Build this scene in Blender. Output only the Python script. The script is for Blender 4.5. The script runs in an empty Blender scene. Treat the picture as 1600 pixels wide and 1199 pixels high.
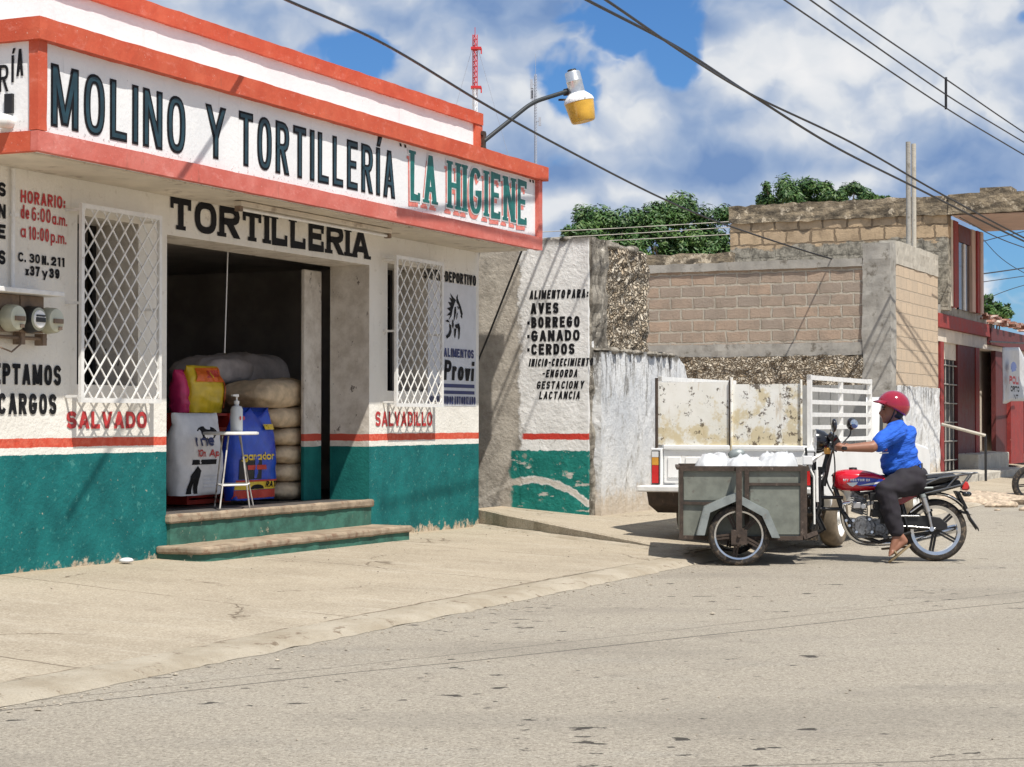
import bpy, bmesh, math, random
from mathutils import Vector, Matrix, noise as mnoise
R = math.radians
SC = bpy.context.scene
COL = SC.collection
random.seed(7)

# ---------------------------------------------------------------- camera, sky, sun
H = 1.3
F = 3000.0
PITCH = math.atan(57.5 / F)
cam_d = bpy.data.cameras.new('camera')
cam = bpy.data.objects.new('camera', cam_d)
COL.objects.link(cam)
cam.location = (0, 0, H)
cam.rotation_euler = (R(90) + PITCH, 0, 0)
cam_d.sensor_width = 36
cam_d.lens = 36 * F / 1600
cam_d.clip_start = .1
cam_d.clip_end = 4000
SC.camera = cam

SUN = Vector((.275, -.50, 1.0)).normalized()
sd = bpy.data.lights.new('sun', 'SUN')
sd.energy = 4.9
sd.angle = R(.5)
sd.color = (1, .95, .87)
so = bpy.data.objects.new('sun', sd)
COL.objects.link(so)
so.location = (0, 0, 40)
so.rotation_euler = SUN.to_track_quat('Z', 'Y').to_euler()

SC.view_settings.view_transform = 'Standard'
SC.view_settings.look = 'None'
SC.view_settings.exposure = 0.27
SC.view_settings.gamma = 1
SC.view_settings.use_curve_mapping = False


class G:
    """short hand for shader nodes"""
    def __init__(s, nt):
        s.nt = nt
        nt.nodes.clear()

    def n(s, t, **kw):
        nd = s.nt.nodes.new(t)
        for k, v in kw.items():
            setattr(nd, k, v)
        return nd

    def put(s, sock, v):
        if hasattr(v, 'is_output'):
            s.nt.links.new(v, sock)
        elif v is not None:
            if hasattr(sock.default_value, '__len__') and not hasattr(v, '__len__'):
                v = (v,) * len(sock.default_value)
            if hasattr(sock.default_value, '__len__') and len(sock.default_value) == 4 and len(v) == 3:
                v = (*v, 1)
            sock.default_value = v

    def obj(s):
        return s.n('ShaderNodeTexCoord').outputs['Object']

    def gen(s):
        return s.n('ShaderNodeTexCoord').outputs['Generated']

    def sep(s, v):
        nd = s.n('ShaderNodeSeparateXYZ')
        s.put(nd.inputs[0], v)
        return nd.outputs

    def comb(s, x, y, z):
        nd = s.n('ShaderNodeCombineXYZ')
        for i, k in enumerate((x, y, z)):
            s.put(nd.inputs[i], k)
        return nd.outputs[0]

    def m(s, op, a, b=None, c=None, clamp=False):
        nd = s.n('ShaderNodeMath', operation=op, use_clamp=clamp)
        for i, k in enumerate((a, b, c)):
            if k is not None:
                s.put(nd.inputs[i], k)
        return nd.outputs[0]

    def vm(s, op, a, b=None):
        nd = s.n('ShaderNodeVectorMath', operation=op)
        s.put(nd.inputs[0], a)
        if b is not None:
            s.put(nd.inputs[1], b)
        return nd.outputs['Value'] if op in ('DISTANCE', 'LENGTH', 'DOT_PRODUCT') else nd.outputs[0]

    def noise(s, vec, scale, detail=4, rough=.55, dist=0):
        nd = s.n('ShaderNodeTexNoise')
        s.put(nd.inputs['Vector'], vec)
        nd.inputs['Scale'].default_value = scale
        nd.inputs['Detail'].default_value = detail
        nd.inputs['Roughness'].default_value = rough
        nd.inputs['Distortion'].default_value = dist
        return nd.outputs['Fac']

    def vor(s, vec, scale, feature='F1', out='Distance', rnd=1):
        nd = s.n('ShaderNodeTexVoronoi', feature=feature)
        s.put(nd.inputs['Vector'], vec)
        nd.inputs['Scale'].default_value = scale
        nd.inputs['Randomness'].default_value = rnd
        return nd.outputs[out]

    def ss(s, v, a, b, o0=0., o1=1., smooth=True):
        nd = s.n('ShaderNodeMapRange', interpolation_type='SMOOTHSTEP' if smooth else 'LINEAR')
        s.put(nd.inputs['Value'], v)
        s.put(nd.inputs['From Min'], a)
        s.put(nd.inputs['From Max'], b)
        s.put(nd.inputs['To Min'], o0)
        s.put(nd.inputs['To Max'], o1)
        return nd.outputs[0]

    def mix(s, f, a, b, blend='MIX'):
        nd = s.n('ShaderNodeMix', data_type='RGBA', blend_type=blend)
        s.put(nd.inputs[0], f)
        s.put(nd.inputs[6], a)
        s.put(nd.inputs[7], b)
        return nd.outputs[2]

    def ramp(s, f, stops):
        nd = s.n('ShaderNodeValToRGB')
        s.put(nd.inputs[0], f)
        e = nd.color_ramp.elements
        while len(e) < len(stops):
            e.new(.5)
        for el, (p, c) in zip(e, stops):
            el.position = p
            el.color = (*c, 1)
        return nd.outputs[0]

    def scale(s, vec, k):
        return s.vm('MULTIPLY', vec, k)

    def bump(s, h, strength=.3, dist=.02):
        nd = s.n('ShaderNodeBump')
        s.put(nd.inputs['Height'], h)
        nd.inputs['Strength'].default_value = strength
        nd.inputs['Distance'].default_value = dist
        return nd.outputs[0]

    def out(s, col, rough=.8, bump=None, metal=0, spec=.5, coat=0, emit=None, trans=0, alpha=None):
        b = s.n('ShaderNodeBsdfPrincipled')
        s.put(b.inputs['Base Color'], col)
        s.put(b.inputs['Roughness'], rough)
        s.put(b.inputs['Metallic'], metal)
        s.put(b.inputs['Specular IOR Level'], spec)
        s.put(b.inputs['Coat Weight'], coat)
        s.put(b.inputs['Transmission Weight'], trans)
        if bump is not None:
            s.put(b.inputs['Normal'], bump)
        o = s.n('ShaderNodeOutputMaterial')
        s.nt.links.new(b.outputs[0], o.inputs[0])
        return b


MATS = {}


def mat(name):
    def deco(fn):
        m = bpy.data.materials.new(name)
        m.use_nodes = True
        fn(G(m.node_tree))
        MATS[name] = m
        return m
    return deco


def dirpx(px, py):
    x = (px - 800) / F
    y = -(py - 599.5) / F
    return Vector((x, math.cos(PITCH) - y * math.sin(PITCH), math.sin(PITCH) + y * math.cos(PITCH)))


# world: Nishita sky with procedural cumulus
wd = bpy.data.worlds.new('World')
SC.world = wd
wd.use_nodes = True
g = G(wd.node_tree)
sky = g.n('ShaderNodeTexSky', sky_type='NISHITA')
sky.sun_disc = False
sky.sun_elevation = math.asin(SUN.z)
sky.sun_rotation = math.atan2(SUN.x, SUN.y)
sky.altitude = 0
sky.air_density = 1.0
sky.dust_density = .3
sky.ozone_density = 2.5
d = g.vm('NORMALIZE', g.gen())


def blob(px, py, rpx, amp, sx=1., sz=1.):
    c = dirpx(px, py).normalized()
    k = (1 / sx, 1., 1 / sz)
    dist = g.vm('LENGTH', g.vm('MULTIPLY', g.vm('SUBTRACT', d, tuple(c)), k))
    return g.ss(dist, 0, rpx / F, amp, 0.)


def addall(lst):
    a = lst[0]
    for b in lst[1:]:
        a = g.m('ADD', a, b)
    return a


# billows: fractal cells warped by noise give the cauliflower edge of cumulus
def wn(k, sc, det=4):
    return g.m('SUBTRACT', g.noise(g.vm('ADD', d, k), sc, det, .55), .5)


dw = g.vm('ADD', d, g.scale(g.comb(wn((0, 0, 0), 18), 0, wn((3, 1, 2), 18)), (.026, 1, .026)))
dw = g.vm('ADD', dw, g.scale(g.comb(wn((5, 2, 0), 70), 0, wn((1, 7, 2), 70)), (.007, 1, .007)))


def bil(v, sc, det, k):
    n_ = g.noise(g.vm('ADD', v, k), sc, det, .5)
    return g.m('SUBTRACT', 1., g.m('MULTIPLY', g.m('ABSOLUTE', g.m('SUBTRACT', n_, .5)), 4.2))


def dens(v):
    vv = g.scale(v, (1., 1., 1.25))
    a_ = g.m('MULTIPLY', g.m('SUBTRACT', g.noise(vv, 8.5, 3, .5), .5), 1.5)
    b_ = g.m('MULTIPLY', g.m('SUBTRACT', bil(vv, 17, 1, (2., 2., 2.)), .5), .16)
    c_ = g.m('MULTIPLY', g.m('SUBTRACT', bil(vv, 44, 3, (7., 1., 3.)), .5), .09)
    return g.m('ADD', g.m('ADD', a_, .5), g.m('ADD', b_, c_))


holes = addall([blob(1035, 25, 130, -.36, 1.2, 1.), blob(1078, 112, 85, -.36, 1., 1.), blob(520, 85, 150, -.42, 1.7, .6),
                blob(1600, 25, 40, -.28), blob(880, 245, 55, -.14, 1.5, .5), blob(712, 170, 45, -.14, .8, 1.2),
                blob(1570, 440, 90, -.14), blob(1270, 60, 170, .25, 1.3, 1.), blob(1480, 90, 200, .25), blob(970, 130, 90, .16),
                blob(1150, 240, 170, .24, 2, .8), blob(800, 60, 140, .16, 1.5, .8), blob(1480, 235, 150, .25, 1.4, 1), blob(1130, 60, 50, .1),
                blob(640, 60, 90, .08), blob(920, 310, 90, .15, 1.6, .5)])
den = dens(dw)
den_up = dens(g.vm('ADD', dw, (.005, 0., .014)))
mask = g.ss(g.m('ADD', den, holes), .29, .415)
shade = g.m('ADD', g.m('MULTIPLY', g.m('SUBTRACT', den, den_up), 1.7), .46)
low = g.noise(g.scale(dw, (1., 1., 2.)), 8, 3, .5)
shade = g.m('ADD', shade, g.m('MULTIPLY', g.m('SUBTRACT', low, .5), .55))
tone = addall([blob(1280, 75, 190, .36, 1.4, 1.), blob(1500, 70, 170, .30), blob(1010, 195, 100, .30, 1.2, .8), blob(960, 120, 80, .26),
               blob(930, 325, 110, .32, 1.8, .5), blob(690, 90, 60, .25), blob(1520, 430, 90, .3), blob(1270, 290, 80, .30, 2.2, .4), blob(800, 60, 90, .12),
               blob(1150, 258, 110, -.36, 2.6, .5), blob(1480, 262, 110, -.34, 1.6, .7), blob(800, 10, 110, -.22, 1.8, .6), blob(840, 200, 100, -.22, 1.1, 1),
               blob(1100, 45, 60, -.35, 1.3, .6), blob(420, 20, 120, -.35, 1.5, .5), blob(870, 262, 70, -.25, 1.2, .8)])
shade = g.m('ADD', g.m('MULTIPLY', shade, .85), tone, clamp=True)
ccol = g.ramp(shade, [(0., (.20, .33, .60)), (.28, (.36, .48, .70)), (.52, (.58, .66, .80)), (.70, (.83, .865, .915)), (1., (.99, .99, 1.0))])
skyc = g.mix(1., g.mix(1., sky.outputs[0], (.085, .085, .085), 'MULTIPLY'), (.58, .97, 1.45), 'MULTIPLY')
wcol = g.mix(mask, skyc, ccol)
# lower hemisphere stays plain
up = g.ss(g.sep(d)[2], -.02, .02)
wcol = g.mix(up, (.25, .22, .18), wcol)
bg = g.n('ShaderNodeBackground')
g.put(bg.inputs[0], wcol)
bg.inputs[1].default_value = .74
wo = g.n('ShaderNodeOutputWorld')
g.nt.links.new(bg.outputs[0], wo.inputs[0])

# ---------------------------------------------------------------- street frame and helpers
AL = R(24.7)
U = Vector((math.sin(AL), math.cos(AL), 0))
N = Vector((math.cos(AL), -math.sin(AL), 0))
Z = Vector((0, 0, 1))
C0 = Vector((-.372, 21.45, 0))
ROT = R(90) - AL                    # street frame: local x runs along the street, local y into the plots


def S(u, v, z=0.):
    """street coordinates (along, out to the road, up) to world"""
    return C0 + U * u + N * v + Z * z


def to_uv(p):
    q = Vector(p) - C0
    return q.dot(U), q.dot(N)


def atY(px, py, Y):
    r = dirpx(px, py)
    t = Y / r.y
    return Vector((t * r.x, Y, H + t * r.z))


def atV(px, py, v):
    r = dirpx(px, py)
    t = (v + C0.dot(N)) / r.dot(N)
    return r * t + Vector((0, 0, H))


def atU(px, py, u):
    r = dirpx(px, py)
    t = (u + C0.dot(U)) / r.dot(U)
    return r * t + Vector((0, 0, H))


XF = {}


def link(o, parent=None):
    COL.objects.link(o)
    if parent is not None:
        o.parent = parent
    return o


def tag(o, label, cat, group=None, kind=None):
    if label:
        o['label'] = label
    if cat:
        o['category'] = cat
    if group:
        o['group'] = group
    if kind:
        o['kind'] = kind
    return o


def thing(name, label, cat, loc, rot=0., group=None):
    o = bpy.data.objects.new(name, None)
    o.empty_display_size = .2
    link(o)
    o.location = loc
    o.rotation_euler = (0, 0, rot)
    XF[o.name] = (Matrix.Translation(Vector(loc)) @ Matrix.Rotation(rot, 4, 'Z')).inverted()
    return tag(o, label, cat, group)


class MB:
    """collects shapes in WORLD coordinates, builds ONE mesh object"""
    def __init__(s):
        s.v = []
        s.f = []

    def add(s, verts, faces):
        b = len(s.v)
        s.v += [Vector(p) for p in verts]
        s.f += [tuple(b + i for i in f) for f in faces]
        return s

    def box(s, c, ax, ay, az):
        """centre and three half-axis vectors"""
        c = Vector(c)
        ax, ay, az = Vector(ax), Vector(ay), Vector(az)
        vs = [c + ax * i + ay * j + az * k for i in (-1, 1) for j in (-1, 1) for k in (-1, 1)]
        return s.add(vs, [(0, 1, 3, 2), (4, 6, 7, 5), (0, 4, 5, 1), (2, 3, 7, 6), (0, 2, 6, 4), (1, 5, 7, 3)])

    def sbox(s, u0, u1, v0, v1, z0, z1):
        """box in street coordinates"""
        return s.box(S((u0 + u1) / 2, (v0 + v1) / 2, (z0 + z1) / 2), U * (u1 - u0) / 2, N * (v1 - v0) / 2, Z * (z1 - z0) / 2)

    def wbox(s, x0, x1, y0, y1, z0, z1):
        return s.box(((x0 + x1) / 2, (y0 + y1) / 2, (z0 + z1) / 2), ((x1 - x0) / 2, 0, 0), (0, (y1 - y0) / 2, 0), (0, 0, (z1 - z0) / 2))

    def prism(s, pts, ext):
        """closed outline (world points, planar) extruded by vector ext"""
        n = len(pts)
        e = Vector(ext)
        P = [Vector(p) for p in pts]
        s.add(P + [p + e for p in P], [tuple(range(n)), tuple(range(2 * n - 1, n - 1, -1))] + [(i, (i + 1) % n, n + (i + 1) % n, n + i) for i in range(n)])
        return s

    def tube(s, pts, r, seg=8, cap=True, closed=False):
        P = [Vector(p) for p in pts]
        n = len(P)
        rr = r if hasattr(r, '__len__') else [r] * n
        b = len(s.v)
        prev = None
        for i in range(n):
            a = P[(i - 1) % n] if (closed or i > 0) else P[0]
            c = P[(i + 1) % n] if (closed or i < n - 1) else P[-1]
            t = (c - a).normalized()
            if prev is None:
                q = Vector((0, 0, 1)) if abs(t.z) < .9 else Vector((1, 0, 0))
                x = t.cross(q).normalized()
            else:
                x = (prev - t * prev.dot(t)).normalized()
            prev = x
            y = t.cross(x)
            for k in range(seg):
                a2 = 2 * math.pi * k / seg
                s.v.append(P[i] + (x * math.cos(a2) + y * math.sin(a2)) * rr[i])
        m = n if closed else n - 1
        for i in range(m):
            for k in range(seg):
                i2 = (i + 1) % n
                s.f.append((b + i * seg + k, b + i * seg + (k + 1) % seg, b + i2 * seg + (k + 1) % seg, b + i2 * seg + k))
        if cap and not closed:
            s.f.append(tuple(b + k for k in range(seg))[::-1])
            s.f.append(tuple(b + (n - 1) * seg + k for k in range(seg)))
        return s

    def lathe(s, o, axis, prof, seg=24):
        """prof: (radius, along) pairs turned about axis through o"""
        o = Vector(o)
        t = Vector(axis).normalized()
        q = Vector((0, 0, 1)) if abs(t.z) < .9 else Vector((1, 0, 0))
        x = t.cross(q).normalized()
        y = t.cross(x)
        b = len(s.v)
        for r, h in prof:
            for k in range(seg):
                a = 2 * math.pi * k / seg
                s.v.append(o + t * h + (x * math.cos(a) + y * math.sin(a)) * r)
        for i in range(len(prof) - 1):
            for k in range(seg):
                s.f.append((b + i * seg + k, b + i * seg + (k + 1) % seg, b + (i + 1) * seg + (k + 1) % seg, b + (i + 1) * seg + k))
        return s

    def cyl(s, a, b, r, seg=16, r2=None):
        a, b = Vector(a), Vector(b)
        L = (b - a).length
        r2 = r if r2 is None else r2
        return s.lathe(a, b - a, [(.0001, 0), (r, 0), (r2, L), (.0001, L)], seg)

    def ell(s, c, rx, ry, rz, rot=None, nu=16, nv=10, p=1., jit=0.):
        """(super)ellipsoid"""
        c = Vector(c)
        b = len(s.v)

        def sp(w):
            return math.copysign(abs(w) ** p, w)
        for i in range(nv + 1):
            th = -math.pi / 2 + math.pi * i / nv
            for k in range(nu):
                ph = 2 * math.pi * k / nu
                q = Vector((rx * sp(math.cos(th)) * sp(math.cos(ph)), ry * sp(math.cos(th)) * sp(math.sin(ph)), rz * sp(math.sin(th))))
                if jit:
                    q *= 1 + jit * mnoise.noise((c + q) * 6)
                if rot is not None:
                    q = rot @ q
                s.v.append(c + q)
        for i in range(nv):
            for k in range(nu):
                s.f.append((b + i * nu + k, b + i * nu + (k + 1) % nu, b + (i + 1) * nu + (k + 1) % nu, b + (i + 1) * nu + k))
        return s

    def build(s, name, m, parent=None, smooth=None, bevel=0., loc=None, rot=0., fix=True, weld=False):
        me = bpy.data.meshes.new(name)
        if parent is not None:
            X = XF[parent.name]
        elif loc is not None:
            X = (Matrix.Translation(Vector(loc)) @ Matrix.Rotation(rot, 4, 'Z')).inverted()
        else:
            X = Matrix.Identity(4)
        me.from_pydata([X @ p for p in s.v], [], s.f)
        bm = bmesh.new()
        bm.from_mesh(me)
        if weld:
            bmesh.ops.remove_doubles(bm, verts=bm.verts, dist=1e-4)
        if fix:
            bmesh.ops.recalc_face_normals(bm, faces=bm.faces)
        bm.to_mesh(me)
        bm.free()
        o = bpy.data.objects.new(name, me)
        link(o, parent)
        if parent is None and loc is not None:
            o.location = loc
            o.rotation_euler = (0, 0, rot)
        XF[o.name] = X
        if m is not None:
            me.materials.append(MATS[m] if isinstance(m, str) else m)
        if smooth is not None:
            me.polygons.foreach_set('use_smooth', [True] * len(me.polygons))
            me.set_sharp_from_angle(angle=R(smooth))
        if bevel:
            md = o.modifiers.new('bevel', 'BEVEL')
            md.width = bevel
            md.segments = 2
            md.limit_method = 'ANGLE'
            md.angle_limit = R(35)
        return o


# ---------------------------------------------------------------- materials
def simple(name, col, rough=.6, metal=0., var=.12, scale=8., bump=.0, dirt=None, dirtlim=(.55, .7), coat=0., spec=.5, bscale=60.):
    @mat(name)
    def _(g):
        o = g.obj()
        n = g.noise(o, scale, 6, .6)
        c = g.mix(g.ss(n, .3, .7), tuple(k * (1 - var) for k in col), tuple(min(1, k * (1 + var)) for k in col))
        if dirt is not None:
            c = g.mix(g.ss(g.noise(g.vm('ADD', o, (7., 3., 5.)), scale * 1.7, 8, .65), *dirtlim), c, dirt)
        b = g.bump(g.noise(o, bscale, 5, .6), bump, .01) if bump else None
        g.out(c, g.ss(n, .2, .8, rough * .85, min(1, rough * 1.15)), b, metal, spec, coat)
    return name


TEAL = (.012, .195, .165)
REDP = (.62, .085, .045)


@mat('shop_stucco')
def _(g):
    o = g.obj()
    x, y, z = g.sep(o)
    wob = g.m('MULTIPLY', g.m('SUBTRACT', g.noise(o, 5, 5, .6), .5), .022)
    fine = g.m('MULTIPLY', g.m('SUBTRACT', g.noise(o, 60, 2, .5), .5), .010)
    zz = g.m('ADD', z, g.m('ADD', wob, fine))
    n1 = g.noise(o, 1.3, 6, .6)
    n2 = g.noise(g.scale(o, (6., 6., 1.0)), 2.0, 8, .68)
    white = g.mix(g.ss(n1, .3, .75), (.80, .775, .715), (.71, .68, .61))
    white = g.mix(g.m('MULTIPLY', g.ss(n2, .56, .74), .45), white, (.50, .44, .36))
    # grime under the soffit and hand marks lower down
    grime = g.m('MULTIPLY', g.ss(g.noise(o, 9, 8, .7), .58, .70), .5)
    white = g.mix(grime, white, (.42, .36, .29))
    teal = g.mix(g.ss(g.noise(o, 3, 6, .65), .3, .7), (.004, .098, .100), (.009, .158, .155))
    tealw = g.mix(g.ss(g.noise(g.vm('ADD', o, (4., 4., 4.)), 14, 8, .7), .57, .66), teal, (.06, .24, .22))
    chips = g.ss(g.noise(g.vm('ADD', o, (9., 2., 1.)), 19, 6, .78), .635, .66)
    base = g.ss(g.m('ADD', z, g.m('MULTIPLY', g.m('SUBTRACT', g.noise(o, 8, 8, .7), .5), .55)), (.13), .19, 1., 0.)
    chips = g.m('MAXIMUM', chips, base)
    tealw = g.mix(chips, tealw, g.mix(g.ss(g.noise(o, 20, 5, .6), .4, .6), (.55, .47, .36), (.33, .26, .18)))
    red = g.mix(g.ss(g.noise(o, 18, 6, .65), .35, .75), (.58, .075, .04), (.68, .16, .10))
    c = g.mix(g.ss(zz, 1.093, 1.097), white, red)
    c = g.mix(g.ss(zz, 1.163, 1.167), c, white)
    c = g.mix(g.ss(zz, 1.038, 1.042), tealw, c)
    hb = g.m('ADD', g.noise(o, 34, 6, .6), g.m('MULTIPLY', g.noise(o, 7, 4, .5), 1.5))
    g.out(c, .82, g.bump(hb, .38, .02), spec=.25)


@mat('jamb_plaster')
def _(g):
    o = g.obj()
    x, y, z = g.sep(o)
    zz = g.m('ADD', z, g.m('MULTIPLY', g.m('SUBTRACT', g.noise(o, 5, 5, .6), .5), .022))
    w = g.mix(g.ss(g.noise(o, 5, 8, .68), .35, .7), (.68, .64, .575), (.47, .425, .365))
    marks = g.ss(g.noise(g.scale(o, (1., 1., .55)), 13, 5, .7), .64, .67)
    w = g.mix(g.m('MULTIPLY', marks, .85), w, (.10, .08, .07))
    teal = g.mix(g.ss(g.noise(o, 5, 6, .65), .3, .7), (.005, .10, .092), (.010, .15, .135))
    red = (.50, .08, .05)
    c = g.mix(g.ss(zz, 1.093, 1.097), w, red)
    c = g.mix(g.ss(zz, 1.163, 1.167), c, w)
    c = g.mix(g.ss(zz, 1.038, 1.042), teal, c)
    g.out(c, .8, g.bump(g.noise(o, 38, 6, .6), .35, .015), spec=.25)


@mat('sign_white')
def _(g):
    o = g.obj()
    x, y, z = g.sep(o)
    w = g.mix(g.ss(g.noise(o, 2, 6, .6), .35, .7), (.80, .80, .80), (.72, .73, .74))
    st = g.ss(g.noise(g.scale(o, (9., 9., 1.1)), 1.6, 7, .7), .58, .74)
    w = g.mix(g.m('MULTIPLY', st, .35), w, (.45, .44, .43))
    sp = g.ss(g.noise(o, 26, 6, .7), .67, .70)
    w = g.mix(g.m('MULTIPLY', sp, .8), w, (.36, .33, .30))
    # black mould spots along the lower edge
    lowz = g.ss(z, 3.27, 3.45, 1., 0.)
    mould = g.m('MULTIPLY', lowz, g.ss(g.noise(o, 30, 6, .7), .56, .62))
    w = g.mix(g.m('MULTIPLY', mould, .8), w, (.10, .10, .09))
    g.out(w, .75, g.bump(g.m('ADD', g.noise(o, 30, 6, .6), g.noise(o, 5, 3, .5)), .22, .015), spec=.25)


def trimmat(name, a, b):
    @mat(name)
    def _(g):
        o = g.obj()
        c = g.mix(g.ss(g.noise(o, 3.5, 7, .62), .35, .7), a, b)
        c = g.mix(g.ss(g.noise(g.scale(g.vm('ADD', o, (3., 1., 2.)), (1., 1., 2.)), 6, 8, .72), .54, .68, 0, .45), c, tuple(min(1, k * 1.0 + .12) for k in b))
        c = g.mix(g.m('MULTIPLY', g.ss(g.noise(g.scale(o, (5., 5., 1.4)), 3, 7, .7), .60, .74), .6), c, (.25, .10, .07))
        c = g.mix(g.m('MULTIPLY', g.ss(g.noise(o, 40, 5, .7), .66, .69), .8), c, (.66, .45, .38))
        g.out(c, .75, g.bump(g.noise(o, 36, 6, .6), .25, .012), spec=.3)


trimmat('trim_orange', (.50, .082, .040), (.57, .120, .062))
trimmat('trim_pink', (.53, .125, .095), (.60, .19, .155))
simple('soffit', (.60, .54, .45), .85, var=.12, scale=2.5, bump=.4, dirt=(.36, .30, .24), dirtlim=(.56, .68), bscale=30)
simple('paint_black', (.010, .010, .012), .7, var=.3, scale=20, dirt=(.09, .085, .08), dirtlim=(.68, .76), spec=.2)
simple('paint_darkteal', (.008, .038, .055), .55, var=.35, scale=9)
simple('paint_teal', (.004, .125, .112), .55, var=.25, scale=12)
simple('paint_white', (.80, .80, .79), .6, var=.05)
simple('paint_red', (.46, .035, .035), .6, var=.25, scale=20, dirt=(.62, .42, .38), dirtlim=(.64, .72))
simple('paint_pinkred', (.68, .20, .16), .6, var=.2, scale=20, dirt=(.72, .66, .64), dirtlim=(.60, .68))
simple('paint_navy', (.02, .03, .12), .55, var=.3, scale=30)
simple('panel_grey', (.60, .61, .64), .6, var=.06, scale=5, dirt=(.50, .49, .50), dirtlim=(.6, .75))
simple('white_metal', (.74, .73, .70), .5, var=.08, scale=14, dirt=(.33, .22, .14), dirtlim=(.64, .72))
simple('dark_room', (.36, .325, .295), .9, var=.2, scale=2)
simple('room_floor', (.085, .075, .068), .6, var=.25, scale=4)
simple('black', (.012, .012, .013), .45, var=.2)
simple('black_gloss', (.010, .010, .012), .18, var=.1, coat=.4)
simple('rubber', (.030, .026, .023), .85, var=.3, scale=16, dirt=(.15, .115, .08), dirtlim=(.48, .68))
simple('dusty_rubber', (.16, .125, .085), .9, var=.35, scale=10, bump=.3)
simple('chrome', (.72, .72, .72), .18, .95, var=.05)
simple('alloy', (.46, .45, .44), .38, .75, var=.12)
simple('engine_metal', (.20, .20, .20), .42, .7, var=.35, scale=25, dirt=(.06, .05, .04), dirtlim=(.5, .62))
simple('rust', (.062, .044, .034), .75, .25, var=.35, scale=14, bump=.25, dirt=(.17, .13, .105), dirtlim=(.58, .7))
simple('galvanised', (.185, .195, .165), .55, .25, var=.16, scale=9, dirt=(.14, .13, .11), dirtlim=(.58, .72), bump=.12, bscale=14)
simple('galv_bright', (.27, .295, .285), .45, .4, var=.14, scale=10, dirt=(.22, .19, .16), dirtlim=(.6, .7))
simple('tank_red', (.56, .008, .022), .16, .0, var=.05, coat=.8)
simple('maroon', (.24, .012, .03), .22, .0, var=.08, coat=.5)
simple('blue_decal', (.02, .045, .36), .3, var=.1, coat=.4)
simple('lens_red', (.52, .02, .02), .2, var=.1, coat=.5)
simple('lens_amber', (.62, .30, .04), .25, var=.1, coat=.4)
simple('lens_clear', (.7, .7, .7), .15, var=.05, coat=.5)
simple('truck_white', (.80, .80, .78), .32, var=.05, scale=3, coat=.25, dirt=(.52, .44, .34), dirtlim=(.62, .78))
simple('glass_dark', (.10, .125, .11), .06, var=.1, coat=.6)
simple('mirror_glass', (.6, .63, .66), .05, .9, var=.02)
simple('plastic_sack', (.52, .53, .54), .5, var=.08, scale=10, bump=.5, bscale=14)
simple('amber_shade', (.62, .36, .045), .28, var=.10, scale=10, coat=.3)
simple('lamp_steel', (.62, .64, .65), .30, .75, var=.12, scale=6)
simple('pole_grey', (.016, .022, .026), .6, .0, var=.2)
simple('concrete', (.315, .30, .27), .9, var=.16, scale=4, bump=.6, dirt=(.15, .135, .11), dirtlim=(.54, .7), bscale=30)
simple('concrete_pale', (.44, .41, .35), .9, var=.14, scale=4, bump=.5, dirt=(.25, .22, .18), dirtlim=(.56, .72), bscale=30)
simple('step_edge', (.30, .235, .165), .85, var=.25, scale=6, bump=.5, dirt=(.20, .125, .08), dirtlim=(.50, .66), bscale=26)
simple('step_green', (.035, .125, .092), .8, var=.35, scale=5, bump=.5, dirt=(.33, .28, .20), dirtlim=(.62, .70), bscale=26)
simple('meter_body', (.36, .36, .27), .35, var=.12, coat=.2)
simple('meter_face', (.50, .50, .38), .3, var=.08, coat=.4)
simple('meter_box', (.19, .135, .095), .75, var=.3, dirt=(.09, .06, .045))
simple('sack_jute', (.58, .45, .295), .9, var=.18, scale=10, bump=.7, bscale=45)
simple('sack_grey', (.46, .41, .385), .85, var=.16, scale=8, bump=.6, bscale=40)
simple('bag_white', (.66, .66, .67), .5, var=.08, scale=9, bump=.5, bscale=14)
simple('bag_blue', (.015, .065, .50), .32, var=.15, scale=9, bump=.5, bscale=14, coat=.3)
simple('bag_yellow', (.72, .50, .02), .38, var=.12, scale=9, bump=.5, bscale=14, coat=.3)
simple('bag_orange', (.72, .14, .015), .38, var=.1, scale=9, bump=.5, bscale=14)
simple('bag_pink', (.60, .03, .14), .38, var=.12, scale=9, bump=.5, bscale=14)
simple('bag_red', (.50, .04, .025), .4, var=.12)
simple('skin', (.27, .125, .078), .5, var=.10, scale=12, spec=.4)
@mat('shirt_blue')
def _(g):
    o = g.obj()
    x, y, z = g.sep(o)
    dv = g.comb(g.m('ADD', g.m('MULTIPLY', x, 4.), g.m('MULTIPLY', z, 5.)), g.m('MULTIPLY', y, 3.), g.m('SUBTRACT', g.m('MULTIPLY', z, 15.), g.m('MULTIPLY', x, 9.)))
    f = g.noise(dv, 1., 4, .55, .6)
    c = g.mix(g.ss(g.noise(o, 12, 4, .6), .3, .7), (.010, .085, .47), (.016, .115, .58))
    g.out(c, .85, g.bump(f, 1., .05))


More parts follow.
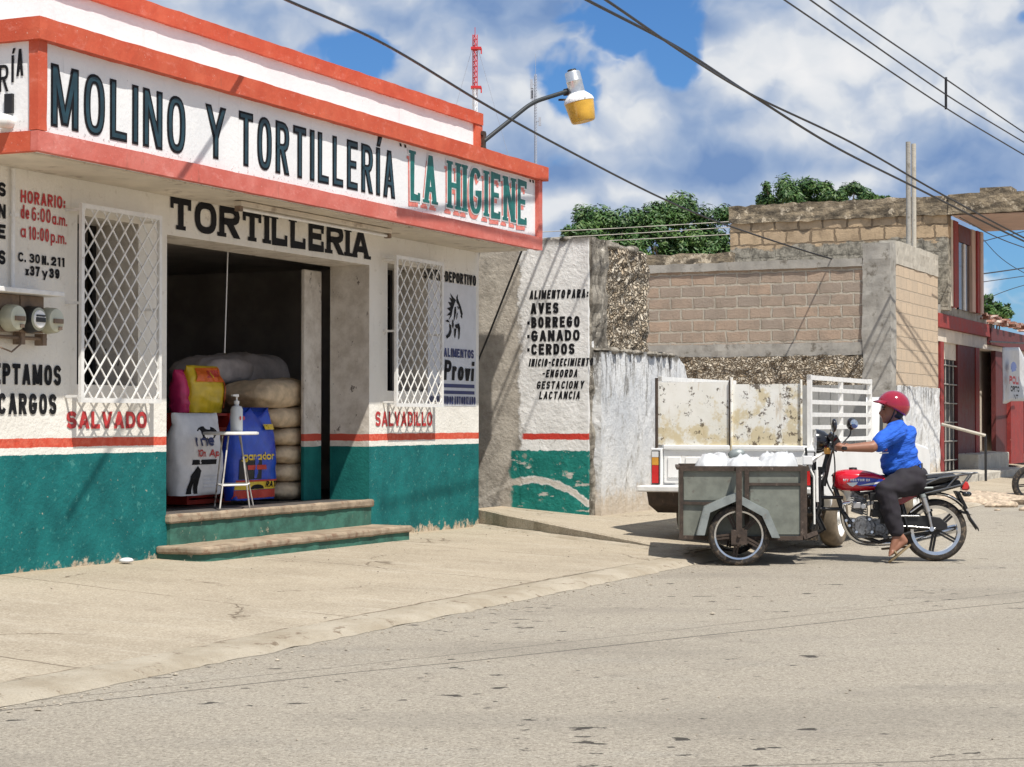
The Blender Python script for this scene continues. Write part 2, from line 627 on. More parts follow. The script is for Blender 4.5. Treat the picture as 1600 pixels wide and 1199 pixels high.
simple('trousers', (.016, .013, .018), .9, var=.25, scale=12)
simple('sandal', (.20, .145, .075), .75, var=.2)
simple('helmet_red', (.27, .007, .024), .12, var=.06, coat=.9)
simple('hair', (.012, .010, .009), .6)
simple('red_paint_old', (.25, .026, .022), .7, var=.2, scale=6, bump=.25, dirt=(.44, .18, .14), dirtlim=(.62, .72))
simple('red_dark', (.105, .017, .017), .65, var=.2, scale=6, bump=.2, dirt=(.30, .10, .085), dirtlim=(.66, .74))
simple('cream_wall', (.62, .55, .46), .85, var=.12, scale=3, bump=.4, dirt=(.42, .34, .26), dirtlim=(.58, .72), bscale=30)
simple('pink_soffit', (.50, .36, .30), .85, var=.1, scale=3)
simple('board_grey', (.27, .265, .25), .8, var=.15, scale=6, dirt=(.28, .26, .24), dirtlim=(.55, .7))
simple('dark_chrome', (.22, .22, .22), .22, .9, var=.1)
simple('stool_metal', (.40, .38, .35), .5, .2, var=.35, scale=6, dirt=(.12, .08, .06), dirtlim=(.56, .66))
simple('mast_red', (.50, .02, .025), .5)
simple('mast_white', (.75, .75, .76), .5)
simple('mast_grey', (.33, .36, .42), .6)
simple('trunk', (.10, .075, .05), .95, var=.3, bump=.5)
simple('debris', (.42, .33, .24), .9, var=.4, scale=14, bump=.4)
simple('grit', (.34, .295, .23), .9, var=.4, scale=30)
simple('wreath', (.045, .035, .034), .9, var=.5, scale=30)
simple('clear_plastic', (.62, .64, .64), .25, var=.05, coat=.3)


@mat('pavement')
def _(g):
    o = g.obj()
    x, y, z = g.sep(o)
    a = g.noise(o, .9, 7, .6)
    b = g.noise(g.scale(o, (3.2, .6, 1.)), 1.3, 7, .65)
    c = g.mix(g.ss(a, .3, .7), (.40, .345, .262), (.325, .277, .208))
    c = g.mix(g.m('MULTIPLY', g.ss(b, .48, .72), .65), c, (.455, .405, .325))
    c = g.mix(g.m('MULTIPLY', g.ss(g.noise(g.vm('ADD', o, (5., 2., 0.)), 2.3, 8, .7), .56, .72), .55), c, (.235, .19, .14))
    c = g.mix(g.ss(g.noise(o, 130, 3, .6), .4, .75, 0, .4), c, (.26, .21, .15))
    cell = g.sep(g.vor(o, 85, 'F1', 'Color'))[0]
    c = g.mix(g.ss(cell, .7, .95, 0, .45), c, (.20, .165, .12))
    c = g.mix(g.ss(cell, .3, .05, 0, .35), c, (.56, .50, .40))
    # sand blown towards the wall foot
    c = g.mix(g.m('MULTIPLY', g.ss(g.m('ADD', y, g.m('MULTIPLY', a, .6)), .0, .45), .55), c, (.42, .315, .205))

    def line(v, at, w, wob=.03):
        dd = g.m('ABSOLUTE', g.m('SUBTRACT', g.m('ADD', v, g.m('MULTIPLY', g.m('SUBTRACT', g.noise(o, 2.2, 5, .65), .5), wob)), at))
        return g.ss(dd, w * .5, w * 1.6, 1., 0.)
    brk = g.ss(g.noise(g.vm('ADD', o, (1., 8., 2.)), 1.7, 4, .6), .42, .55)
    ln = g.m('MULTIPLY', line(y, -3.22, .010, .10), brk)
    for at in (-8.1, -5.2, -2.9, -10.9):
        ln = g.m('MAXIMUM', ln, g.m('MULTIPLY', line(g.m('ADD', x, g.m('MULTIPLY', y, -.15)), at, .008, .08), g.ss(g.noise(g.vm('ADD', o, (at, 3., 2.)), 1.5, 4, .6), .40, .52)))
    crack = g.vor(g.vm('ADD', o, g.scale(g.comb(g.noise(o, 3, 4, .6), g.noise(g.vm('ADD', o, (9., 9., 9.)), 3, 4, .6), 0), (.5, .5, 0.))), .55, 'DISTANCE_TO_EDGE')
    ln = g.m('MAXIMUM', ln, g.m('MULTIPLY', g.ss(crack, .002, .006, 1., 0.), g.ss(a, .50, .58)))
    c = g.mix(g.m('MULTIPLY', ln, .8), c, (.12, .09, .06))
    sp = g.ss(g.noise(g.vm('ADD', o, (2., 7., 3.)), 9, 5, .7), .66, .70)
    c = g.mix(g.m('MULTIPLY', sp, .5), c, (.16, .12, .085))
    hb = g.m('SUBTRACT', g.m('ADD', g.noise(o, 70, 5, .65), g.m('MULTIPLY', g.noise(o, 9, 4, .55), 1.2)), g.m('MULTIPLY', ln, 2.))
    g.out(c, .9, g.bump(hb, .5, .012), spec=.2)


@mat('kerb')
def _(g):
    o = g.obj()
    c = g.mix(g.ss(g.noise(o, 2, 8, .65), .35, .68), (.475, .42, .33), (.36, .305, .225))
    c = g.mix(g.ss(g.noise(o, 9, 7, .7), .57, .66), c, (.22, .17, .12))
    c = g.mix(g.ss(g.noise(o, 120, 3, .6), .45, .75, 0, .4), c, (.24, .19, .14))
    g.out(c, .9, g.bump(g.noise(o, 26, 8, .7), .9, .03), spec=.2)


@mat('asphalt')
def _(g):
    o = g.obj()
    x, y, z = g.sep(o)
    big = g.noise(o, .35, 6, .6)
    c = g.mix(g.ss(big, .3, .7), (.40, .355, .285), (.345, .303, .242))
    st = g.noise(g.scale(o, (1., 2.6, 1.)), .8, 7, .65)
    c = g.mix(g.m('MULTIPLY', g.ss(st, .5, .75), .55), c, (.40, .37, .315))
    # aggregate
    v1 = g.noise(o, 95, 3, .65)
    v2 = g.noise(g.vm('ADD', o, (3., 3., 3.)), 240, 2, .6)
    c = g.mix(g.ss(v1, .42, .66, 0., .6), c, (.20, .175, .14))
    c = g.mix(g.ss(v2, .50, .68, 0., .7), c, (.60, .55, .46))
    cell = g.sep(g.vor(o, 88, 'F1', 'Color'))[0]
    c = g.mix(g.ss(cell, .74, .97, 0, .52), c, (.15, .128, .10))
    c = g.mix(g.ss(cell, .28, .05, 0, .45), c, (.60, .535, .43))
    track = g.ss(g.noise(g.scale(g.vm('ADD', o, (0., 4., 0.)), (.35, .9, 1.)), .7, 5, .6), .50, .66)
    c = g.mix(g.m('MULTIPLY', track, .35), c, (.215, .195, .165))
    # tar spots, denser along the wheel track
    tr = g.ss(g.noise(g.vm('ADD', o, (1., 5., 0.)), .45, 4, .6), .40, .62, .0, .085)
    sp = g.noise(g.scale(o, (1.7, 2.6, 1.)), 3.1, 4, .55)
    spot = g.ss(g.m('ADD', sp, tr), .712, .727)
    c = g.mix(g.m('MULTIPLY', spot, .9), c, (.045, .04, .035))
    soft = g.ss(g.noise(g.vm('ADD', o, (8., 1., 4.)), 1.6, 5, .6), .62, .74)
    c = g.mix(g.m('MULTIPLY', soft, .45), c, (.20, .18, .15))

    # long thin seams across the road (world x, y)
    def seam(p, q, w, amp):
        ax, ay = p
        dx, dy = q[0] - p[0], q[1] - p[1]
        L = math.hypot(dx, dy)
        nx, ny = -dy / L, dx / L
        dist = g.m('ADD', g.m('MULTIPLY', x, nx), g.m('MULTIPLY', y, ny))
        dist = g.m('SUBTRACT', dist, ax * nx + ay * ny)
        dist = g.m('ADD', dist, g.m('MULTIPLY', g.m('SUBTRACT', g.noise(o, .6, 5, .5), .5), amp))
        return g.ss(g.m('ABSOLUTE', dist), w * .55, w * 1.4, 1., 0.)
    ln = seam((-2.22, 8.69), (3.68, 13.81), .010, .16)
    ln = g.m('MAXIMUM', ln, g.m('MULTIPLY', seam((-1.02, 10.05), (4.2, 14.9), .008, .16), .65))
    ln = g.m('MAXIMUM', ln, g.m('MULTIPLY', seam((0., 7.10), (1.97, 7.42), .010, .08), .7))
    c = g.mix(g.m('MULTIPLY', ln, .85), c, (.075, .066, .055))
    hb = g.m('ADD', g.m('MULTIPLY', v1, .8), v2)
    g.out(c, .92, g.bump(hb, .85, .010), spec=.2)


simple('dirt', (.40, .31, .22), .95, var=.25, scale=1.2, bump=.5, bscale=20)


@mat('side_plaster')
def _(g):
    """old plaster end wall, partly painted white over teal"""
    o = g.obj()
    x, y, z = g.sep(o)
    v = g.m('MULTIPLY', y, -1.)
    rag = g.m('MULTIPLY', g.m('SUBTRACT', g.noise(o, 4, 8, .68), .5), .30)
    rag2 = g.m('MULTIPLY', g.m('SUBTRACT', g.noise(g.vm('ADD', o, (3., 1., 7.)), 7, 8, .7), .5), .10)
    grey = g.mix(g.ss(g.noise(o, 5, 8, .68), .35, .68), (.47, .43, .37), (.31, .28, .24))
    white = g.mix(g.ss(g.noise(o, 2.5, 7, .62), .35, .72), (.76, .75, .73), (.60, .59, .57))
    streak = g.ss(g.noise(g.scale(o, (5., 5., .8)), 2.6, 7, .7), .56, .72)
    white = g.mix(g.m('MULTIPLY', streak, .5), white, (.40, .38, .35))
    white = g.mix(g.m('MULTIPLY', g.ss(g.noise(o, 12, 8, .7), .62, .68), .7), white, (.34, .31, .27))
    teal = g.mix(g.ss(g.noise(o, 6, 7, .68), .35, .7), (.010, .14, .12), (.020, .215, .18))
    teal = g.mix(g.ss(g.noise(g.vm('ADD', o, (1., 2., 3.)), 11, 7, .7), .59, .64), teal, (.22, .27, .23))
    teal = g.mix(g.ss(g.noise(g.scale(g.vm('ADD', o, (5., 2., 3.)), (1., 1., 3.5)), 3, 7, .65), .60, .63), teal, (.46, .44, .40))
    edge = g.ss(g.m('ADD', v, rag), .16, .20)
    c = g.mix(edge, grey, white)
    zt = g.m('ADD', z, rag2)
    tm = g.m('MULTIPLY', g.ss(zt, .955, .965, 1., 0.), g.ss(g.m('ADD', v, g.m('MULTIPLY', rag, .7)), .06, .10))
    # two bites where the render broke away
    arc = g.m('ABSOLUTE', g.m('SUBTRACT', g.m('ADD', zt, g.m('MULTIPLY', g.m('POWER', g.m('SUBTRACT', v, .35), 2.), .55)), .62))
    tm = g.m('MULTIPLY', tm, g.ss(arc, .035, .05))
    c = g.mix(tm, c, teal)
    c = g.mix(g.m('MULTIPLY', g.ss(arc, .02, .04, 1., 0.), .8), c, (.50, .46, .40))
    zs = g.m('ADD', z, g.m('MULTIPLY', rag2, .35))
    rm = g.m('MULTIPLY', g.m('MULTIPLY', g.ss(zs, 1.075, 1.085), g.ss(zs, 1.145, 1.155, 1., 0.)), g.ss(g.m('ADD', v, rag2), .20, .24))
    c = g.mix(rm, c, (.52, .05, .035))
    topd = g.ss(g.m('ADD', z, rag2), 3.26, 3.36)
    c = g.mix(g.m('MULTIPLY', topd, .8), c, (.12, .105, .09))
    hb = g.m('ADD', g.noise(o, 24, 7, .65), g.m('MULTIPLY', g.noise(o, 3.5, 6, .6), 2.))
    hb = g.m('ADD', hb, g.m('MULTIPLY', edge, .6))
    g.out(c, .88, g.bump(hb, .5, .022), spec=.2)


@mat('rubble')
def _(g):
    o = g.obj()
    w = g.vm('ADD', o, g.scale(g.comb(g.noise(o, 9, 3, .5), g.noise(g.vm('ADD', o, (4., 4., 4.)), 9, 3, .5), g.noise(g.vm('ADD', o, (8., 8., 8.)), 9, 3, .5)), (.20, .20, .20)))
    ws = g.scale(w, (1., 1., 1.35))
    e = g.vor(ws, 13.5, 'DISTANCE_TO_EDGE')
    idc = g.vor(ws, 13.5, 'F1', 'Color')
    r = g.sep(idc)[0]
    c = g.mix(r, (.46, .37, .26), (.76, .69, .57))
    c = g.mix(g.ss(g.noise(o, 30, 6, .65), .5, .7, 0, .5), c, (.36, .24, .14))
    c = g.mix(g.ss(g.noise(o, 4, 6, .65), .48, .62, 0, .6), c, (.50, .43, .33))
    gap = g.ss(e, .02, .11)
    c = g.mix(gap, (.12, .088, .058), c)
    hb = g.m('ADD', g.ss(e, .0, .28), g.m('MULTIPLY', g.noise(o, 40, 5, .6), .25))
    g.out(c, .92, g.bump(hb, 1., .10), spec=.2)


@mat('black_stain')
def _(g):
    o = g.obj()
    c = g.mix(g.ss(g.noise(g.scale(o, (3., 3., .9)), 3, 8, .68), .36, .66), (.10, .088, .072), (.36, .33, .28))
    c = g.mix(g.ss(g.noise(o, 9, 7, .7), .60, .66), c, (.50, .46, .40))
    g.out(c, .92, g.bump(g.noise(o, 16, 8, .7), .9, .04), spec=.2)


@mat('peeling_white')
def _(g):
    """lime wash, blotched and streaked by rain"""
    o = g.obj()
    x, y, z = g.sep(o)
    w = g.mix(g.ss(g.noise(o, 2, 6, .6), .35, .7), (.71, .71, .70), (.55, .565, .58))
    blot = g.noise(g.scale(g.vm('ADD', o, (3., 5., 1.)), (1., 1., .55)), 5.5, 9, .72)
    w = g.mix(g.m('MULTIPLY', g.ss(blot, .50, .62), .75), w, (.42, .41, .385))
    w = g.mix(g.m('MULTIPLY', g.ss(blot, .60, .66), .7), w, (.22, .20, .175))
    dv = g.scale(g.vm('ADD', o, g.scale(g.comb(g.noise(o, 2, 5, .6), g.noise(g.vm('ADD', o, (5., 5., 5.)), 2, 5, .6), 0), (.25, .25, 0.))), (9., 9., .55))
    drip = g.noise(dv, 1.5, 8, .75)
    band = g.ss(g.m('ADD', z, g.m('MULTIPLY', g.m('SUBTRACT', g.noise(o, 3, 5, .6), .5), 1.3)), 1.35, 2.05)
    w = g.mix(g.m('MULTIPLY', g.m('MULTIPLY', band, g.ss(drip, .50, .58)), .9), w, (.07, .063, .055))
    cap = g.ss(g.m('ADD', z, g.m('MULTIPLY', g.m('SUBTRACT', blot, .5), .35)), 2.03, 2.10)
    w = g.mix(g.m('MULTIPLY', cap, .85), w, (.09, .08, .065))
    base = g.ss(g.m('ADD', z, g.m('MULTIPLY', g.m('SUBTRACT', g.noise(o, 6, 8, .7), .5), .9)), .30, .62, 1., 0.)
    w = g.mix(g.m('MULTIPLY', base, .7), w, (.50, .40, .28))
    g.out(w, .9, g.bump(g.m('ADD', g.noise(o, 22, 8, .7), g.noise(o, 4, 5, .6)), .6, .025), spec=.2)


def blockmat(name, axis, c1, c2, mort, bw, bh, mort_w=.012, stain=(.3, .26, .2), stain_amt=.35, shift=(0, 0, 0), patch=None, wobble=.045):
    @mat(name)
    def _(g):
        o = g.obj()
        x, y, z = g.sep(g.vm('ADD', o, shift))
        h = x if axis == 'x' else y
        wob = g.m('MULTIPLY', g.m('SUBTRACT', g.noise(o, 6, 5, .6), .5), wobble)
        vec = g.comb(g.m('ADD', h, wob), g.m('ADD', z, wob), 0)
        nd = g.n('ShaderNodeTexBrick', offset=.5)
        g.put(nd.inputs['Vector'], vec)
        g.put(nd.inputs['Color1'], c1)
        g.put(nd.inputs['Color2'], c2)
        g.put(nd.inputs['Mortar'], mort)
        nd.inputs['Scale'].default_value = 1
        nd.inputs['Mortar Size'].default_value = mort_w
        nd.inputs['Mortar Smooth'].default_value = .4
        nd.inputs['Bias'].default_value = 0
        nd.inputs['Brick Width'].default_value = bw
        nd.inputs['Row Height'].default_value = bh
        c = nd.outputs['Color']
        c = g.mix(g.m('MULTIPLY', g.ss(g.noise(o, 3, 8, .68), .42, .70), stain_amt), c, stain)
        c = g.mix(g.ss(g.noise(o, 22, 7, .7), .5, .75, 0, .5), c, tuple(k * .55 for k in c1))
        if patch is not None:
            pm = g.ss(g.m('ADD', g.noise(g.scale(o, (1., 1., 2.)), 1.3, 8, .68), g.ss(z, patch[0], patch[1], .22, -.22)), .52, .57)
            c = g.mix(pm, c, g.mix(g.ss(g.noise(o, 7, 8, .7), .4, .62), patch[2], tuple(k * .4 for k in patch[2])))
        hb = g.m('ADD', g.m('MULTIPLY', nd.outputs['Fac'], -1.2), g.m('MULTIPLY', g.noise(o, 34, 6, .65), .8))
        g.out(c, .92, g.bump(hb, .8, .025), spec=.2)


blockmat('block_brown', 'y', (.43, .32, .24), (.32, .27, .225), (.45, .41, .34), .43, .209, .022, stain=(.25, .21, .17), stain_amt=.6, wobble=.075)
blockmat('block_tan', 'x', (.60, .475, .345), (.54, .435, .325), (.44, .365, .28), .43, .215, .012, stain=(.46, .385, .30), stain_amt=.4)
blockmat('block_old', 'y', (.54, .40, .255), (.46, .345, .23), (.22, .165, .11), .50, .27, .024, stain=(.27, .20, .13), stain_amt=.85, wobble=.11,
         patch=(4.62, 5.12, (.36, .33, .27)))


@mat('old_cornice')
def _(g):
    o = g.obj()
    c = g.mix(g.ss(g.noise(g.scale(o, (1., 1., 3.)), 3, 8, .7), .36, .64), (.36, .29, .20), (.11, .092, .07))
    c = g.mix(g.ss(g.noise(g.vm('ADD', o, (3., 3., 0.)), 5, 8, .7), .56, .62), c, (.52, .44, .33))
    g.out(c, .92, g.bump(g.noise(o, 12, 8, .7), 1., .06), spec=.2)


@mat('rusty_white')
def _(g):
    o = g.obj()
    x, y, z = g.sep(o)
    n = g.noise(o, 7, 9, .72)
    w = g.mix(g.ss(g.noise(o, 2.5, 6, .6), .3, .7), (.84, .83, .78), (.74, .72, .64))
    side = g.ss(g.m('MULTIPLY', y, -1.), -.15, .35)
    yel = g.ss(g.m('ADD', g.noise(g.vm('ADD', o, (2., 3., 1.)), 4.5, 8, .70), g.m('ADD', g.ss(z, 1.05, 1.6, .07, -.09), g.m('MULTIPLY', side, .06))), .50, .62)
    w = g.mix(g.m('MULTIPLY', yel, .75), w, (.58, .47, .25))
    drip = g.ss(g.noise(g.scale(g.vm('ADD', o, (4., 4., 4.)), (9., 9., 1.3)), 1.6, 7, .7), .55, .68)
    w = g.mix(g.m('MULTIPLY', drip, .5), w, (.44, .32, .17))
    bl = g.ss(g.m('ADD', g.noise(g.vm('ADD', o, (9., 1., 4.)), 10, 9, .76), g.m('MULTIPLY', side, .035)), .582, .612)
    w = g.mix(g.m('MULTIPLY', bl, .9), w, (.085, .06, .04))
    g.out(w, .6, g.bump(n, .3, .01), spec=.3)


@mat('foliage')
def _(g):
    o = g.obj()
    n = g.noise(o, 1.1, 4, .6)
    c = g.ramp(n, [(.3, (.014, .048, .012)), (.5, (.036, .095, .020)), (.7, (.095, .175, .040))])
    c = g.mix(g.ss(g.noise(o, 11, 2, .5), .5, .66, 0, .65), c, (.14, .20, .05))
    g.out(c, .5, spec=.4)


@mat('roof_tile')
def _(g):
    o = g.obj()
    n = g.noise(o, 6, 8, .7)
    c = g.ramp(n, [(.35, (.10, .06, .045)), (.5, (.30, .12, .08)), (.62, (.55, .50, .43))])
    g.out(c, .9, g.bump(n, .8, .05))


# ---------------------------------------------------------------- sign painter's letters (strokes)
def _arc(cx, cy, rx, ry, a0, a1, n=10, p=1.):
    o = []
    for i in range(n + 1):
        a = R(a0 + (a1 - a0) * i / n)
        c, s_ = math.cos(a), math.sin(a)
        o.append((cx + rx * math.copysign(abs(c) ** p, c), cy + ry * math.copysign(abs(s_) ** p, s_)))
    return o


def _P(*pts):
    return ('p', list(pts), False)


def _D(x0, y0, x1, y1):
    return ('d', x0, y0, x1, y1)


_oval = [('p', _arc(.5, .5, .5, .5, 90, 450, 28, .78)[:-1], True)]
_bowl = _P((0, 0), (0, 1), (.5, 1), *_arc(.5, .75, .5, .25, 90, -90, 8, .85), (0, .5))
GL = {
    'A': (.95, [_D(.5, 1, 0, 0), _D(.5, 1, 1, 0), _P((.24, .27), (.76, .27))]),
    'B': (.8, [_P((0, .5), (0, 1), (.45, 1), *_arc(.45, .76, .48, .24, 90, -90, 8), (0, .52)), _P((0, .52), (0, 0), (.5, 0), *_arc(.5, .26, .5, .26, -90, 90, 8))]),
    'C': (.85, [('p', _arc(.5, .5, .5, .5, 48, 312, 22, .8), False)]),
    'D': (.85, [('p', [(0, 0), (0, 1), (.4, 1)] + _arc(.4, .5, .6, .5, 90, -90, 14, .85) + [(0, 0)], False)]),
    'E': (.75, [_P((1, 1), (0, 1), (0, 0), (1, 0)), _P((0, .52), (.8, .52))]),
    'G': (.9, [('p', _arc(.5, .5, .5, .5, 48, 340, 24, .8) + [(1, .45), (.6, .45)], False)]),
    'H': (.85, [_P((0, 1), (0, 0)), _P((1, 1), (1, 0)), _P((0, .5), (1, .5))]),
    'I': (0., [_P((0, 1), (0, 0))]),
    'L': (.7, [_P((0, 1), (0, 0), (1, 0))]),
    'M': (1.2, [_P((0, 0), (0, 1)), _P((1, 1), (1, 0)), _D(.02, 1, .5, .05), _D(.98, 1, .5, .05)]),
    'N': (.9, [_P((0, 0), (0, 1)), _P((1, 1), (1, 0)), _D(.02, 1, .98, 0)]),
    'O': (.88, _oval),
    'P': (.8, [_bowl]),
    'R': (.85, [_bowl, _D(.45, .5, 1, 0)]),
    'S': (.8, [('p', _arc(.5, .75, .5, .25, 35, 250, 12, .9) + _arc(.5, .25, .5, .25, 90, -145, 12, .9)[1:], False)]),
    'T': (.85, [_P((0, 1), (1, 1)), _P((.5, 1), (.5, 0))]),
    'U': (.85, [('p', [(0, 1), (0, .35)] + _arc(.5, .35, .5, .35, 180, 360, 10, .85) + [(1, 1)], False)]),
    'V': (.9, [_D(0, 1, .5, 0), _D(1, 1, .5, 0)]),
    'X': (.85, [_D(0, 1, 1, 0), _D(1, 1, 0, 0)]),
    'Y': (.9, [_D(0, 1, .5, .42), _D(1, 1, .5, .42), _P((.5, .45), (.5, 0))]),
    'Z': (.8, [_P((0, 1), (1, 1)), _P((0, 0), (1, 0)), _D(.9, 1, .1, 0)]),
    '0': (.72, _oval),
    '1': (.25, [_P((1, 1), (1, 0)), _D(.9, 1, 0, .78)]),
    '2': (.72, [('p', _arc(.5, .72, .5, .28, 165, -35, 12, .9) + [(0, 0), (1, 0)], False)]),
    '3': (.72, [('p', _arc(.45, .76, .5, .24, 150, -90, 12, .9), False), ('p', _arc(.45, .26, .55, .26, 90, -150, 12, .9), False)]),
    '4': (.75, [_P((.75, 0), (.75, 1)), _D(.75, 1, 0, .3), _P((0, .3), (1, .3))]),
    '6': (.72, [('p', _arc(.5, .3, .5, .3, 90, 450, 18, .9), True), ('p', _arc(.5, .5, .5, .5, 60, 200, 10, .9), False)]),
    '7': (.72, [_P((0, 1), (1, 1)), _D(.92, 1, .3, 0)]),
    '9': (.72, [('p', _arc(.5, .7, .5, .3, 90, 450, 18, .9), True), ('p', _arc(.5, .5, .5, .5, 20, -120, 10, .9), False)]),
    'a': (.62, [('p', _arc(.5, .32, .5, .32, 90, 450, 16, .9), True), _P((1, .64), (1, 0))]),
    'd': (.62, [('p', _arc(.5, .32, .5, .32, 90, 450, 16, .9), True), _P((1, 1), (1, 0))]),
    'e': (.62, [('p', [(0, .34), (1, .34)] + _arc(.5, .32, .5, .32, 10, 310, 16, .9), False)]),
    'g': (.62, [('p', _arc(.5, .32, .5, .32, 90, 450, 16, .9), True), ('p', [(1, .64), (1, -.1)] + _arc(.5, -.1, .5, .22, 0, -160, 8), False)]),
    'i': (0., [_P((0, .56), (0, 0)), _P((0, 1.0), (0, .97))]),
    'm': (1.05, [_P((0, .64), (0, 0)), ('p', _arc(.25, .42, .25, .2, 180, 0, 8) + [(.5, 0)], False), ('p', _arc(.75, .42, .25, .2, 180, 0, 8) + [(1, 0)], False)]),
    'n': (.6, [_P((0, .64), (0, 0)), ('p', _arc(.5, .4, .5, .24, 180, 0, 8) + [(1, 0)], False)]),
    'o': (.62, [('p', _arc(.5, .32, .5, .32, 90, 450, 18, .9), True)]),
    'p': (.62, [('p', _arc(.5, .32, .5, .32, 90, 450, 16, .9), True), _P((0, .64), (0, -.3))]),
    'r': (.4, [_P((0, .64), (0, 0)), ('p', _arc(.6, .36, .6, .28, 180, 60, 6), False)]),
    't': (.4, [_P((.4, .9), (.4, 0)), _P((0, .64), (1, .64))]),
    'v': (.6, [_D(0, .64, .5, 0), _D(1, .64, .5, 0)]),
    'x': (.6, [_D(0, .64, 1, 0), _D(1, .64, 0, 0)]),
    'y': (.6, [_D(0, .64, .55, .05), _D(1, .64, .3, -.3)]),
    '.': (.0, [_P((0, .0), (0, .03))]),
    ':': (.0, [_P((0, .12), (0, .16)), _P((0, .55), (0, .59))]),
    '-': (.4, [_P((0, .48), (1, .48))]),
    '"': (.35, [_D(0, 1, .1, .78), _D(.9, 1, 1, .78)]),
    '*': (.0, [_P((0, .42), (0, .5))]),
    '%': (.7, [_D(.9, 1, .1, 0), _P((.1, .75), (.1, .8)), _P((.9, .2), (.9, .25))]),
}
ACC = {'Í': 'I', 'Á': 'A', 'Ó': 'O', 'Ú': 'U', 'É': 'E'}


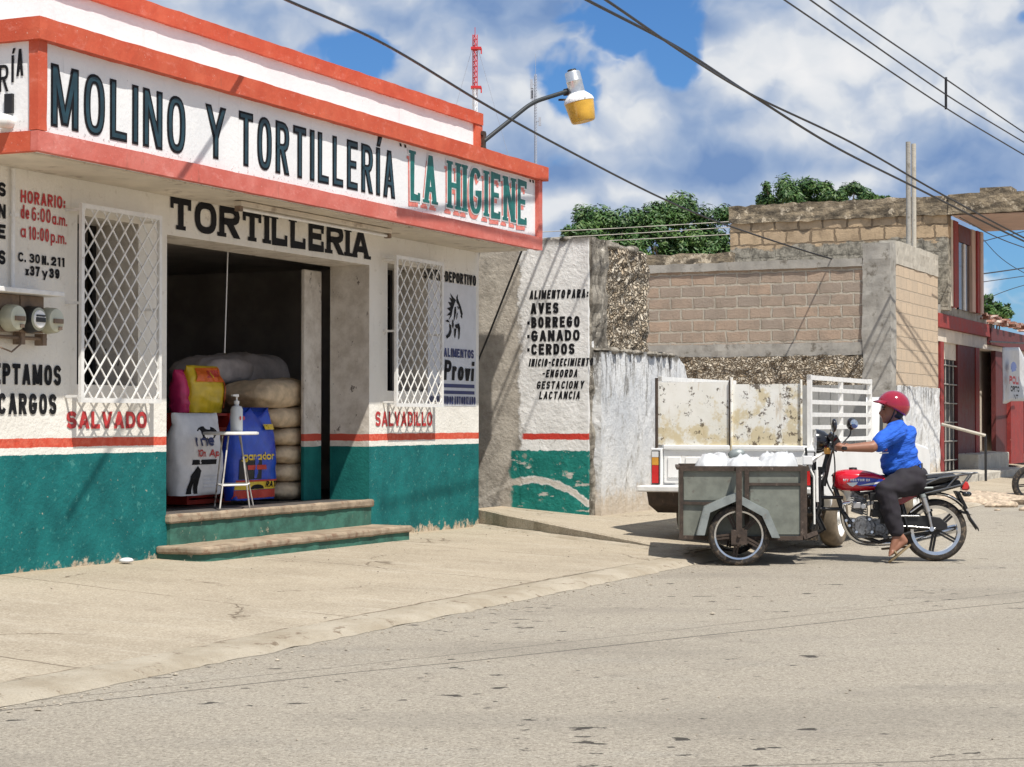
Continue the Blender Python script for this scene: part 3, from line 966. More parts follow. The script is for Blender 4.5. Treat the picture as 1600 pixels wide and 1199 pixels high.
def text(mb, s, O, right, up, W, Hh, pen, gap=.12, serif=0., off=.002, shear=0., fatx=1., space=.8, grow=0.):
    """painted letters s filling W x Hh from lower left corner O; grow widens every stroke (for outlines)"""
    O, right, up = Vector(O), Vector(right).normalized(), Vector(up).normalized()
    nrm = right.cross(up).normalized()
    px = pen * fatx
    units = 0.
    lay = []
    for ch in s:
        if ch == ' ':
            lay.append((None, space))
            units += space
            continue
        w, st = GL[ACC.get(ch, ch)]
        lay.append((ch, w))
        units += w
    ng = sum(1 for i in range(len(s) - 1) if s[i] != ' ' and s[i + 1] != ' ')
    # solve the unit width so that the word fills W
    nl = sum(1 for ch, w in lay if ch)
    k = (W - nl * px - ng * gap * Hh) / max(units, 1e-6)
    if units < .05:
        k = 0
    x = 0.
    layer = [0]

    def quad(ps):
        layer[0] += 1
        o = off + .00025 * (layer[0] % 9)
        mb.add([O + right * (a + shear * b) + up * b + nrm * o for a, b in ps], [(0, 1, 2, 3)] if len(ps) == 4 else [tuple(range(len(ps)))])

    hp = pen / 2
    for i, (ch, w) in enumerate(lay):
        if ch is None:
            x += w * k
            continue
        bw = w * k

        def fx(t):
            return x + px / 2 + t * bw

        def fy(t):
            return hp + t * (Hh - pen)
        for stv in GL[ACC.get(ch, ch)][1]:
            if stv[0] == 'd':
                _, x0, y0, x1, y1 = stv
                dy = abs(y1 - y0) * Hh
                dx = abs(x1 - x0) * bw
                h = px / 2 * min(1.7, math.hypot(dx, dy) / max(dy, 1e-5)) + grow
                Y0, Y1 = y0 * Hh, y1 * Hh
                sg = grow if Y0 > Y1 else -grow
                quad([(fx(x0) - h, Y0 + sg), (fx(x0) + h, Y0 + sg), (fx(x1) + h, Y1 - sg), (fx(x1) - h, Y1 - sg)])
                if serif:
                    for (xx, yy) in ((x0, y0), (x1, y1)):
                        if yy in (0, 1) and not (ch in 'AM' and yy == 1 and ch == 'A') and not ch in 'RN':
                            sy = hp * .55
                            yc = sy if yy == 0 else Hh - sy
                            sw = px * .5 * (1 + serif) + grow
                            quad([(fx(xx) - sw, yc - sy - grow), (fx(xx) + sw, yc - sy - grow), (fx(xx) + sw, yc + sy + grow), (fx(xx) - sw, yc + sy + grow)])
                continue
            _, pts, closed = stv
            Q = [Vector((fx(a), fy(b))) for a, b in pts]
            if not closed:
                d0 = (Q[0] - Q[1]).normalized()
                d1 = (Q[-1] - Q[-2]).normalized()
                Q[0] = Q[0] + d0 * (hp + grow)
                Q[-1] = Q[-1] + d1 * (hp + grow)
            n = len(Q)
            Lf, Rt = [], []
            for j in range(n):
                a = Q[j - 1] if (closed or j > 0) else Q[0]
                c = Q[(j + 1) % n] if (closed or j < n - 1) else Q[-1]
                b = Q[j]
                t1 = (b - a).normalized() if (b - a).length > 1e-7 else (c - b).normalized()
                t2 = (c - b).normalized() if (c - b).length > 1e-7 else t1
                t = (t1 + t2)
                t = t.normalized() if t.length > 1e-6 else t1
                nn = Vector((-t.y, t.x))
                ml = 1 / max(.5, nn.dot(Vector((-t1.y, t1.x))))
                # vertical strokes may be fatter than horizontal ones
                hw = math.hypot(nn.x * px / 2, nn.y * hp) + grow
                Lf.append(b + nn * hw * ml)
                Rt.append(b - nn * hw * ml)
            layer[0] += 1
            o = off + .00025 * (layer[0] % 9)
            vs = [O + right * (p.x + shear * p.y) + up * p.y + nrm * o for p in Lf + Rt]
            m = n if closed else n - 1
            mb.add(vs, [(j, (j + 1) % n, n + (j + 1) % n, n + j) for j in range(m)])
            if serif and not closed:
                for e0, e1, (ra, rb) in ((Q[0], Q[1], pts[0]), (Q[-1], Q[-2], pts[-1])):
                    dd = (e0 - e1).normalized()
                    if abs(dd.y) > .8 and rb in (0, 1):
                        sy = hp * .6
                        yc = sy if rb == 0 else Hh - sy
                        sw = px * .5 * (1 + serif) + grow
                        quad([(e0.x - sw, yc - sy - grow), (e0.x + sw, yc - sy - grow), (e0.x + sw, yc + sy + grow), (e0.x - sw, yc + sy + grow)])
                    elif abs(dd.x) > .8 and rb in (0, 1):
                        sx = px * .28 + grow
                        xc = e0.x - math.copysign(sx, dd.x) + 0
                        ln_ = pen * (1 + serif * .9)
                        y0, y1 = (0, ln_) if rb == 0 else (Hh - ln_, Hh)
                        quad([(xc - sx, y0 - grow), (xc + sx, y0 - grow), (xc + sx, y1 + grow), (xc - sx, y1 + grow)])
        if ch in ACC:
            xm = fx(.5 if w else 0)
            a0 = (xm - px * .35 - grow, Hh * 1.06 - grow)
            quad([a0, (xm + px * .45 + grow, Hh * 1.06 - grow), (xm + px * 1.15 + grow, Hh * 1.26 + grow), (xm + px * .15 - grow, Hh * 1.26 + grow)])
        x += bw + px
        if i + 1 < len(lay) and lay[i + 1][0] is not None:
            x += gap * Hh
    return mb


def lettering(s, O, right, up, W, Hh, pen, m, parent, **kw):
    mb = MB()
    text(mb, s, O, right, up, W, Hh, pen, **kw)
    return mb.build('lettering', m, parent, fix=False)


#@@PART2
# ---------------------------------------------------------------- ground, road, pavement
def sheet(name, pts, m, thick=None):
    mb = MB()
    mb.add(pts, [tuple(range(len(pts)))])
    o = mb.build(name, m)
    return tag(o, None, None, kind='structure')


sheet('ground', [(-900, -300, -.03), (900, -300, -.03), (900, 1500, -.03), (-900, 1500, -.03)], 'dirt')
sheet('road', [S(-70, 3.56), S(160, 3.56), S(160, 15), S(-70, 15)], 'asphalt')


def wall_z(u):
    """height of the pavement along the shop front"""
    return .12 + .05 * min(1., max(0., -u / 8.))


mb = MB()
us = [-40, -20] + [-14 + i * .7 for i in range(21)] + [.3]
vs = [-.3, 0, .6, 1.2, 1.8, 2.4, 2.9, 3.24]
idx = {}
for i, u in enumerate(us):
    for j, v in enumerate(vs):
        t = max(0, min(1, 1 - v / 3.24))
        zz = .045 + (wall_z(u) - .045) * t ** 1.15 + .006 * mnoise.noise(Vector((u * .9, v * 1.3, 0)))
        idx[i, j] = len(mb.v)
        mb.v.append(S(u, v, zz))
for i in range(len(us) - 1):
    for j in range(len(vs) - 1):
        mb.f.append((idx[i, j], idx[i + 1, j], idx[i + 1, j + 1], idx[i, j + 1]))
o = mb.build('pavement', 'pavement', loc=S(0, 0, 0), rot=ROT, smooth=40)
tag(o, None, None, kind='structure')
# kerb strip: low concrete gutter between apron and road, with a worn edge
mb = MB()
n = 240
for i in range(n + 1):
    u = -40 + 24 * i / 20 if i < 20 else (-16 + 20.3 * (i - 20) / 200 if i < 220 else 4.3 + 31 * (i - 219) / 20)
    e = .035 * mnoise.noise(Vector((u * 3.1, 0, 3))) + .022 * mnoise.noise(Vector((u * 9, 5, 0)))
    mb.v += [S(u, 3.262 + .006 * mnoise.noise(Vector((u * 5, 1, 0))), -.02), S(u, 3.264, .050), S(u, 3.31, .052), S(u, 3.50 + e, .038), S(u, 3.57 + e * 1.4, .002 + .0)]
for i in range(n):
    for k in range(4):
        mb.f.append((5 * i + k, 5 * i + 5 + k, 5 * i + 6 + k, 5 * i + 1 + k))
o = mb.build('kerb', 'kerb', loc=S(0, 0, 0), rot=ROT, smooth=60)
tag(o, None, None, kind='structure')

# loose grit along the kerb and in the road
mb = MB()
rg = random.Random(5)
for k in range(620):
    u = rg.uniform(-13, 3)
    v = 3.5 + abs(rg.gauss(0, .22)) if k < 430 else rg.uniform(3.5, 9)
    if k > 540:
        u, v = rg.uniform(-9, .2), rg.uniform(.05, 3.4)
    q = rg.uniform(.003, .010) if k % 25 else rg.uniform(.010, .018)
    zz = .0 if v > 3.5 else .05 + max(0, (wall_z(u) - .045)) * max(0, 1 - v / 3.24)
    c = S(u, v, zz + q * .4)
    mb.add([c + Vector((q * rg.uniform(.7, 1.5), 0, 0)), c + Vector((0, q * rg.uniform(.7, 1.4), 0)), c - Vector((q * rg.uniform(.7, 1.5), 0, 0)), c - Vector((0, q * rg.uniform(.7, 1.4), 0)), c + Z * q * .7, c - Z * q * .6],
           [(0, 1, 4), (1, 2, 4), (2, 3, 4), (3, 0, 4), (1, 0, 5), (2, 1, 5), (3, 2, 5), (0, 3, 5)])
tag(mb.build('gravel', 'grit', None, loc=S(-5, 3.5, 0)), 'loose grit scattered along the worn kerb and the road', 'gravel', kind='stuff')

# raised footway beyond the shop, its broken edge running out to the road
def slab_z(u, v):
    return max(.05, .31 - .077 * v)


mb = MB()
n = 24
A, B = (.06, -.05), (-2.15, 3.28)
top, mid = [], []
for i in range(n + 1):
    t = i / n
    u = A[0] + (B[0] - A[0]) * t + .05 * mnoise.noise(Vector((t * 9, 1, 0)))
    v = A[1] + (B[1] - A[1]) * t
    top.append((u, v))
far = [(35, v) for u, v in top]
for (u, v), (fu, fv) in zip(top, far):
    mb.v += [S(u - .01, v, .03), S(u, v, slab_z(u, v) - .015), S(u + .03, v, slab_z(u, v)), S(fu, fv, slab_z(fu, fv))]
for i in range(n):
    for k in range(3):
        mb.f.append((4 * i + k, 4 * i + 4 + k, 4 * i + 5 + k, 4 * i + 1 + k))
o = mb.build('footway', 'pavement', loc=S(0, 0, 0), rot=ROT)
tag(o, None, None, kind='structure')
# lower kerb in front of it
mb = MB()
for i in range(n + 1):
    t = i / n
    u, v = top[i]
    w = .20 + .03 * mnoise.noise(Vector((t * 7, 4, 0)))
    h = (.33 - .02 * t) * slab_z(u, v) + .035 + .01 * mnoise.noise(Vector((t * 14, 2, 0)))
    u2 = u - .02 - w * .85
    v2 = v - w * .45 + .05
    mb.v += [S(u - .02, v, h + .01), S(u2 + .05, v2, h), S(u2, v2 - .02, h - .05), S(u2 - .02, v2 - .02, .03)]
for i in range(n):
    for k in range(3):
        mb.f.append((4 * i + k, 4 * i + 4 + k, 4 * i + 5 + k, 4 * i + 1 + k))
o = mb.build('footway_kerb', 'kerb', loc=S(0, 0, 0), rot=ROT, smooth=50)
tag(o, None, None, kind='structure')


def roughen(o, size=.12, amp=.02, freq=4., zmin=-9., seed=0.):
    """cut a mesh finer and wear its faces and edges"""
    bm = bmesh.new()
    bm.from_mesh(o.data)
    bmesh.ops.remove_doubles(bm, verts=bm.verts, dist=1e-5)
    for _ in range(7):
        es = [e for e in bm.edges if e.calc_length() > size]
        if not es:
            break
        bmesh.ops.subdivide_edges(bm, edges=es, cuts=1, use_grid_fill=True)
        if len(bm.verts) > 60000:
            break
    sv = Vector((seed, seed * 2, 0))
    bm.normal_update()
    for v in bm.verts:
        if v.co.z > zmin:
            v.co += v.normal * amp * (mnoise.noise(v.co * freq + sv) + .6 * mnoise.noise(v.co * freq * 2.7 + sv))
    bm.to_mesh(o.data)
    bm.free()
    return o


# ---------------------------------------------------------------- the shop
shop = thing('tortilla_shop', 'white and teal corner shop with orange sign band reading MOLINO Y TORTILLERÍA', 'shop', S(0, 0, 0), ROT)
US, UE = -8.66, 0.
DOOR = (-6.0, -2.52, .50, 2.85)
WIN1 = (-7.20, -6.40, 1.58, 2.90)
WIN2 = (-2.14, -1.25, 1.60, 2.90)
WT = .45


def wall_holes(mb, u0, u1, z0, z1, holes, v):
    a = sorted({u0, u1, *[h[0] for h in holes], *[h[1] for h in holes]})
    b = sorted({z0, z1, *[h[2] for h in holes], *[h[3] for h in holes]})
    for i in range(len(a) - 1):
        for j in range(len(b) - 1):
            cu, cz = (a[i] + a[i + 1]) / 2, (b[j] + b[j + 1]) / 2
            if any(h[0] < cu < h[1] and h[2] < cz < h[3] for h in holes):
                continue
            mb.add([S(a[i], v, b[j]), S(a[i + 1], v, b[j]), S(a[i + 1], v, b[j + 1]), S(a[i], v, b[j + 1])], [(0, 1, 2, 3)])


HOLES = [DOOR, WIN1, WIN2]
mb = MB()
wall_holes(mb, US, UE, -.05, 4.66, HOLES, 0)
mb.add([S(UE, 0, -.05), S(UE, -7, -.05), S(UE, -7, 4.66), S(UE, 0, 4.66)], [(0, 1, 2, 3)])
mb.add([S(US, 0, -.05), S(US, -7, -.05), S(US, -7, 4.66), S(US, 0, 4.66)], [(0, 1, 2, 3)])
mb.add([S(US, -7, -.05), S(UE, -7, -.05), S(UE, -7, 4.66), S(US, -7, 4.66)], [(0, 1, 2, 3)])
mb.build('wall', 'shop_stucco', shop, fix=False)
mb = MB()
for h in HOLES:
    u0, u1, z0, z1 = h
    for a, b in (((u0, z0), (u0, z1)), ((u0, z1), (u1, z1)), ((u1, z1), (u1, z0))) + (() if h is DOOR else (((u1, z0), (u0, z0)),)):
        mb.add([S(a[0], 0, a[1]), S(b[0], 0, b[1]), S(b[0], -WT, b[1]), S(a[0], -WT, a[1])], [(0, 1, 2, 3)])
mb.build('jamb', 'jamb_plaster', shop, fix=False)
mb = MB()
mb.sbox(-2.91, -2.575, -.56, -.515, .50, 2.80)
mb.build('inner_pier', 'jamb_plaster', shop, bevel=.012)
# roof slab and room
mb = MB()
mb.sbox(US + .01, UE - .01, -6.99, -.01, 3.05, 3.25)
mb.build('roof', 'soffit', shop)
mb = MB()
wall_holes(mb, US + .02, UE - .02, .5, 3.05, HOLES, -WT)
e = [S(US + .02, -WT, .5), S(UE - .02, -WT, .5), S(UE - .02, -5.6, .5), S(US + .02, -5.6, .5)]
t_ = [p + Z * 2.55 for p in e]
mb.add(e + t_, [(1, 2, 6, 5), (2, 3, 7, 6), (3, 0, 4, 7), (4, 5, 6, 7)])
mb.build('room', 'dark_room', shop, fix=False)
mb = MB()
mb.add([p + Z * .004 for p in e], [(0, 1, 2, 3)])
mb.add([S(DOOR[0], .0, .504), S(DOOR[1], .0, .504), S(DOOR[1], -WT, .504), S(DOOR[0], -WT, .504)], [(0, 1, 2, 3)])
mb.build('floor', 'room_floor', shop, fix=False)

# steps: painted riser with a bare worn tread
def step(u0, u1, v1, z0, z1, nose, round_left, name='step'):
    def outline(g, zz):
        P = []
        if round_left:
            for k in range(7):
                a = R(180 + 90 * k / 6)
                P.append(S(u0 + round_left - g + (round_left) * math.cos(a), v1 - round_left + g - round_left * math.sin(a), zz))
        else:
            P += [S(u0 - g, v1 + g, zz)]
        P += [S(u1 + g, v1 + g, zz), S(u1 + g, -.02 if not round_left else .0, zz), S(u0 - g, -.02 if not round_left else .0, zz)]
        return P
    mb = MB().prism(outline(-.012, z0), Z * (z1 - nose - z0))
    o = mb.build(name, 'step_green', shop)
    roughen(o, .09, .006, 6)
    mb = MB().prism(outline(.012, z1 - nose), Z * nose)
    o2 = mb.build('tread', 'step_edge', o, bevel=.018)
    roughen(o2, .10, .006, 5)
    return o


XF_keep = XF
step(-6.0, -2.52, .045, .08, .515, .075, 0)
step(-6.14, -2.50, .46, .04, .262, .062, .16)

# parapet with orange coping, kept clear of the sign band
mb = MB()
mb.sbox(US, UE, -.16, .004, 4.09, 4.60)
mb.build('parapet', 'sign_white', shop)
mb = MB()
mb.sbox(US - .03, UE + .03, -.22, .045, 4.60, 4.735)
mb.sbox(UE - .15, UE + .03, -.18, .035, 4.09, 4.598)
o = mb.build('coping', 'trim_orange', shop)
roughen(o, .12, .006, 4)

# sign band
SB0, SB1 = 3.17, 4.085
band = MB().sbox(US + .02, UE - .02, .008, .735, SB0 + .02, SB1 - .02).build('sign_band', 'sign_white', shop)
mb = MB()
mb.sbox(US - .03, UE + .09, .30, .815, 3.94, SB1 + .01)
mb.sbox(US - .03, US + .06, .003, .298, 3.94, SB1 + .01)
o = mb.build('trim', 'trim_orange', band)
roughen(o, .12, .005, 4)
mb = MB()
mb.sbox(US, US + .10, .70, .78, SB0 + .145, 3.938)
o = mb.build('trim', 'trim_orange', band)
roughen(o, .12, .004, 4)
mb = MB()
mb.sbox(US, UE, .715, .78, SB0, SB0 + .14)
mb.sbox(UE - .10, UE, .66, .779, SB0 + .142, 3.938)
o = mb.build('trim', 'trim_pink', band)
roughen(o, .12, .004, 4)
mb = MB()
mb.sbox(US, US + .07, .005, .712, SB0, SB0 + .14)
o = mb.build('trim', 'trim_orange', band)
mb = MB()
mb.sbox(US + .02, UE - .01, .006, .60, SB0 + .004, SB0 + .018)
mb.build('soffit', 'soffit', band)

VF = .735


def sign(s, u0, z0, u1, Hh, pen, m, dv=0., du=0., dz=0., grow=0., **kw):
    return lettering(s, S(u0 + du, VF + dv, z0 + dz), U, Z, u1 - u0, Hh, pen, m, band, grow=grow, **kw)


# black letters with a dark blue green core
for s, a, b, z0, hh in (('MOLINO', -8.46, -6.82, 3.375, .43), ('Y', -6.53, -6.25, 3.40, .41), ('TORTILLERÍA', -6.05, -3.36, 3.395, .43)):
    fat = 1.0
    sign(s, a, z0, b, hh, .055, 'paint_black', dv=.001, grow=.008, fatx=1.15, gap=.17)
    sign(s, a, z0, b, hh, .055, 'paint_darkteal', dv=.004, grow=-.012, fatx=1.15, gap=.17)
for s, a, b in (('LA', -3.06, -2.50), ('HIGIENE', -2.26, -.33)):
    sign(s, a, 3.42, b, .47, .050, 'paint_pinkred', dv=.001, du=-.035, dz=-.06, fatx=1.75, serif=.6, gap=.135)
    sign(s, a, 3.42, b, .47, .050, 'paint_white', dv=.004, grow=.013, fatx=1.75, serif=.6, gap=.135)
    sign(s, a, 3.42, b, .47, .050, 'paint_teal', dv=.008, fatx=1.75, serif=.6, gap=.135)
sign('"', -3.27, 3.80, -3.13, .13, .035, 'paint_black', dv=.002)
sign('"', -.26, 3.80, -.14, .13, .035, 'paint_black', dv=.002)
# side panel of the band: the end of another word
pS = atU(0, 140, US + .02)
uS, vS = to_uv(pS)
lettering('TORTILL', S(US + .018, -.62, 3.56), N, Z, .92, .17, .022, 'paint_black', band, off=.003)
lettering('E', S(US + .018, .335, 3.575), N, Z, .07, .17, .022, 'paint_black', band, off=.003)
lettering('R', S(US + .018, .425, 3.60), N, Z, .085, .19, .022, 'paint_black', band, off=.003)
lettering('Í', S(US + .018, .535, 3.66), N, Z, .034, .19, .022, 'paint_black', band, off=.003)
lettering('A', S(US + .018, .578, 3.70), N, Z, .062, .19, .022, 'paint_black', band, off=.003)
mb = MB()
a = atU(10, 148, US + .02)
b = atU(22, 177, US + .02)
va, vb = to_uv(a)[1], to_uv(b)[1]
mb.sbox(US - .004, US + .03, va, vb, b.z, a.z)
mb.build('vent', 'black', band)
c = atU(14, 190, US)
vc = to_uv(c)[1]
mb = MB().tube([S(US + .02, vc - .01, c.z - .0), S(US - .04, vc - .01, c.z), S(US - .07, vc - .05, c.z), S(US - .07, vc - .9, c.z)], .05, 12)
mb.build('drain_pipe', 'white_metal', band, smooth=50)

# painted writing on the wall
WV = 0.004


def wtext(s, u0, z0, u1, hh, pen, m, **kw):
    return lettering(s, S(u0, WV, z0), U, Z, u1 - u0, hh, pen, m, shop, **kw)


wtext('TORTILLERÍA', -5.97, 2.905, -2.53, .275, .060, 'paint_black', fatx=1.35, serif=.75, gap=.16)
wtext('HORARIO:', -7.885, 2.925, -7.36, .095, .019, 'paint_red', gap=.16)
wtext('de', -7.885, 2.805, -7.785, .105, .017, 'paint_red')
wtext('6:00', -7.755, 2.80, -7.535, .105, .0155, 'paint_red', gap=.15)
wtext('a.m.', -7.515, 2.795, -7.335, .095, .014, 'paint_red', gap=.1)
wtext('a', -7.885, 2.665, -7.825, .10, .015, 'paint_red')
wtext('10:00', -7.79, 2.655, -7.555, .10, .0155, 'paint_red', gap=.15)
wtext('p.m.', -7.53, 2.655, -7.345, .095, .014, 'paint_red', gap=.1)
wtext('C. 30', -7.91, 2.482, -7.66, .07, .016, 'paint_black', gap=.15)
wtext('N.', -7.635, 2.478, -7.555, .07, .019, 'paint_black', gap=.15)
wtext('211', -7.525, 2.478, -7.365, .07, .021, 'paint_black', gap=.2)
wtext('x37', -7.83, 2.385, -7.66, .075, .019, 'paint_black', gap=.15)
wtext('y', -7.635, 2.385, -7.565, .075, .018, 'paint_black', gap=.15)
wtext('39', -7.545, 2.383, -7.425, .075, .020, 'paint_black', gap=.18)
for s, z0 in (('S', 2.945), ('N', 2.785), ('E', 2.635), ('OS', 2.445)):
    w = .085 if len(s) == 1 else .18
    wtext(s, -8.055 - w + .0, z0, -8.055, .105, .026, 'paint_black', gap=.2)
wtext('ACEPTAMOS', -8.42, 1.565, -7.40, .155, .034, 'paint_black', gap=.15)
wtext('ENCARGOS', -8.36, 1.345, -7.455, .155, .034, 'paint_black', gap=.15)
wtext('SALVADO', -7.33, 1.235, -6.285, .135, .034, 'paint_red', gap=.15, fatx=1.15)
wtext('SALVADILLO', -2.40, 1.24, -1.15, .150, .030, 'paint_red', gap=.15)

# notice painted on a grey panel at the right end of the wall
mb = MB().add([S(-1.25, .003, 1.455), S(-.075, .003, 1.455), S(-.075, .003, 2.79), S(-1.25, .003, 2.79)], [(0, 1, 2, 3)])
mb.build('notice_panel', 'panel_grey', shop)
WV = .006
wtext('SUPER-DEPORTIVO', -1.36, 2.795, -.085, .115, .024, 'paint_black', gap=.12, fatx=1.3)
wtext('ALIMENTOS', -.88, 1.985, -.14, .095, .022, 'paint_navy', gap=.14, fatx=1.2)
wtext('Provi', -.88, 1.735, -.15, .215, .042, 'paint_black', gap=.11, fatx=1.5, shear=.12)
wtext('DISTRIBUIDOR AUTORIZADO', -1.24, 1.475, -.10, .085, .018, 'paint_navy', gap=.12, fatx=1.3)
mb = MB()
for z0, z1 in ((1.655, 1.695), (1.585, 1.622)):
    mb.add([S(-1.0, WV, z0), S(-.12, WV, z0), S(-.12, WV, z1), S(-1.0, WV, z1)], [(0, 1, 2, 3)])
mb.build('stripe', 'paint_navy', shop)
# brush drawing of a rearing horse's head, mane and forelegs, in strokes
mb = MB()
HX, HZ, HS = -.86, 2.18, .50


def blot(pts, k):
    mb.add([S(HX + p[0] * HS * .92, WV + .0003 * k, HZ + p[1] * HS) for p in pts], [tuple(range(len(pts)))])


strokes = [
    [(.62, .93), (.70, 1.0), (.70, .90), (.86, .74), (.97, .58), (.93, .52), (.86, .56), (.80, .66), (.72, .76), (.62, .82)],
    [(.66, .74), (.76, .70), (.72, .66)], [(.84, .52), (.92, .47), (.95, .51), (.88, .55)],
    [(.60, .86), (.44, .92), (.28, 1.0), (.38, .88), (.24, .90), (.36, .80), (.18, .80), (.32, .70), (.12, .66), (.30, .60), (.10, .50), (.30, .52), (.20, .40), (.36, .50), (.42, .64), (.52, .78)],
    [(.52, .70), (.60, .72), (.62, .60), (.54, .46), (.46, .36), (.50, .52)],
    [(.64, .56), (.70, .60), (.66, .48), (.60, .42)],
    [(.02, .38), (.16, .42), (.28, .36), (.16, .36)],
    [(.24, .34), (.34, .30), (.36, .16), (.28, .06), (.12, .0), (.06, .06), (.20, .12), (.26, .20)],
    [(.54, .32), (.76, .36), (.82, .26), (.78, .04), (.72, .0), (.73, .14), (.70, .24), (.58, .26)],
    [(.50, .24), (.62, .24), (.58, .10), (.54, .02), (.50, .10)],
    [(.40, .44), (.48, .34), (.44, .22), (.38, .30)],
]
for i, s in enumerate(strokes):
    blot(s, i)
mb.build('horse_drawing', 'paint_black', shop, fix=False)

# window grilles and the openings behind
def grille(u0, u1, z0, z1, v=.15):
    mb = MB()
    r = .013
    fr = [S(u0, v, z0), S(u1, v, z0), S(u1, v, z1), S(u0, v, z1)]
    for a, b in zip(fr, fr[1:] + fr[:1]):
        dd = (b - a).normalized()
        side = dd.cross(N)
        mb.box((a + b) / 2, dd * ((b - a).length / 2 + (.018 if abs(dd.z) < .5 else -.018)), N * .014, side * .018)
    # side returns to the wall
    for u in (u0, u1):
        for z in (z0 + .03, (z0 + z1) / 2, z1 - .03):
            mb.box(S(u, v / 2, z), U * .010, N * v / 2, Z * .010)
    w, h = (u1 - u0) / 6.5, (z1 - z0) / 8.3
    sl = h / w
    for sgn in (1, -1):
        k = -20
        while k < 40:
            c0 = z0 + k * h
            pts = []
            # z = c0 + sgn * sl * (u - u0); clip to the frame
            ua, ub = u0, u1
            za, zb = c0, c0 + sgn * sl * (u1 - u0)
            lo, hi = z0, z1

            def uz(z):
                return u0 + (z - c0) / (sgn * sl)
            if sgn > 0:
                ua = max(u0, uz(lo))
                ub = min(u1, uz(hi))
            else:
                ua = max(u0, uz(hi))
                ub = min(u1, uz(lo))
            if ub - ua > .01:
                pa = S(ua, v + .006 * sgn, c0 + sgn * sl * (ua - u0))
                pb = S(ub, v + .006 * sgn, c0 + sgn * sl * (ub - u0))
                dd = (pb - pa).normalized()
                mb.box((pa + pb) / 2, dd * (pb - pa).length / 2, N * .004, dd.cross(N) * .0062)
            k += 1
    return mb.build('window_grille', 'white_metal', shop)


grille(-7.34, -6.32, 1.455, 2.95)
grille(-2.23, -1.21, 1.455, 2.95)
for (u0, u1, z0, z1) in (WIN1, WIN2):
    w = MB().sbox(u0, u0 + .05, -WT - .02, -WT + .03, z0, z1).sbox(u1 - .05, u1, -WT - .02, -WT + .03, z0, z1).sbox(u0 + .052, u1 - .052, -WT - .02, -WT + .03, z1 - .05, z1).build('window', 'black', shop)
    mb = MB()
    k = u0 + .13
    while k < u1 - .08:
        mb.tube([S(k, -WT, z0), S(k, -WT, z1)], .008, 6)
        k += .11
    for z in (z0 + .45, z0 + .9):
        mb.tube([S(u0, -WT + .012, z), S(u1, -WT + .012, z)], .008, 6)
    mb.build('window_bars', 'black', w)

# conduit, strip light
mb = MB().tube([S(-8.0, .03, 2.28), S(-8.0, .03, 3.16)], .016, 8).box(S(-7.98, .03, 2.82), U * .03, N * .02, Z * .012)
mb.build('conduit', 'white_metal', shop, smooth=50)
t = thing('strip_light', 'cream fluorescent strip light under the sign above the shop door', 'light fixture', S(-4.15, .35, 3.17), ROT)
MB().sbox(-5.5, -2.8, .33, .41, 3.125, 3.168).build('housing', 'soffit', t, bevel=.006)
mb = MB().cyl(S(-5.45, .37, 3.10), S(-2.85, .37, 3.10), .014, 10)
mb.build('tube', 'white_metal', t, smooth=50)
mb = MB().sbox(-5.5, -5.46, .34, .40, 3.08, 3.123).sbox(-2.84, -2.8, .34, .40, 3.08, 3.123)
mb.build('end_cap', 'meter_box', t)

# electricity meters under a little shelf
t = thing('meter_shelter', 'rusty brown meter shelter with a white slab lid on the shop wall', 'meter box', S(-7.9, 0, 2.1), ROT)
MB().sbox(-8.62, -7.66, .005, .24, 2.225, 2.262).build('lid', 'white_metal', t, bevel=.006)
mb = MB()
for a in (-8.60, -8.30, -8.02):
    mb.sbox(a, a + .27, .005, .118, 1.95, 2.223)
mb.build('back_box', 'meter_box', t, bevel=.006)
mb = MB()
mb.tube([S(-8.7, .08, 1.91), S(-7.68, .08, 1.91)], .014, 8)
for a in (-8.3, -8.0, -7.75):
    mb.sbox(a, a + .045, .03, .11, 1.86, 1.948)
mb.tube([S(-7.98, .10, 1.93), S(-8.02, .12, 1.86), S(-8.12, .12, 1.80), S(-8.22, .10, 1.83)], .007, 6)
mb.build('pipe', 'meter_box', t, smooth=40)
for i, (px, lab) in enumerate(((-14, None), (16, 'greenish round electricity meter left of the dark one with a white dial'), (48, 'dark round electricity meter with a white dial between two greenish ones'), (76, 'greenish round electricity meter at the right end of the meter shelf'))):
    if lab is None:
        continue
    c = atV(px, 502, .15)
    uu, _ = to_uv(c)
    zz = 2.045
    m_ = thing('electric_meter', lab, 'meter', S(uu, .12, zz), ROT, group='electricity meters on the shop wall')
    MB().lathe(S(uu, .127, zz), N, [(.0001, 0), (.098, 0), (.102, .015), (.098, .04), (.094, .085), (.085, .098)], 28).build('body', 'meter_body' if i != 2 else 'black', m_, smooth=40)
    MB().lathe(S(uu, .127, zz), N, [(.086, .0985), (.06, .106), (.0001, .108)], 28).build('face', 'meter_face' if i != 2 else 'meter_body', m_, smooth=40)
    if i == 2:
        MB().lathe(S(uu, .127, zz), N, [(.068, .104), (.062, .114), (.0001, .115)], 24).build('dial', 'paint_white', m_, smooth=40)
    mb = MB()
    mb.sbox(uu - .052, uu + .052, .235, .2485, zz - .022, zz + .012)
    if i == 2:
        mb.sbox(uu - .05, uu + .05, .235, .2485, zz + .02, zz + .032)
    else:
        mb.sbox(uu + .01, uu + .045, .225, .244, zz - .07, zz - .045)
    mb.build('display', 'meter_box' if i != 2 else 'black', m_)

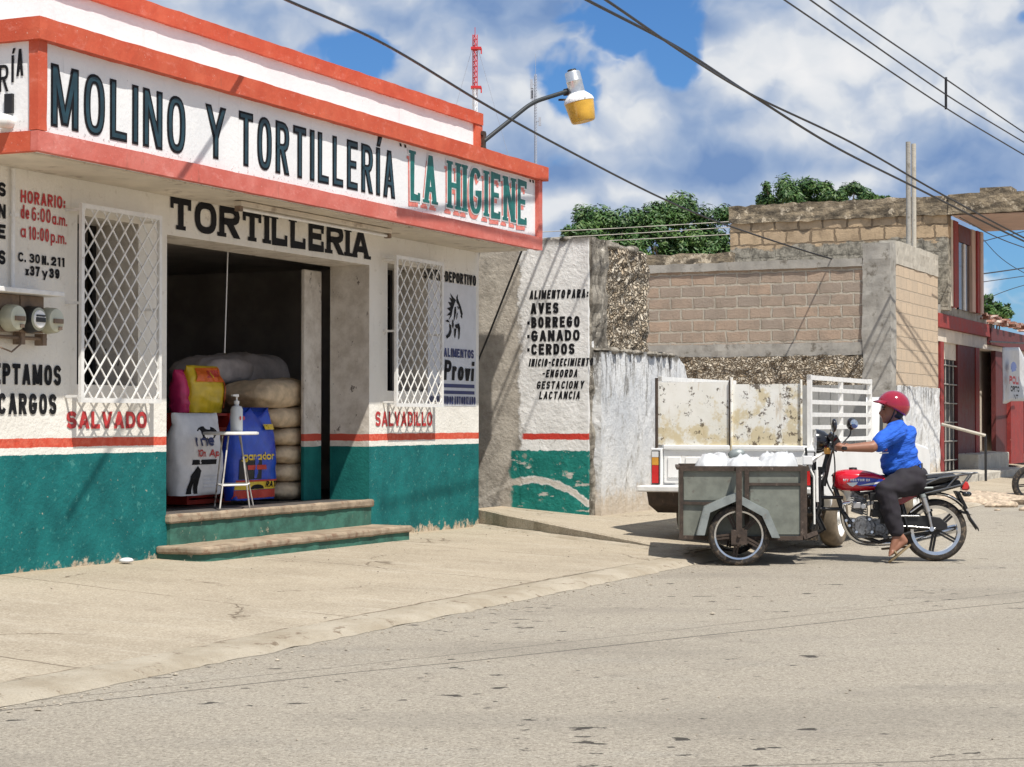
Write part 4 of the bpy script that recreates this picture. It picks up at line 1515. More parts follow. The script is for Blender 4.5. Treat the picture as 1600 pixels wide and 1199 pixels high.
# ---------------------------------------------------------------- street lamp on the shop's corner
base = S(.035, .0, 4.32)
lamp = thing('street_lamp', 'curved arm street lamp with amber bowl fixed to the shop corner', 'street lamp', base, ROT)
hp_ = atY(886, 143, 22.2)
mid = atY(832, 160, 21.9)
p0 = atY(756, 221, 21.45)
pts = []
ctl = [p0, atY(800,185,21.7), mid, hp_]
pts = [p0]
for k in range(1, 9):
    tt = k / 9
    q = p0 * (1 - tt) + mid * tt
    pts.append(q)
# soft bend
bend = [mid + (hp_ - mid) * .0]
for k in range(0, 7):
    a = k / 6
    q0 = mid - (mid - p0).normalized() * .15
    q2 = mid + (hp_ - mid).normalized() * .15
    pts_b = q0 * (1 - a) ** 2 + mid * 2 * a * (1 - a) + q2 * a * a
    bend.append(pts_b)
arm = [p for p in pts if (p - mid).length > .17 and (p - p0).dot(mid - p0) < (mid - p0).length_squared] + bend[1:] + [hp_]
MB().tube(arm, .025, 12).build('arm', 'pole_grey', lamp, smooth=50)
mb = MB().box(p0 + Vector((-.02, 0, 0)), U * .03, N * .035, Z * .11)
mb.box(p0 + Vector((-.01, 0, .08)), U * .05, N * .02, Z * .015)
mb.box(p0 + Vector((-.01, 0, -.08)), U * .05, N * .02, Z * .015)
mb.build('bracket', 'rust', lamp)
ax = (atY(905, 165, 22.2) - atY(893, 113, 22.2)).normalized()
top = atY(894, 113, 22.2)
MB().lathe(top, ax, [(.0001, -.012), (.05, -.01), (.085, .0), (.092, .02), (.092, .10), (.095, .105), (.095, .118), (.092, .123), (.095, .235), (.10, .26)], 28).build('housing', 'lamp_steel', lamp, smooth=40)
MB().lathe(top, ax, [(.0001, -.03), (.05, -.03), (.055, -.008)], 16).build('photocell', 'black', lamp, smooth=40)
MB().lathe(top, ax, [(.098, .25), (.12, .27), (.165, .315), (.178, .345), (.176, .362), (.16, .362)], 32).build('reflector', 'sign_white', lamp, smooth=40)
MB().lathe(top, ax, [(.172, .363), (.168, .40), (.155, .50), (.140, .580), (.128, .592), (.10, .585), (.0001, .57)], 32).build('lamp_shade', 'amber_shade', lamp, smooth=40)
mb = MB().box(hp_ + Vector((.035, 0, 0)), Vector((.05, 0, .012)), N * .03, Z * .04)
mb.box(top + ax * .33 + Vector((-.19, 0, .0)), Vector((.03, 0, 0)), N * .015, Z * .012)
mb.build('clamp', 'rust', lamp)

# ---------------------------------------------------------------- old plastered wall beyond the shop
pw = thing('plastered_wall', 'thick old plaster wall painted ALIMENTO PARA AVES with a teal foot', 'wall', S(0, 0, 0), ROT)
PU = .70
o = MB().sbox(PU, PU + .28, -4, 1.03, -.05, 3.36).build('wall', 'side_plaster', pw)

o = MB().sbox(PU + .05, 1.22, .6, 1.06, -.05, 3.375).build('corner', 'black_stain', pw)
roughen(o, .10, .05, 4)
o = MB().sbox(1.15, 2.66, -4, 1.02, -.05, 3.33).build('rubble_core', 'rubble', pw)
roughen(o, .10, .06, 6)
mb = MB()
for k in range(26):
    v = -1.2 + 2.2 * k / 26 + random.uniform(-.02, .02)
    mb.ell(S(PU + random.uniform(.02, .2), v, 3.36), .07, .06, random.uniform(.015, .04), nu=8, nv=6, jit=.5)
for k in range(18):
    mb.ell(S(1.1 + 1.5 * k / 18, 1.0 + random.uniform(-.1, .02), 3.33 + random.uniform(-.01, .02)), .09, .07, random.uniform(.02, .05), nu=8, nv=6, jit=.5)
mb.build('coping_stones', 'black_stain', pw, smooth=60)


def ptext(s, px0, px1, py, hh, pen, m='paint_black', **kw):
    a = atU(px0, py, PU)
    b = atU(px1, py, PU)
    va, vb = to_uv(a)[1], to_uv(b)[1]
    z = a.z
    return lettering(s, S(PU - .001, va, z), N, Z, vb - va, hh, pen, m, pw, **kw)


ptext('ALIMENTO PARA:', 827, 919, 468, .10, .021, shear=.12, gap=.13)
ptext('AVES', 829, 873, 491, .125, .030, gap=.16)
ptext('*BORREGO', 824, 906, 513, .125, .030, gap=.16)
ptext('*GANADO', 824, 906, 534, .125, .030, gap=.16)
ptext('*CERDOS', 824, 898, 555, .125, .030, gap=.16)
ptext('INICIO-CRECIMIENTO', 826, 926, 573, .088, .018, shear=.18, gap=.14)
ptext('-ENGORDA', 847, 902, 590, .088, .018, shear=.18, gap=.16)
ptext('GESTACION Y', 838, 912, 608, .088, .018, shear=.18, gap=.16)
ptext('LACTANCIA', 842, 906, 624, .088, .018, shear=.18, gap=.16)

# cable stay running down past the corner
mb = MB().tube([S(.06, .50, 3.18), S(.35, -.05, 2.25), S(.60, -.5, 1.55)], .012, 6)
tag(mb.build('stay_cable', 'black', None, loc=S(.06, .5, 3.18)), 'dark stay cable slanting down from the sign band to the plastered wall', 'cable')

# low white wall in front of the rubble
lw = thing('low_wall', 'low lime washed wall with black stained top behind the white truck', 'wall', S(0, 0, 0), ROT)
pts = [(.80, -.05), (.80, 2.07), (1.5, 2.11), (2.9, 2.13), (3.35, 2.11), (3.6, 2.0), (3.74, 1.78), (3.78, 1.3), (3.80, -.05)]
o = MB().prism([S(u, 1.15, z) for u, z in pts], N * -.33).build('wall', 'peeling_white', lw)
roughen(o, .10, .016, 3.5)
o = MB()
for k in range(40):
    u = .9 + 2.2 * k / 40
    o.ell(S(u, 1.10 + random.uniform(-.06, .06), 2.10), .06, .07, random.uniform(.015, .035), nu=8, nv=6, jit=.5)
o.build('coping_stones', 'black_stain', lw, smooth=60)

# ---------------------------------------------------------------- block house behind
bh = thing('block_house', 'unfinished brown block house with concrete corner column and rubble base', 'house', S(14, 1.26, 0), ROT)
BU = 14.
o = MB().sbox(BU + .02, BU + .25, -9, .78, 2.68, 4.02).build('wall', 'block_brown', bh)
o = MB().sbox(BU - .02, BU + .27, -9, .78, 4.02, 4.17).build('ring_beam', 'concrete', bh)
roughen(o, .15, .02, 3)
o = MB().sbox(BU - .01, BU + .26, -9, .78, 2.45, 2.68).build('ring_beam', 'concrete', bh)
roughen(o, .15, .02, 3)
o = MB().sbox(BU - .04, BU + .28, -9, .78, -.05, 2.45).build('rubble_base', 'rubble', bh)
roughen(o, .12, .05, 5)
o = MB().sbox(BU - .03, BU + .40, .78, 1.28, -.05, 4.42).build('column', 'concrete', bh)
roughen(o, .12, .02, 3)
u_end = to_uv(atV(1466, 600, 1.26))[0]
MB().sbox(BU + .40, u_end, 1.0, 1.26, 1.92, 4.08).build('side_wall', 'block_tan', bh)
o = MB().sbox(BU + .40, u_end + .02, .98, 1.285, -.05, 1.92).build('plinth', 'peeling_white', bh)
roughen(o, .12, .02, 3)
o = MB().sbox(BU + .40, u_end, .98, 1.275, 4.08, 4.50).build('parapet', 'concrete_pale', bh)
roughen(o, .12, .02, 3)
o = MB().sbox(BU + .25, u_end, -9, .99, 4.0, 4.12).build('roof', 'concrete', bh)
a = to_uv(atU(1145, 380, BU + .8))[1]
o = MB().sbox(BU + .7, BU + .95, -9, a, 4.0, 4.42).build('back_parapet', 'old_cornice', bh)
roughen(o, .12, .04, 3)

for i, (px, lab) in enumerate(((1417.5, 'left of two grey pipe posts rising from the block house roof'), (1426, 'right of two grey pipe posts rising from the block house roof'))):
    p = atV(px, 385, 1.1 - .02 * i)
    tp = atV(px + 1.5, 222 + 3 * i, 1.1 - .02 * i)
    mb = MB().cyl((tp.x, tp.y, 4.1), tp, .046, 12)
    tag(mb.build('pipe_post', 'concrete_pale' if i else 'concrete', None, loc=(tp.x, tp.y, 4.1), smooth=50), lab, 'post', 'pipe posts on the block house')

# ---------------------------------------------------------------- old house with the red porch
ph = thing('porch_house', 'old two storey house with red porch, tan block upper wall and roof canopy', 'house', S(18.2, 1.4, 0), ROT)
HU = 18.2
PV = 1.15
vL = to_uv(atU(1141, 350, HU))[1]
vR = to_uv(atU(1481, 350, HU))[1]
zt = atU(1141, 323, HU).z
zs_ = atU(1540, 333, HU).z
MB().sbox(HU, HU + .3, vL, vR, 3.45, zt - .36).build('wall', 'block_old', ph)
MB().sbox(HU + .01, HU + .29, vL, .84, 0, 3.448).build('wall', 'cream_wall', ph)
o = MB().sbox(HU - .05, HU + .34, vL - .03, vR + .02, zt - .36, zt).build('cornice', 'old_cornice', ph)
roughen(o, .12, .045, 3)
# canopy slab
o = MB().sbox(HU - .08, 21.7, vR + .02, vR + 3.4, zs_, zt + .02).build('canopy', 'old_cornice', ph)
roughen(o, .2, .03, 3)
MB().sbox(HU + .02, 21.6, vR + .08, vR + 3.3, zs_ - .03, zs_ - .012).build('soffit', 'pink_soffit', ph)
mb = MB().sbox(HU + .1, HU + .7, vR + .6, vR + 1.2, zt + .02, zt + .14)
o = mb.build('roof_block', 'old_cornice', ph)
# wall with the upstairs door along the street
MB().sbox(HU + .3, 21.6, vL, PV - .42, 0, zs_ - .04).build('rear_block', 'cream_wall', ph)
dv = vR - .02


def strip(pa, pb, y0, y1, v, m, name, t=.05, parent=ph, zz=None):
    a, b = atV(pa, (y0 + y1) / 2, v), atV(pb, (y0 + y1) / 2, v)
    ua, ub = to_uv(a)[0], to_uv(b)[0]
    z1, z0 = (atV((pa + pb) / 2, y0, v).z, atV((pa + pb) / 2, y1, v).z) if zz is None else zz
    return MB().sbox(ua, ub, v - t, v, z0, z1).build(name, m, parent)


zd0, zd1 = 3.55, zs_ - .05
strip(1482.5, 1489, 0, 0, dv, 'cream_wall', 'wall', .25, zz=(zd1, zd0))
strip(1489.3, 1496, 0, 0, dv + .02, 'red_paint_old', 'door_frame', .27, zz=(zd1, zd0))
dr = strip(1496.3, 1517, 0, 0, dv - .08, 'black_gloss', 'door', .05, zz=(zd1 - .35, zd0))
strip(1496.3, 1517, 0, 0, dv - .05, 'red_dark', 'door_frame', .2, zz=(zd1, zd1 - .345))
strip(1505, 1507, 0, 0, dv - .05, 'white_metal', 'mullion', .03, parent=dr, zz=(zd1 - .36, zd0))
strip(1517.3, 1525.5, 0, 0, dv - .02, 'pink_soffit', 'door_jamb', .23, zz=(zd1, zd0))
strip(1525.7, 1531, 0, 0, dv + .02, 'red_paint_old', 'door_frame', .27, zz=(zd1, zd0))
strip(1531.3, 1535, 0, 0, dv + .05, 'pink_soffit', 'post', .12, zz=(zd1, zd0))
# terrace slab over the porch and the red beam

b0 = to_uv(atV(1468, 500, PV + .14))[0]
b1 = to_uv(atV(1547, 520, PV + .14))[0]
b2 = to_uv(atV(1640, 520, PV + .14))[0]
zb1 = atV(1468, 489, PV + .14).z
zb0 = atV(1468, 511, PV + .14).z
MB().sbox(b0, b1, PV + .02, PV + .14, zb0, zb1).build('beam', 'red_paint_old', ph, bevel=.01)
MB().sbox(b0 + .02, b2, PV - .39, PV + .06, zb0 - .26, zb0 - .003).build('porch_ceiling', 'cream_wall', ph)
o = MB().sbox(b0 + .05, b1 - .02, PV - .1, PV + .10, zb1 + .002, zb1 + .17).build('terrace', 'concrete', ph)
roughen(o, .2, .03, 3)
MB().sbox(b1 + .05, b2, PV + .062, PV + .16, zb0 - .16, zb1 - .06).build('beam', 'red_dark', ph, bevel=.01)
o = MB()
for k in range(70):
    u = random.uniform(b1 - 1.2, b2)
    v = random.uniform(PV - .5, PV + .2)
    o.box(S(u, v, zb1 + .02 + (PV + .2 - v) * .35 + random.uniform(0, .12)), U * random.uniform(.06, .2), N * random.uniform(.06, .16), Z * .03 + U * random.uniform(-.04, .04))
o.build('broken_tiles', 'roof_tile', ph)
zc = zb0 - .262
MB().sbox(HU, b2, PV - .4, PV - .3, 0, zc).build('porch_wall', 'cream_wall', ph)
strip(1467.5, 1472.5, 0, 0, PV + .07, 'red_paint_old', 'door_frame', .12, zz=(zc, .12))
strip(1473, 1496, 0, 0, PV, 'cream_wall', 'panel', .1, zz=(zc, zc - .33))
w_ = strip(1473, 1496, 0, 0, PV - .03, 'black', 'window', .05, zz=(zc - .335, .25))
mb = MB()
for px in (1477, 1483, 1489):
    a = atV(px, 600, PV)
    mb.tube([(a.x, a.y, .3), (a.x, a.y, zc - .34)], .014, 6)
u0_, u1_ = to_uv(atV(1473, 600, PV))[0], to_uv(atV(1495, 600, PV))[0]
for k in range(6):
    zz_ = .5 + k * .38
    mb.tube([S(u0_, PV + .015, zz_), S(u1_, PV + .015, zz_)], .014, 6)
mb.build('window_bars', 'concrete', w_)
strip(1494, 1522, 0, 0, PV + .04, 'red_dark', 'door', .1, zz=(zc, .15))
strip(1522.2, 1528, 0, 0, PV + .06, 'red_paint_old', 'door_frame', .16, zz=(zc, .15))
strip(1553, 1576, 0, 0, PV + .05, 'red_dark', 'door', .1, zz=(zc, .5))
strip(1576.3, 1596, 0, 0, PV + .14, 'red_paint_old', 'column', .3, zz=(zc, .3))
strip(1602, 1640, 0, 0, PV + .1, 'red_dark', 'door', .1, zz=(zc, .5))


def stepbox(px0, px1, ytop, ybot, v0, v1, m, name='step'):
    a, b = atV(px0, ytop, v1), atV(px1, ytop, v1)
    ua, ub = to_uv(a)[0], to_uv(b)[0]
    z1 = a.z
    o = MB().sbox(ua, ub, v0, v1, -.03, z1).build(name, m, ph, bevel=.02)
    roughen(o, .15, .03, 3)
    return o


stepbox(1529, 1577, 710, 740, PV - .2, PV + .45, 'concrete_pale')
stepbox(1512, 1600, 742, 770, PV + .1, PV + .95, 'concrete_pale')
stepbox(1536, 1640, 764, 790, PV + .4, PV + 1.5, 'concrete')

hr = atV(1471, 663, PV + .3)
hp2 = atV(1540, 681, PV + 1.1)
hb = Vector((hp2.x, hp2.y, .15))
t = thing('handrail', 'thin pale steel handrail sloping beside the red porch steps', 'handrail', hb, ROT)
MB().tube([hr, hp2], .03, 8).build('rail', 'concrete_pale', t, smooth=50)
MB().tube([hp2, hb], .025, 8).build('post', 'black', t, smooth=50)

# advertising sack hung out as a banner under the porch eaves
t = thing('hanging_sack', 'white printed feed sack hung like a banner under the red porch eaves', 'sack', atV(1580, 540, PV + .8), ROT)
mb = MB()
a0 = atV(1566, 548, PV + .8)
W_, H_ = .0, .0
nx, ny = 10, 14
for j in range(ny + 1):
    for i in range(nx + 1):
        tx, ty = i / nx, j / ny
        xl = 1567 - 5 * ty
        xr = 1592 + 24 * min(1, ty * 1.8)
        p = atV(xl + (xr - xl) * tx, 543 + ty * (88 if tx < .4 else 84), PV + .8)
        p += N * (.06 * math.sin(tx * 9 + ty * 2) * (.3 + ty))
        mb.v.append(p)
for j in range(ny):
    for i in range(nx):
        a = j * (nx + 1) + i
        mb.f.append((a, a + 1, a + nx + 2, a + nx + 1))
sk = mb.build('cloth', 'plastic_sack', t, smooth=60)
sk.modifiers.new('solid', 'SOLIDIFY').thickness = .012
MB().tube([atV(1546, 534, PV + .8), atV(1625, 538, PV + .8)], .02, 6).build('pole', 'black', t)
mb = MB()
a = atV(1577, 600, PV + .95)
text(mb, 'POLI', a, U, Z, 1.1, .17, .05, gap=.15)
mb.build('lettering', 'paint_red', t, fix=False)
mb = MB()
text(mb, 'ORTO', atV(1579, 612, PV + .95), U, Z, 1.0, .12, .035, gap=.15)
text(mb, 'NT', atV(1584, 624, PV + .95), U, Z, .5, .10, .03, gap=.15)
mb.build('lettering', 'paint_black', t, fix=False)
mb = MB()
c = atV(1584, 575, PV + .95)
for k in range(2):
    P = [c + U * (.35 * math.cos(x_ * .5) * (1 - .25 * k)) + Z * (.13 * math.sin(x_ * .5) - .05 * k) + N * .002 * k for x_ in range(0, 8)]
    mb.add(P, [tuple(range(8))])
mb.build('emblem', 'blue_decal', t, fix=False)

# rubble beside the porch steps
mb = MB()
for k in range(60):
    g_ = Vector((random.uniform(6.9, 8.9), random.uniform(27.5, 32.5), 0))
    s_ = random.uniform(.03, .11)
    mb.ell(g_ + Z * s_ * .3, s_ * 1.4, s_, s_ * .6, nu=8, nv=6, jit=.6)
tag(mb.build('rubble_stones', 'debris', None, loc=(7.9, 30, 0), smooth=50), 'loose pale stones and earth heaped beside the red porch steps', 'rubble', kind='stuff')
mb = MB().ell(atY(1560, 792, 30.3) * 1.0, 1.6, .9, .22, nu=24, nv=10, jit=.35)
o = mb.build('earth_mound', 'debris', None, loc=(7.9, 30, 0), smooth=60)
tag(o, None, None, kind='structure')
#@@PART3
# ---------------------------------------------------------------- goods inside the shop door
FLZ = .515


def pillow(name, c, ax, lx, ly, lz, m, label, cat, group=None, seed=0., tilt=0., p=.55, q4=.45):
    """a filled sack: pillow with pinched corners and sag; ax = direction of its long side"""
    ax = Vector(ax).normalized()
    ay = Z.cross(ax)
    mb = MB()
    nu, nv = 60, 26
    for i in range(nv + 1):
        th = -math.pi / 2 + math.pi * i / nv
        for k in range(nu):
            ph = 2 * math.pi * k / nu

            def sp(w, q):
                return math.copysign(abs(w) ** q, w)
            cx = sp(math.cos(th), q4) * sp(math.cos(ph), p)
            cy = sp(math.cos(th), q4) * sp(math.sin(ph), p)
            cz = sp(math.sin(th), .8)
            pinch = 1 - (.45 if q4 < .6 else .2) * (abs(cx) ** 4)
            q = Vector((cx, cy, cz * pinch))
            w = mnoise.noise(Vector((cx * 2 + seed, cy * 2, cz * 2 + seed * 3)))
            w2 = mnoise.noise(Vector((cx * 7 + seed, cy * 7, cz * 5)))
            q = Vector((q.x * lx / 2 * (1 + .03 * w), q.y * ly / 2 * (1 + .04 * w), q.z * lz / 2 * (1 + .15 * w + .09 * w2 + .16 * math.sin(cy * 17 + seed) * max(0., abs(cx) - .55))))
            mb.v.append(Vector(c) + ax * q.x + ay * q.y + Z * (q.z + tilt * cx))
    for i in range(nv):
        for k in range(nu):
            mb.f.append((i * nu + k, i * nu + (k + 1) % nu, (i + 1) * nu + (k + 1) % nu, (i + 1) * nu + k))
    o = mb.build(name, m, None, loc=c, rot=math.atan2(ax.y, ax.x), smooth=70)
    return tag(o, label, cat, group)


VS = -.90
pc = atV(424, 770, VS)
us_ = to_uv(pc)[0]
JL = ['lowest jute sack of the beige stack, on the shop floor', 'second jute sack from the floor in the beige stack', 'third jute sack from the floor in the beige stack',
      'fourth jute sack from the floor in the beige stack', 'fifth jute sack of the stack, just under the top one', 'large slumped jute sack on top of the beige stack']
zlev = FLZ
for k in range(6):
    h = .178 if k < 4 else (.205 if k == 4 else .27)
    L = .78 if k < 4 else (.92 if k == 4 else 1.12)
    uc = us_ + .14 - (L - .78) / 2 + random.uniform(-.012, .012)
    pillow('jute_sack', S(uc, VS - .02, zlev + h * .5), U, L, .62, h * 1.08, 'sack_jute', JL[k], 'sack', 'stacked jute sacks in the shop', seed=k * 3.3, tilt=.02 if k == 5 else 0)
    zlev += h
# grey sacks behind
GV = -1.60
gl = ['grey woven sack at the bottom of the rear pile', 'grey woven sack second from the floor in the rear pile', 'grey woven sack in the middle of the rear pile', 'grey woven sack under the topmost one of the rear pile', 'broad grey woven sack lying on top of the rear pile']
zl = FLZ
ug = to_uv(atV(362, 600, GV))[0]
for k in range(5):
    h = (.27, .28, .27, .27, .36)[k]
    L = (1.5, 1.45, 1.4, 1.35, 1.15)[k]
    pillow('grey_sack', S(ug + (-.05, .1, 0, .12, .22)[k], GV, zl + h / 2), U, L, .66, h * 1.15, 'sack_grey', gl[k], 'sack', 'grey sacks piled behind', seed=20 + k * 2.1)
    zl += h


def bag(name, px0, px1, py0, py1, v, m, label, depth=.2, top_w=.9, flare=0., lean=0., seed=0., tops=None):
    """a standing printed feed bag with crumpled top"""
    a, b = atV(px0, py1, v), atV(px1, py1, v)
    ua, ub = to_uv(a)[0], to_uv(b)[0]
    z0 = a.z
    z1 = atV((px0 + px1) / 2, py0, v).z
    W, Hh = ub - ua, z1 - z0
    uc = (ua + ub) / 2
    mb = MB()
    nu, nv = 28, 22
    for j in range(nv + 1):
        t = j / nv
        w = W / 2 * (1 - (1 - top_w) * t ** 3) * (.93 + .09 * math.sin(min(1, t * 1.15) * math.pi))
        dd = depth / 2 * (1 - t ** 4) * (.85 + .3 * math.sin(t * math.pi)) + .012
        zz = z0 + Hh * t
        for k in range(nu):
            ph = 2 * math.pi * k / nu
            cx = math.copysign(abs(math.cos(ph)) ** .6, math.cos(ph))
            cy = math.copysign(abs(math.sin(ph)) ** .6, math.sin(ph))
            n_ = mnoise.noise(Vector((cx * 2.5 + seed, t * 7, cy + seed)))
            n2 = mnoise.noise(Vector((cx * 6 + seed, t * 3 + seed, cy)))
            top = 0.
            if tops and t > .8:
                top = (t - .8) / .2 * Hh * tops(cx)
            mb.v.append(S(uc + cx * w + lean * t * W + .012 * n_, v - depth / 2 + cy * dd + .02 * n_ + .02 * n2 * t, zz + top + .008 * n2))
    for j in range(nv):
        for k in range(nu):
            mb.f.append((j * nu + k, j * nu + (k + 1) % nu, (j + 1) * nu + (k + 1) % nu, (j + 1) * nu + k))
    mb.f.append(tuple(range(nu))[::-1])
    mb.f.append(tuple(nv * nu + k for k in range(nu)))
    t_ = thing(name, label, 'bag', S(uc, v - depth / 2, z0), ROT)
    mb.build('bag', m, t_, smooth=70)

    def surf(x, z):
        t = max(0., min(1., z / Hh))
        w = W / 2 * (1 - (1 - top_w) * t ** 3) * (.93 + .09 * math.sin(min(1, t * 1.15) * math.pi))
        dd = depth / 2 * (1 - t ** 4) * (.85 + .3 * math.sin(t * math.pi)) + .012
        cx = max(-1., min(1., (x - lean * t * W) / w))
        c_ = abs(cx) ** (1 / .6)
        cy = math.sqrt(max(0., 1 - c_ * c_)) ** .6
        n_ = mnoise.noise(Vector((cx * 2.5 + seed, t * 7, cy + seed)))
        n2 = mnoise.noise(Vector((cx * 6 + seed, t * 3 + seed, cy)))
        return cy * dd + .02 * n_ + .02 * n2 * t
    SURF[t_.name] = surf
    return t_, uc, z0, W, Hh


SURF = {}
DRAPED = [0]


def drape(o, t):
    """lay a flat print on the bulging bag"""
    f = SURF[t.name]
    bm = bmesh.new()
    bm.from_mesh(o.data)
    bmesh.ops.triangulate(bm, faces=bm.faces)
    for _ in range(4):
        es = [e for e in bm.edges if e.calc_length() > .035]
        if not es:
            break
        bmesh.ops.subdivide_edges(bm, edges=es, cuts=1)
        bmesh.ops.triangulate(bm, faces=bm.faces)
    DRAPED[0] += 1
    for v in bm.verts:
        v.co.y = -(f(v.co.x, v.co.z) + .004 + .0006 * DRAPED[0])
    bm.to_mesh(o.data)
    bm.free()
    return o


def deco(t, shapes, m, v, uc, z0, W, Hh, name='print'):
    mb = MB()
    for i, s in enumerate(shapes):
        mb.add([S(uc + x * W, v + .0006 * i, z0 + y * Hh) for x, y in s], [tuple(range(len(s)))])
    return drape(mb.build(name, m, t, fix=False), t)


def rect(x0, y0, x1, y1):
    return [(x0, y0), (x1, y0), (x1, y1), (x0, y1)]


def oval(cx, cy, rx, ry, n=16, a0=0, a1=360):
    return [(cx + rx * math.cos(R(a0 + (a1 - a0) * k / n)), cy + ry * math.sin(R(a0 + (a1 - a0) * k / n))) for k in range(n + (1 if a1 - a0 < 360 else 0))]


pillow('grey_sack', S(ug - .52, GV + .1, zl - .17), U, .95, .6, .30, 'sack_grey', 'grey woven sack at the left end on top of the rear pile', 'sack', 'grey sacks piled behind', seed=33, tilt=.03)
# white feed bag
BV = -.55
t, uc, z0, W, Hh = bag('feed_bag', 283, 354, 646, 776, BV, 'bag_white', 'white printed feed bag leaning inside the left side of the doorway', .24, 1.0, seed=1., lean=.02)
dvv = BV + .045
deco(t, [oval(.10, .76, .22, .085), oval(-.02, .72, .10, .05)], 'paint_black', dvv, uc, z0, W, Hh)
deco(t, [oval(.12, .72, .10, .035)], 'paint_white', dvv + .004, uc, z0, W, Hh)
deco(t, [rect(-.30, .375, .22, .435)], 'paint_black', dvv, uc, z0, W, Hh)
deco(t, [[(-.36, .02), (-.28, .02), (-.27, .16), (-.22, .02), (-.14, .02), (-.17, .20), (-.12, .30), (-.20, .36), (-.25, .30), (-.33, .24)]], 'paint_black', dvv, uc, z0, W, Hh)
deco(t, [rect(-.05, .09 + .045 * k, .30, .105 + .045 * k) for k in range(4)], 'panel_grey', dvv, uc, z0, W, Hh)
drape(lettering('me', S(uc - .20 * W, dvv + .003, z0 + .60 * Hh), U, Z, .42 * W, .11, .022, 'paint_navy', t), t)
drape(lettering('10n Ap', S(uc - .22 * W, dvv + .003, z0 + .47 * Hh), U, Z, .48 * W, .065, .014, 'paint_red', t, shear=.2), t)
# blue dog food bag, two peaks at the top
t, uc, z0, W, Hh = bag('dog_food_bag', 371, 437, 640, 783, -.50, 'bag_blue', 'tall blue dog food bag with red and yellow foot behind the stool', .22, .92, seed=4., tops=lambda c: .05 * math.cos(c * 6.28) - .03)
dvv = -.50 + .04
deco(t, [rect(-.47, .02, .47, .11)], 'bag_red', dvv, uc, z0, W, Hh)
deco(t, [rect(-.47, .115, .47, .20)], 'bag_yellow', dvv + .001, uc, z0, W, Hh)
deco(t, [rect(-.47, .20, .47, .22)], 'bag_red', dvv + .001, uc, z0, W, Hh)
deco(t, [rect(-.44, .23, .0, .45)], 'black', dvv, uc, z0, W, Hh)
deco(t, [oval(-.08, .12, .16, .05, 12, 0, 180)], 'paint_black', dvv + .004, uc, z0, W, Hh)
drape(lettering('ganador', S(uc - .42 * W, dvv + .006, z0 + .44 * Hh), U, Z, .72 * W, .075, .016, 'bag_yellow', t), t)
deco(t, [rect(-.33, .335, .10, .385)], 'bag_red', dvv + .004, uc, z0, W, Hh)
drape(lettering('RATE', S(uc + .12 * W, dvv + .006, z0 + .135 * Hh), U, Z, .30 * W, .055, .014, 'paint_black', t), t)
drape(lettering('ADT', S(uc + .18 * W, dvv + .006, z0 + .79 * Hh), U, Z, .2 * W, .03, .008, 'paint_black', t), t)
deco(t, [rect(.13, .775, .42, .835)], 'bag_yellow', dvv + .003, uc, z0, W, Hh)
# pink and yellow bags standing on a crate behind the white bag
ck = to_uv(atV(318, 645, -1.0))[0]
zt_ = atV(318, 645, -1.0).z
t = thing('plastic_crate', 'dark plastic crate hidden behind the white feed bag', 'crate', S(ck, -1.05, FLZ), ROT)
mb = MB()
mb.sbox(ck - .42, ck + .32, -1.22, -.9, FLZ, FLZ + .04)
for u_ in (ck - .42, ck + .29):
    mb.sbox(u_, u_ + .03, -1.22, -.9, FLZ + .04, zt_ - .005)
for k in range(4):
    zz = FLZ + .06 + k * (zt_ - FLZ - .1) / 4
    mb.sbox(ck - .385, ck + .285, -.93, -.902, zz, zz + .09)
    mb.sbox(ck - .385, ck + .285, -1.218, -1.19, zz, zz + .09)
mb.build('body', 'bag_red', t)
MB().sbox(ck - .40, ck + .30, -1.2, -.92, zt_ - .03, zt_ - .006).build('lid', 'bag_red', t)
t, uc, z0, W, Hh = bag('pet_food_bag', 284, 306, 578, 645, -.93, 'bag_pink', 'bright pink pet food bag beside the yellow one', .16, .95, seed=7.)
drape(lettering('on', S(uc + .05 * W, -.93 + .03, z0 + .35 * Hh), -Z, U, .16, .05, .014, 'paint_white', t), t)
t, uc, z0, W, Hh = bag('pet_food_bag', 303, 354, 572, 645, -.86, 'bag_yellow', 'yellow and orange pet food bag on top of the white feed bag', .20, 1.0, seed=9.)
deco(t, [[(-.42, .66), (.44, .66), (.47, .98), (-.30, .95)]], 'bag_orange', -.86 + .045, uc, z0, W, Hh)
deco(t, [[(.32, .1), (.47, .1), (.47, .66), (.38, .66)]], 'bag_orange', -.86 + .043, uc, z0, W, Hh)
deco(t, [[(-.1, .74), (.34, .78), (.36, .92), (-.02, .90)]], 'bag_red', -.86 + .048, uc, z0, W, Hh)

# stool with a pump bottle
SV = -.22
st = atV(361, 676, SV)
su, _ = to_uv(st)
zst = st.z
t = thing('stool', 'tall white metal stool standing in the shop doorway', 'stool', S(su, SV, FLZ), ROT)
MB().lathe(S(su, SV, zst - .03), Z, [(.0001, .008), (.235, .008), (.25, .014), (.25, .032), (.23, .037), (.0001, .037)], 28).build('seat', 'white_metal', t, smooth=40)
feet = [(-.33, .10), (-.02, .21), (.34, .02), (.04, -.20)]
for fx_, fy_ in feet:
    MB().tube([S(su + fx_ * .36, SV + fy_ * .5, zst - .03), S(su + fx_, SV + fy_, FLZ + .005)], .0075, 8).build('leg', 'stool_metal', t, smooth=50)
mb = MB()
rr_ = []
for fx_, fy_ in feet:
    tt = .70
    rr_.append(S(su + fx_ * (.36 + .64 * tt), SV + fy_ * (.5 + .5 * tt), zst - .03 + (FLZ - zst + .05) * tt))
for a, b in zip(rr_, rr_[1:] + rr_[:1]):
    mb.tube([a, b], .009, 8)
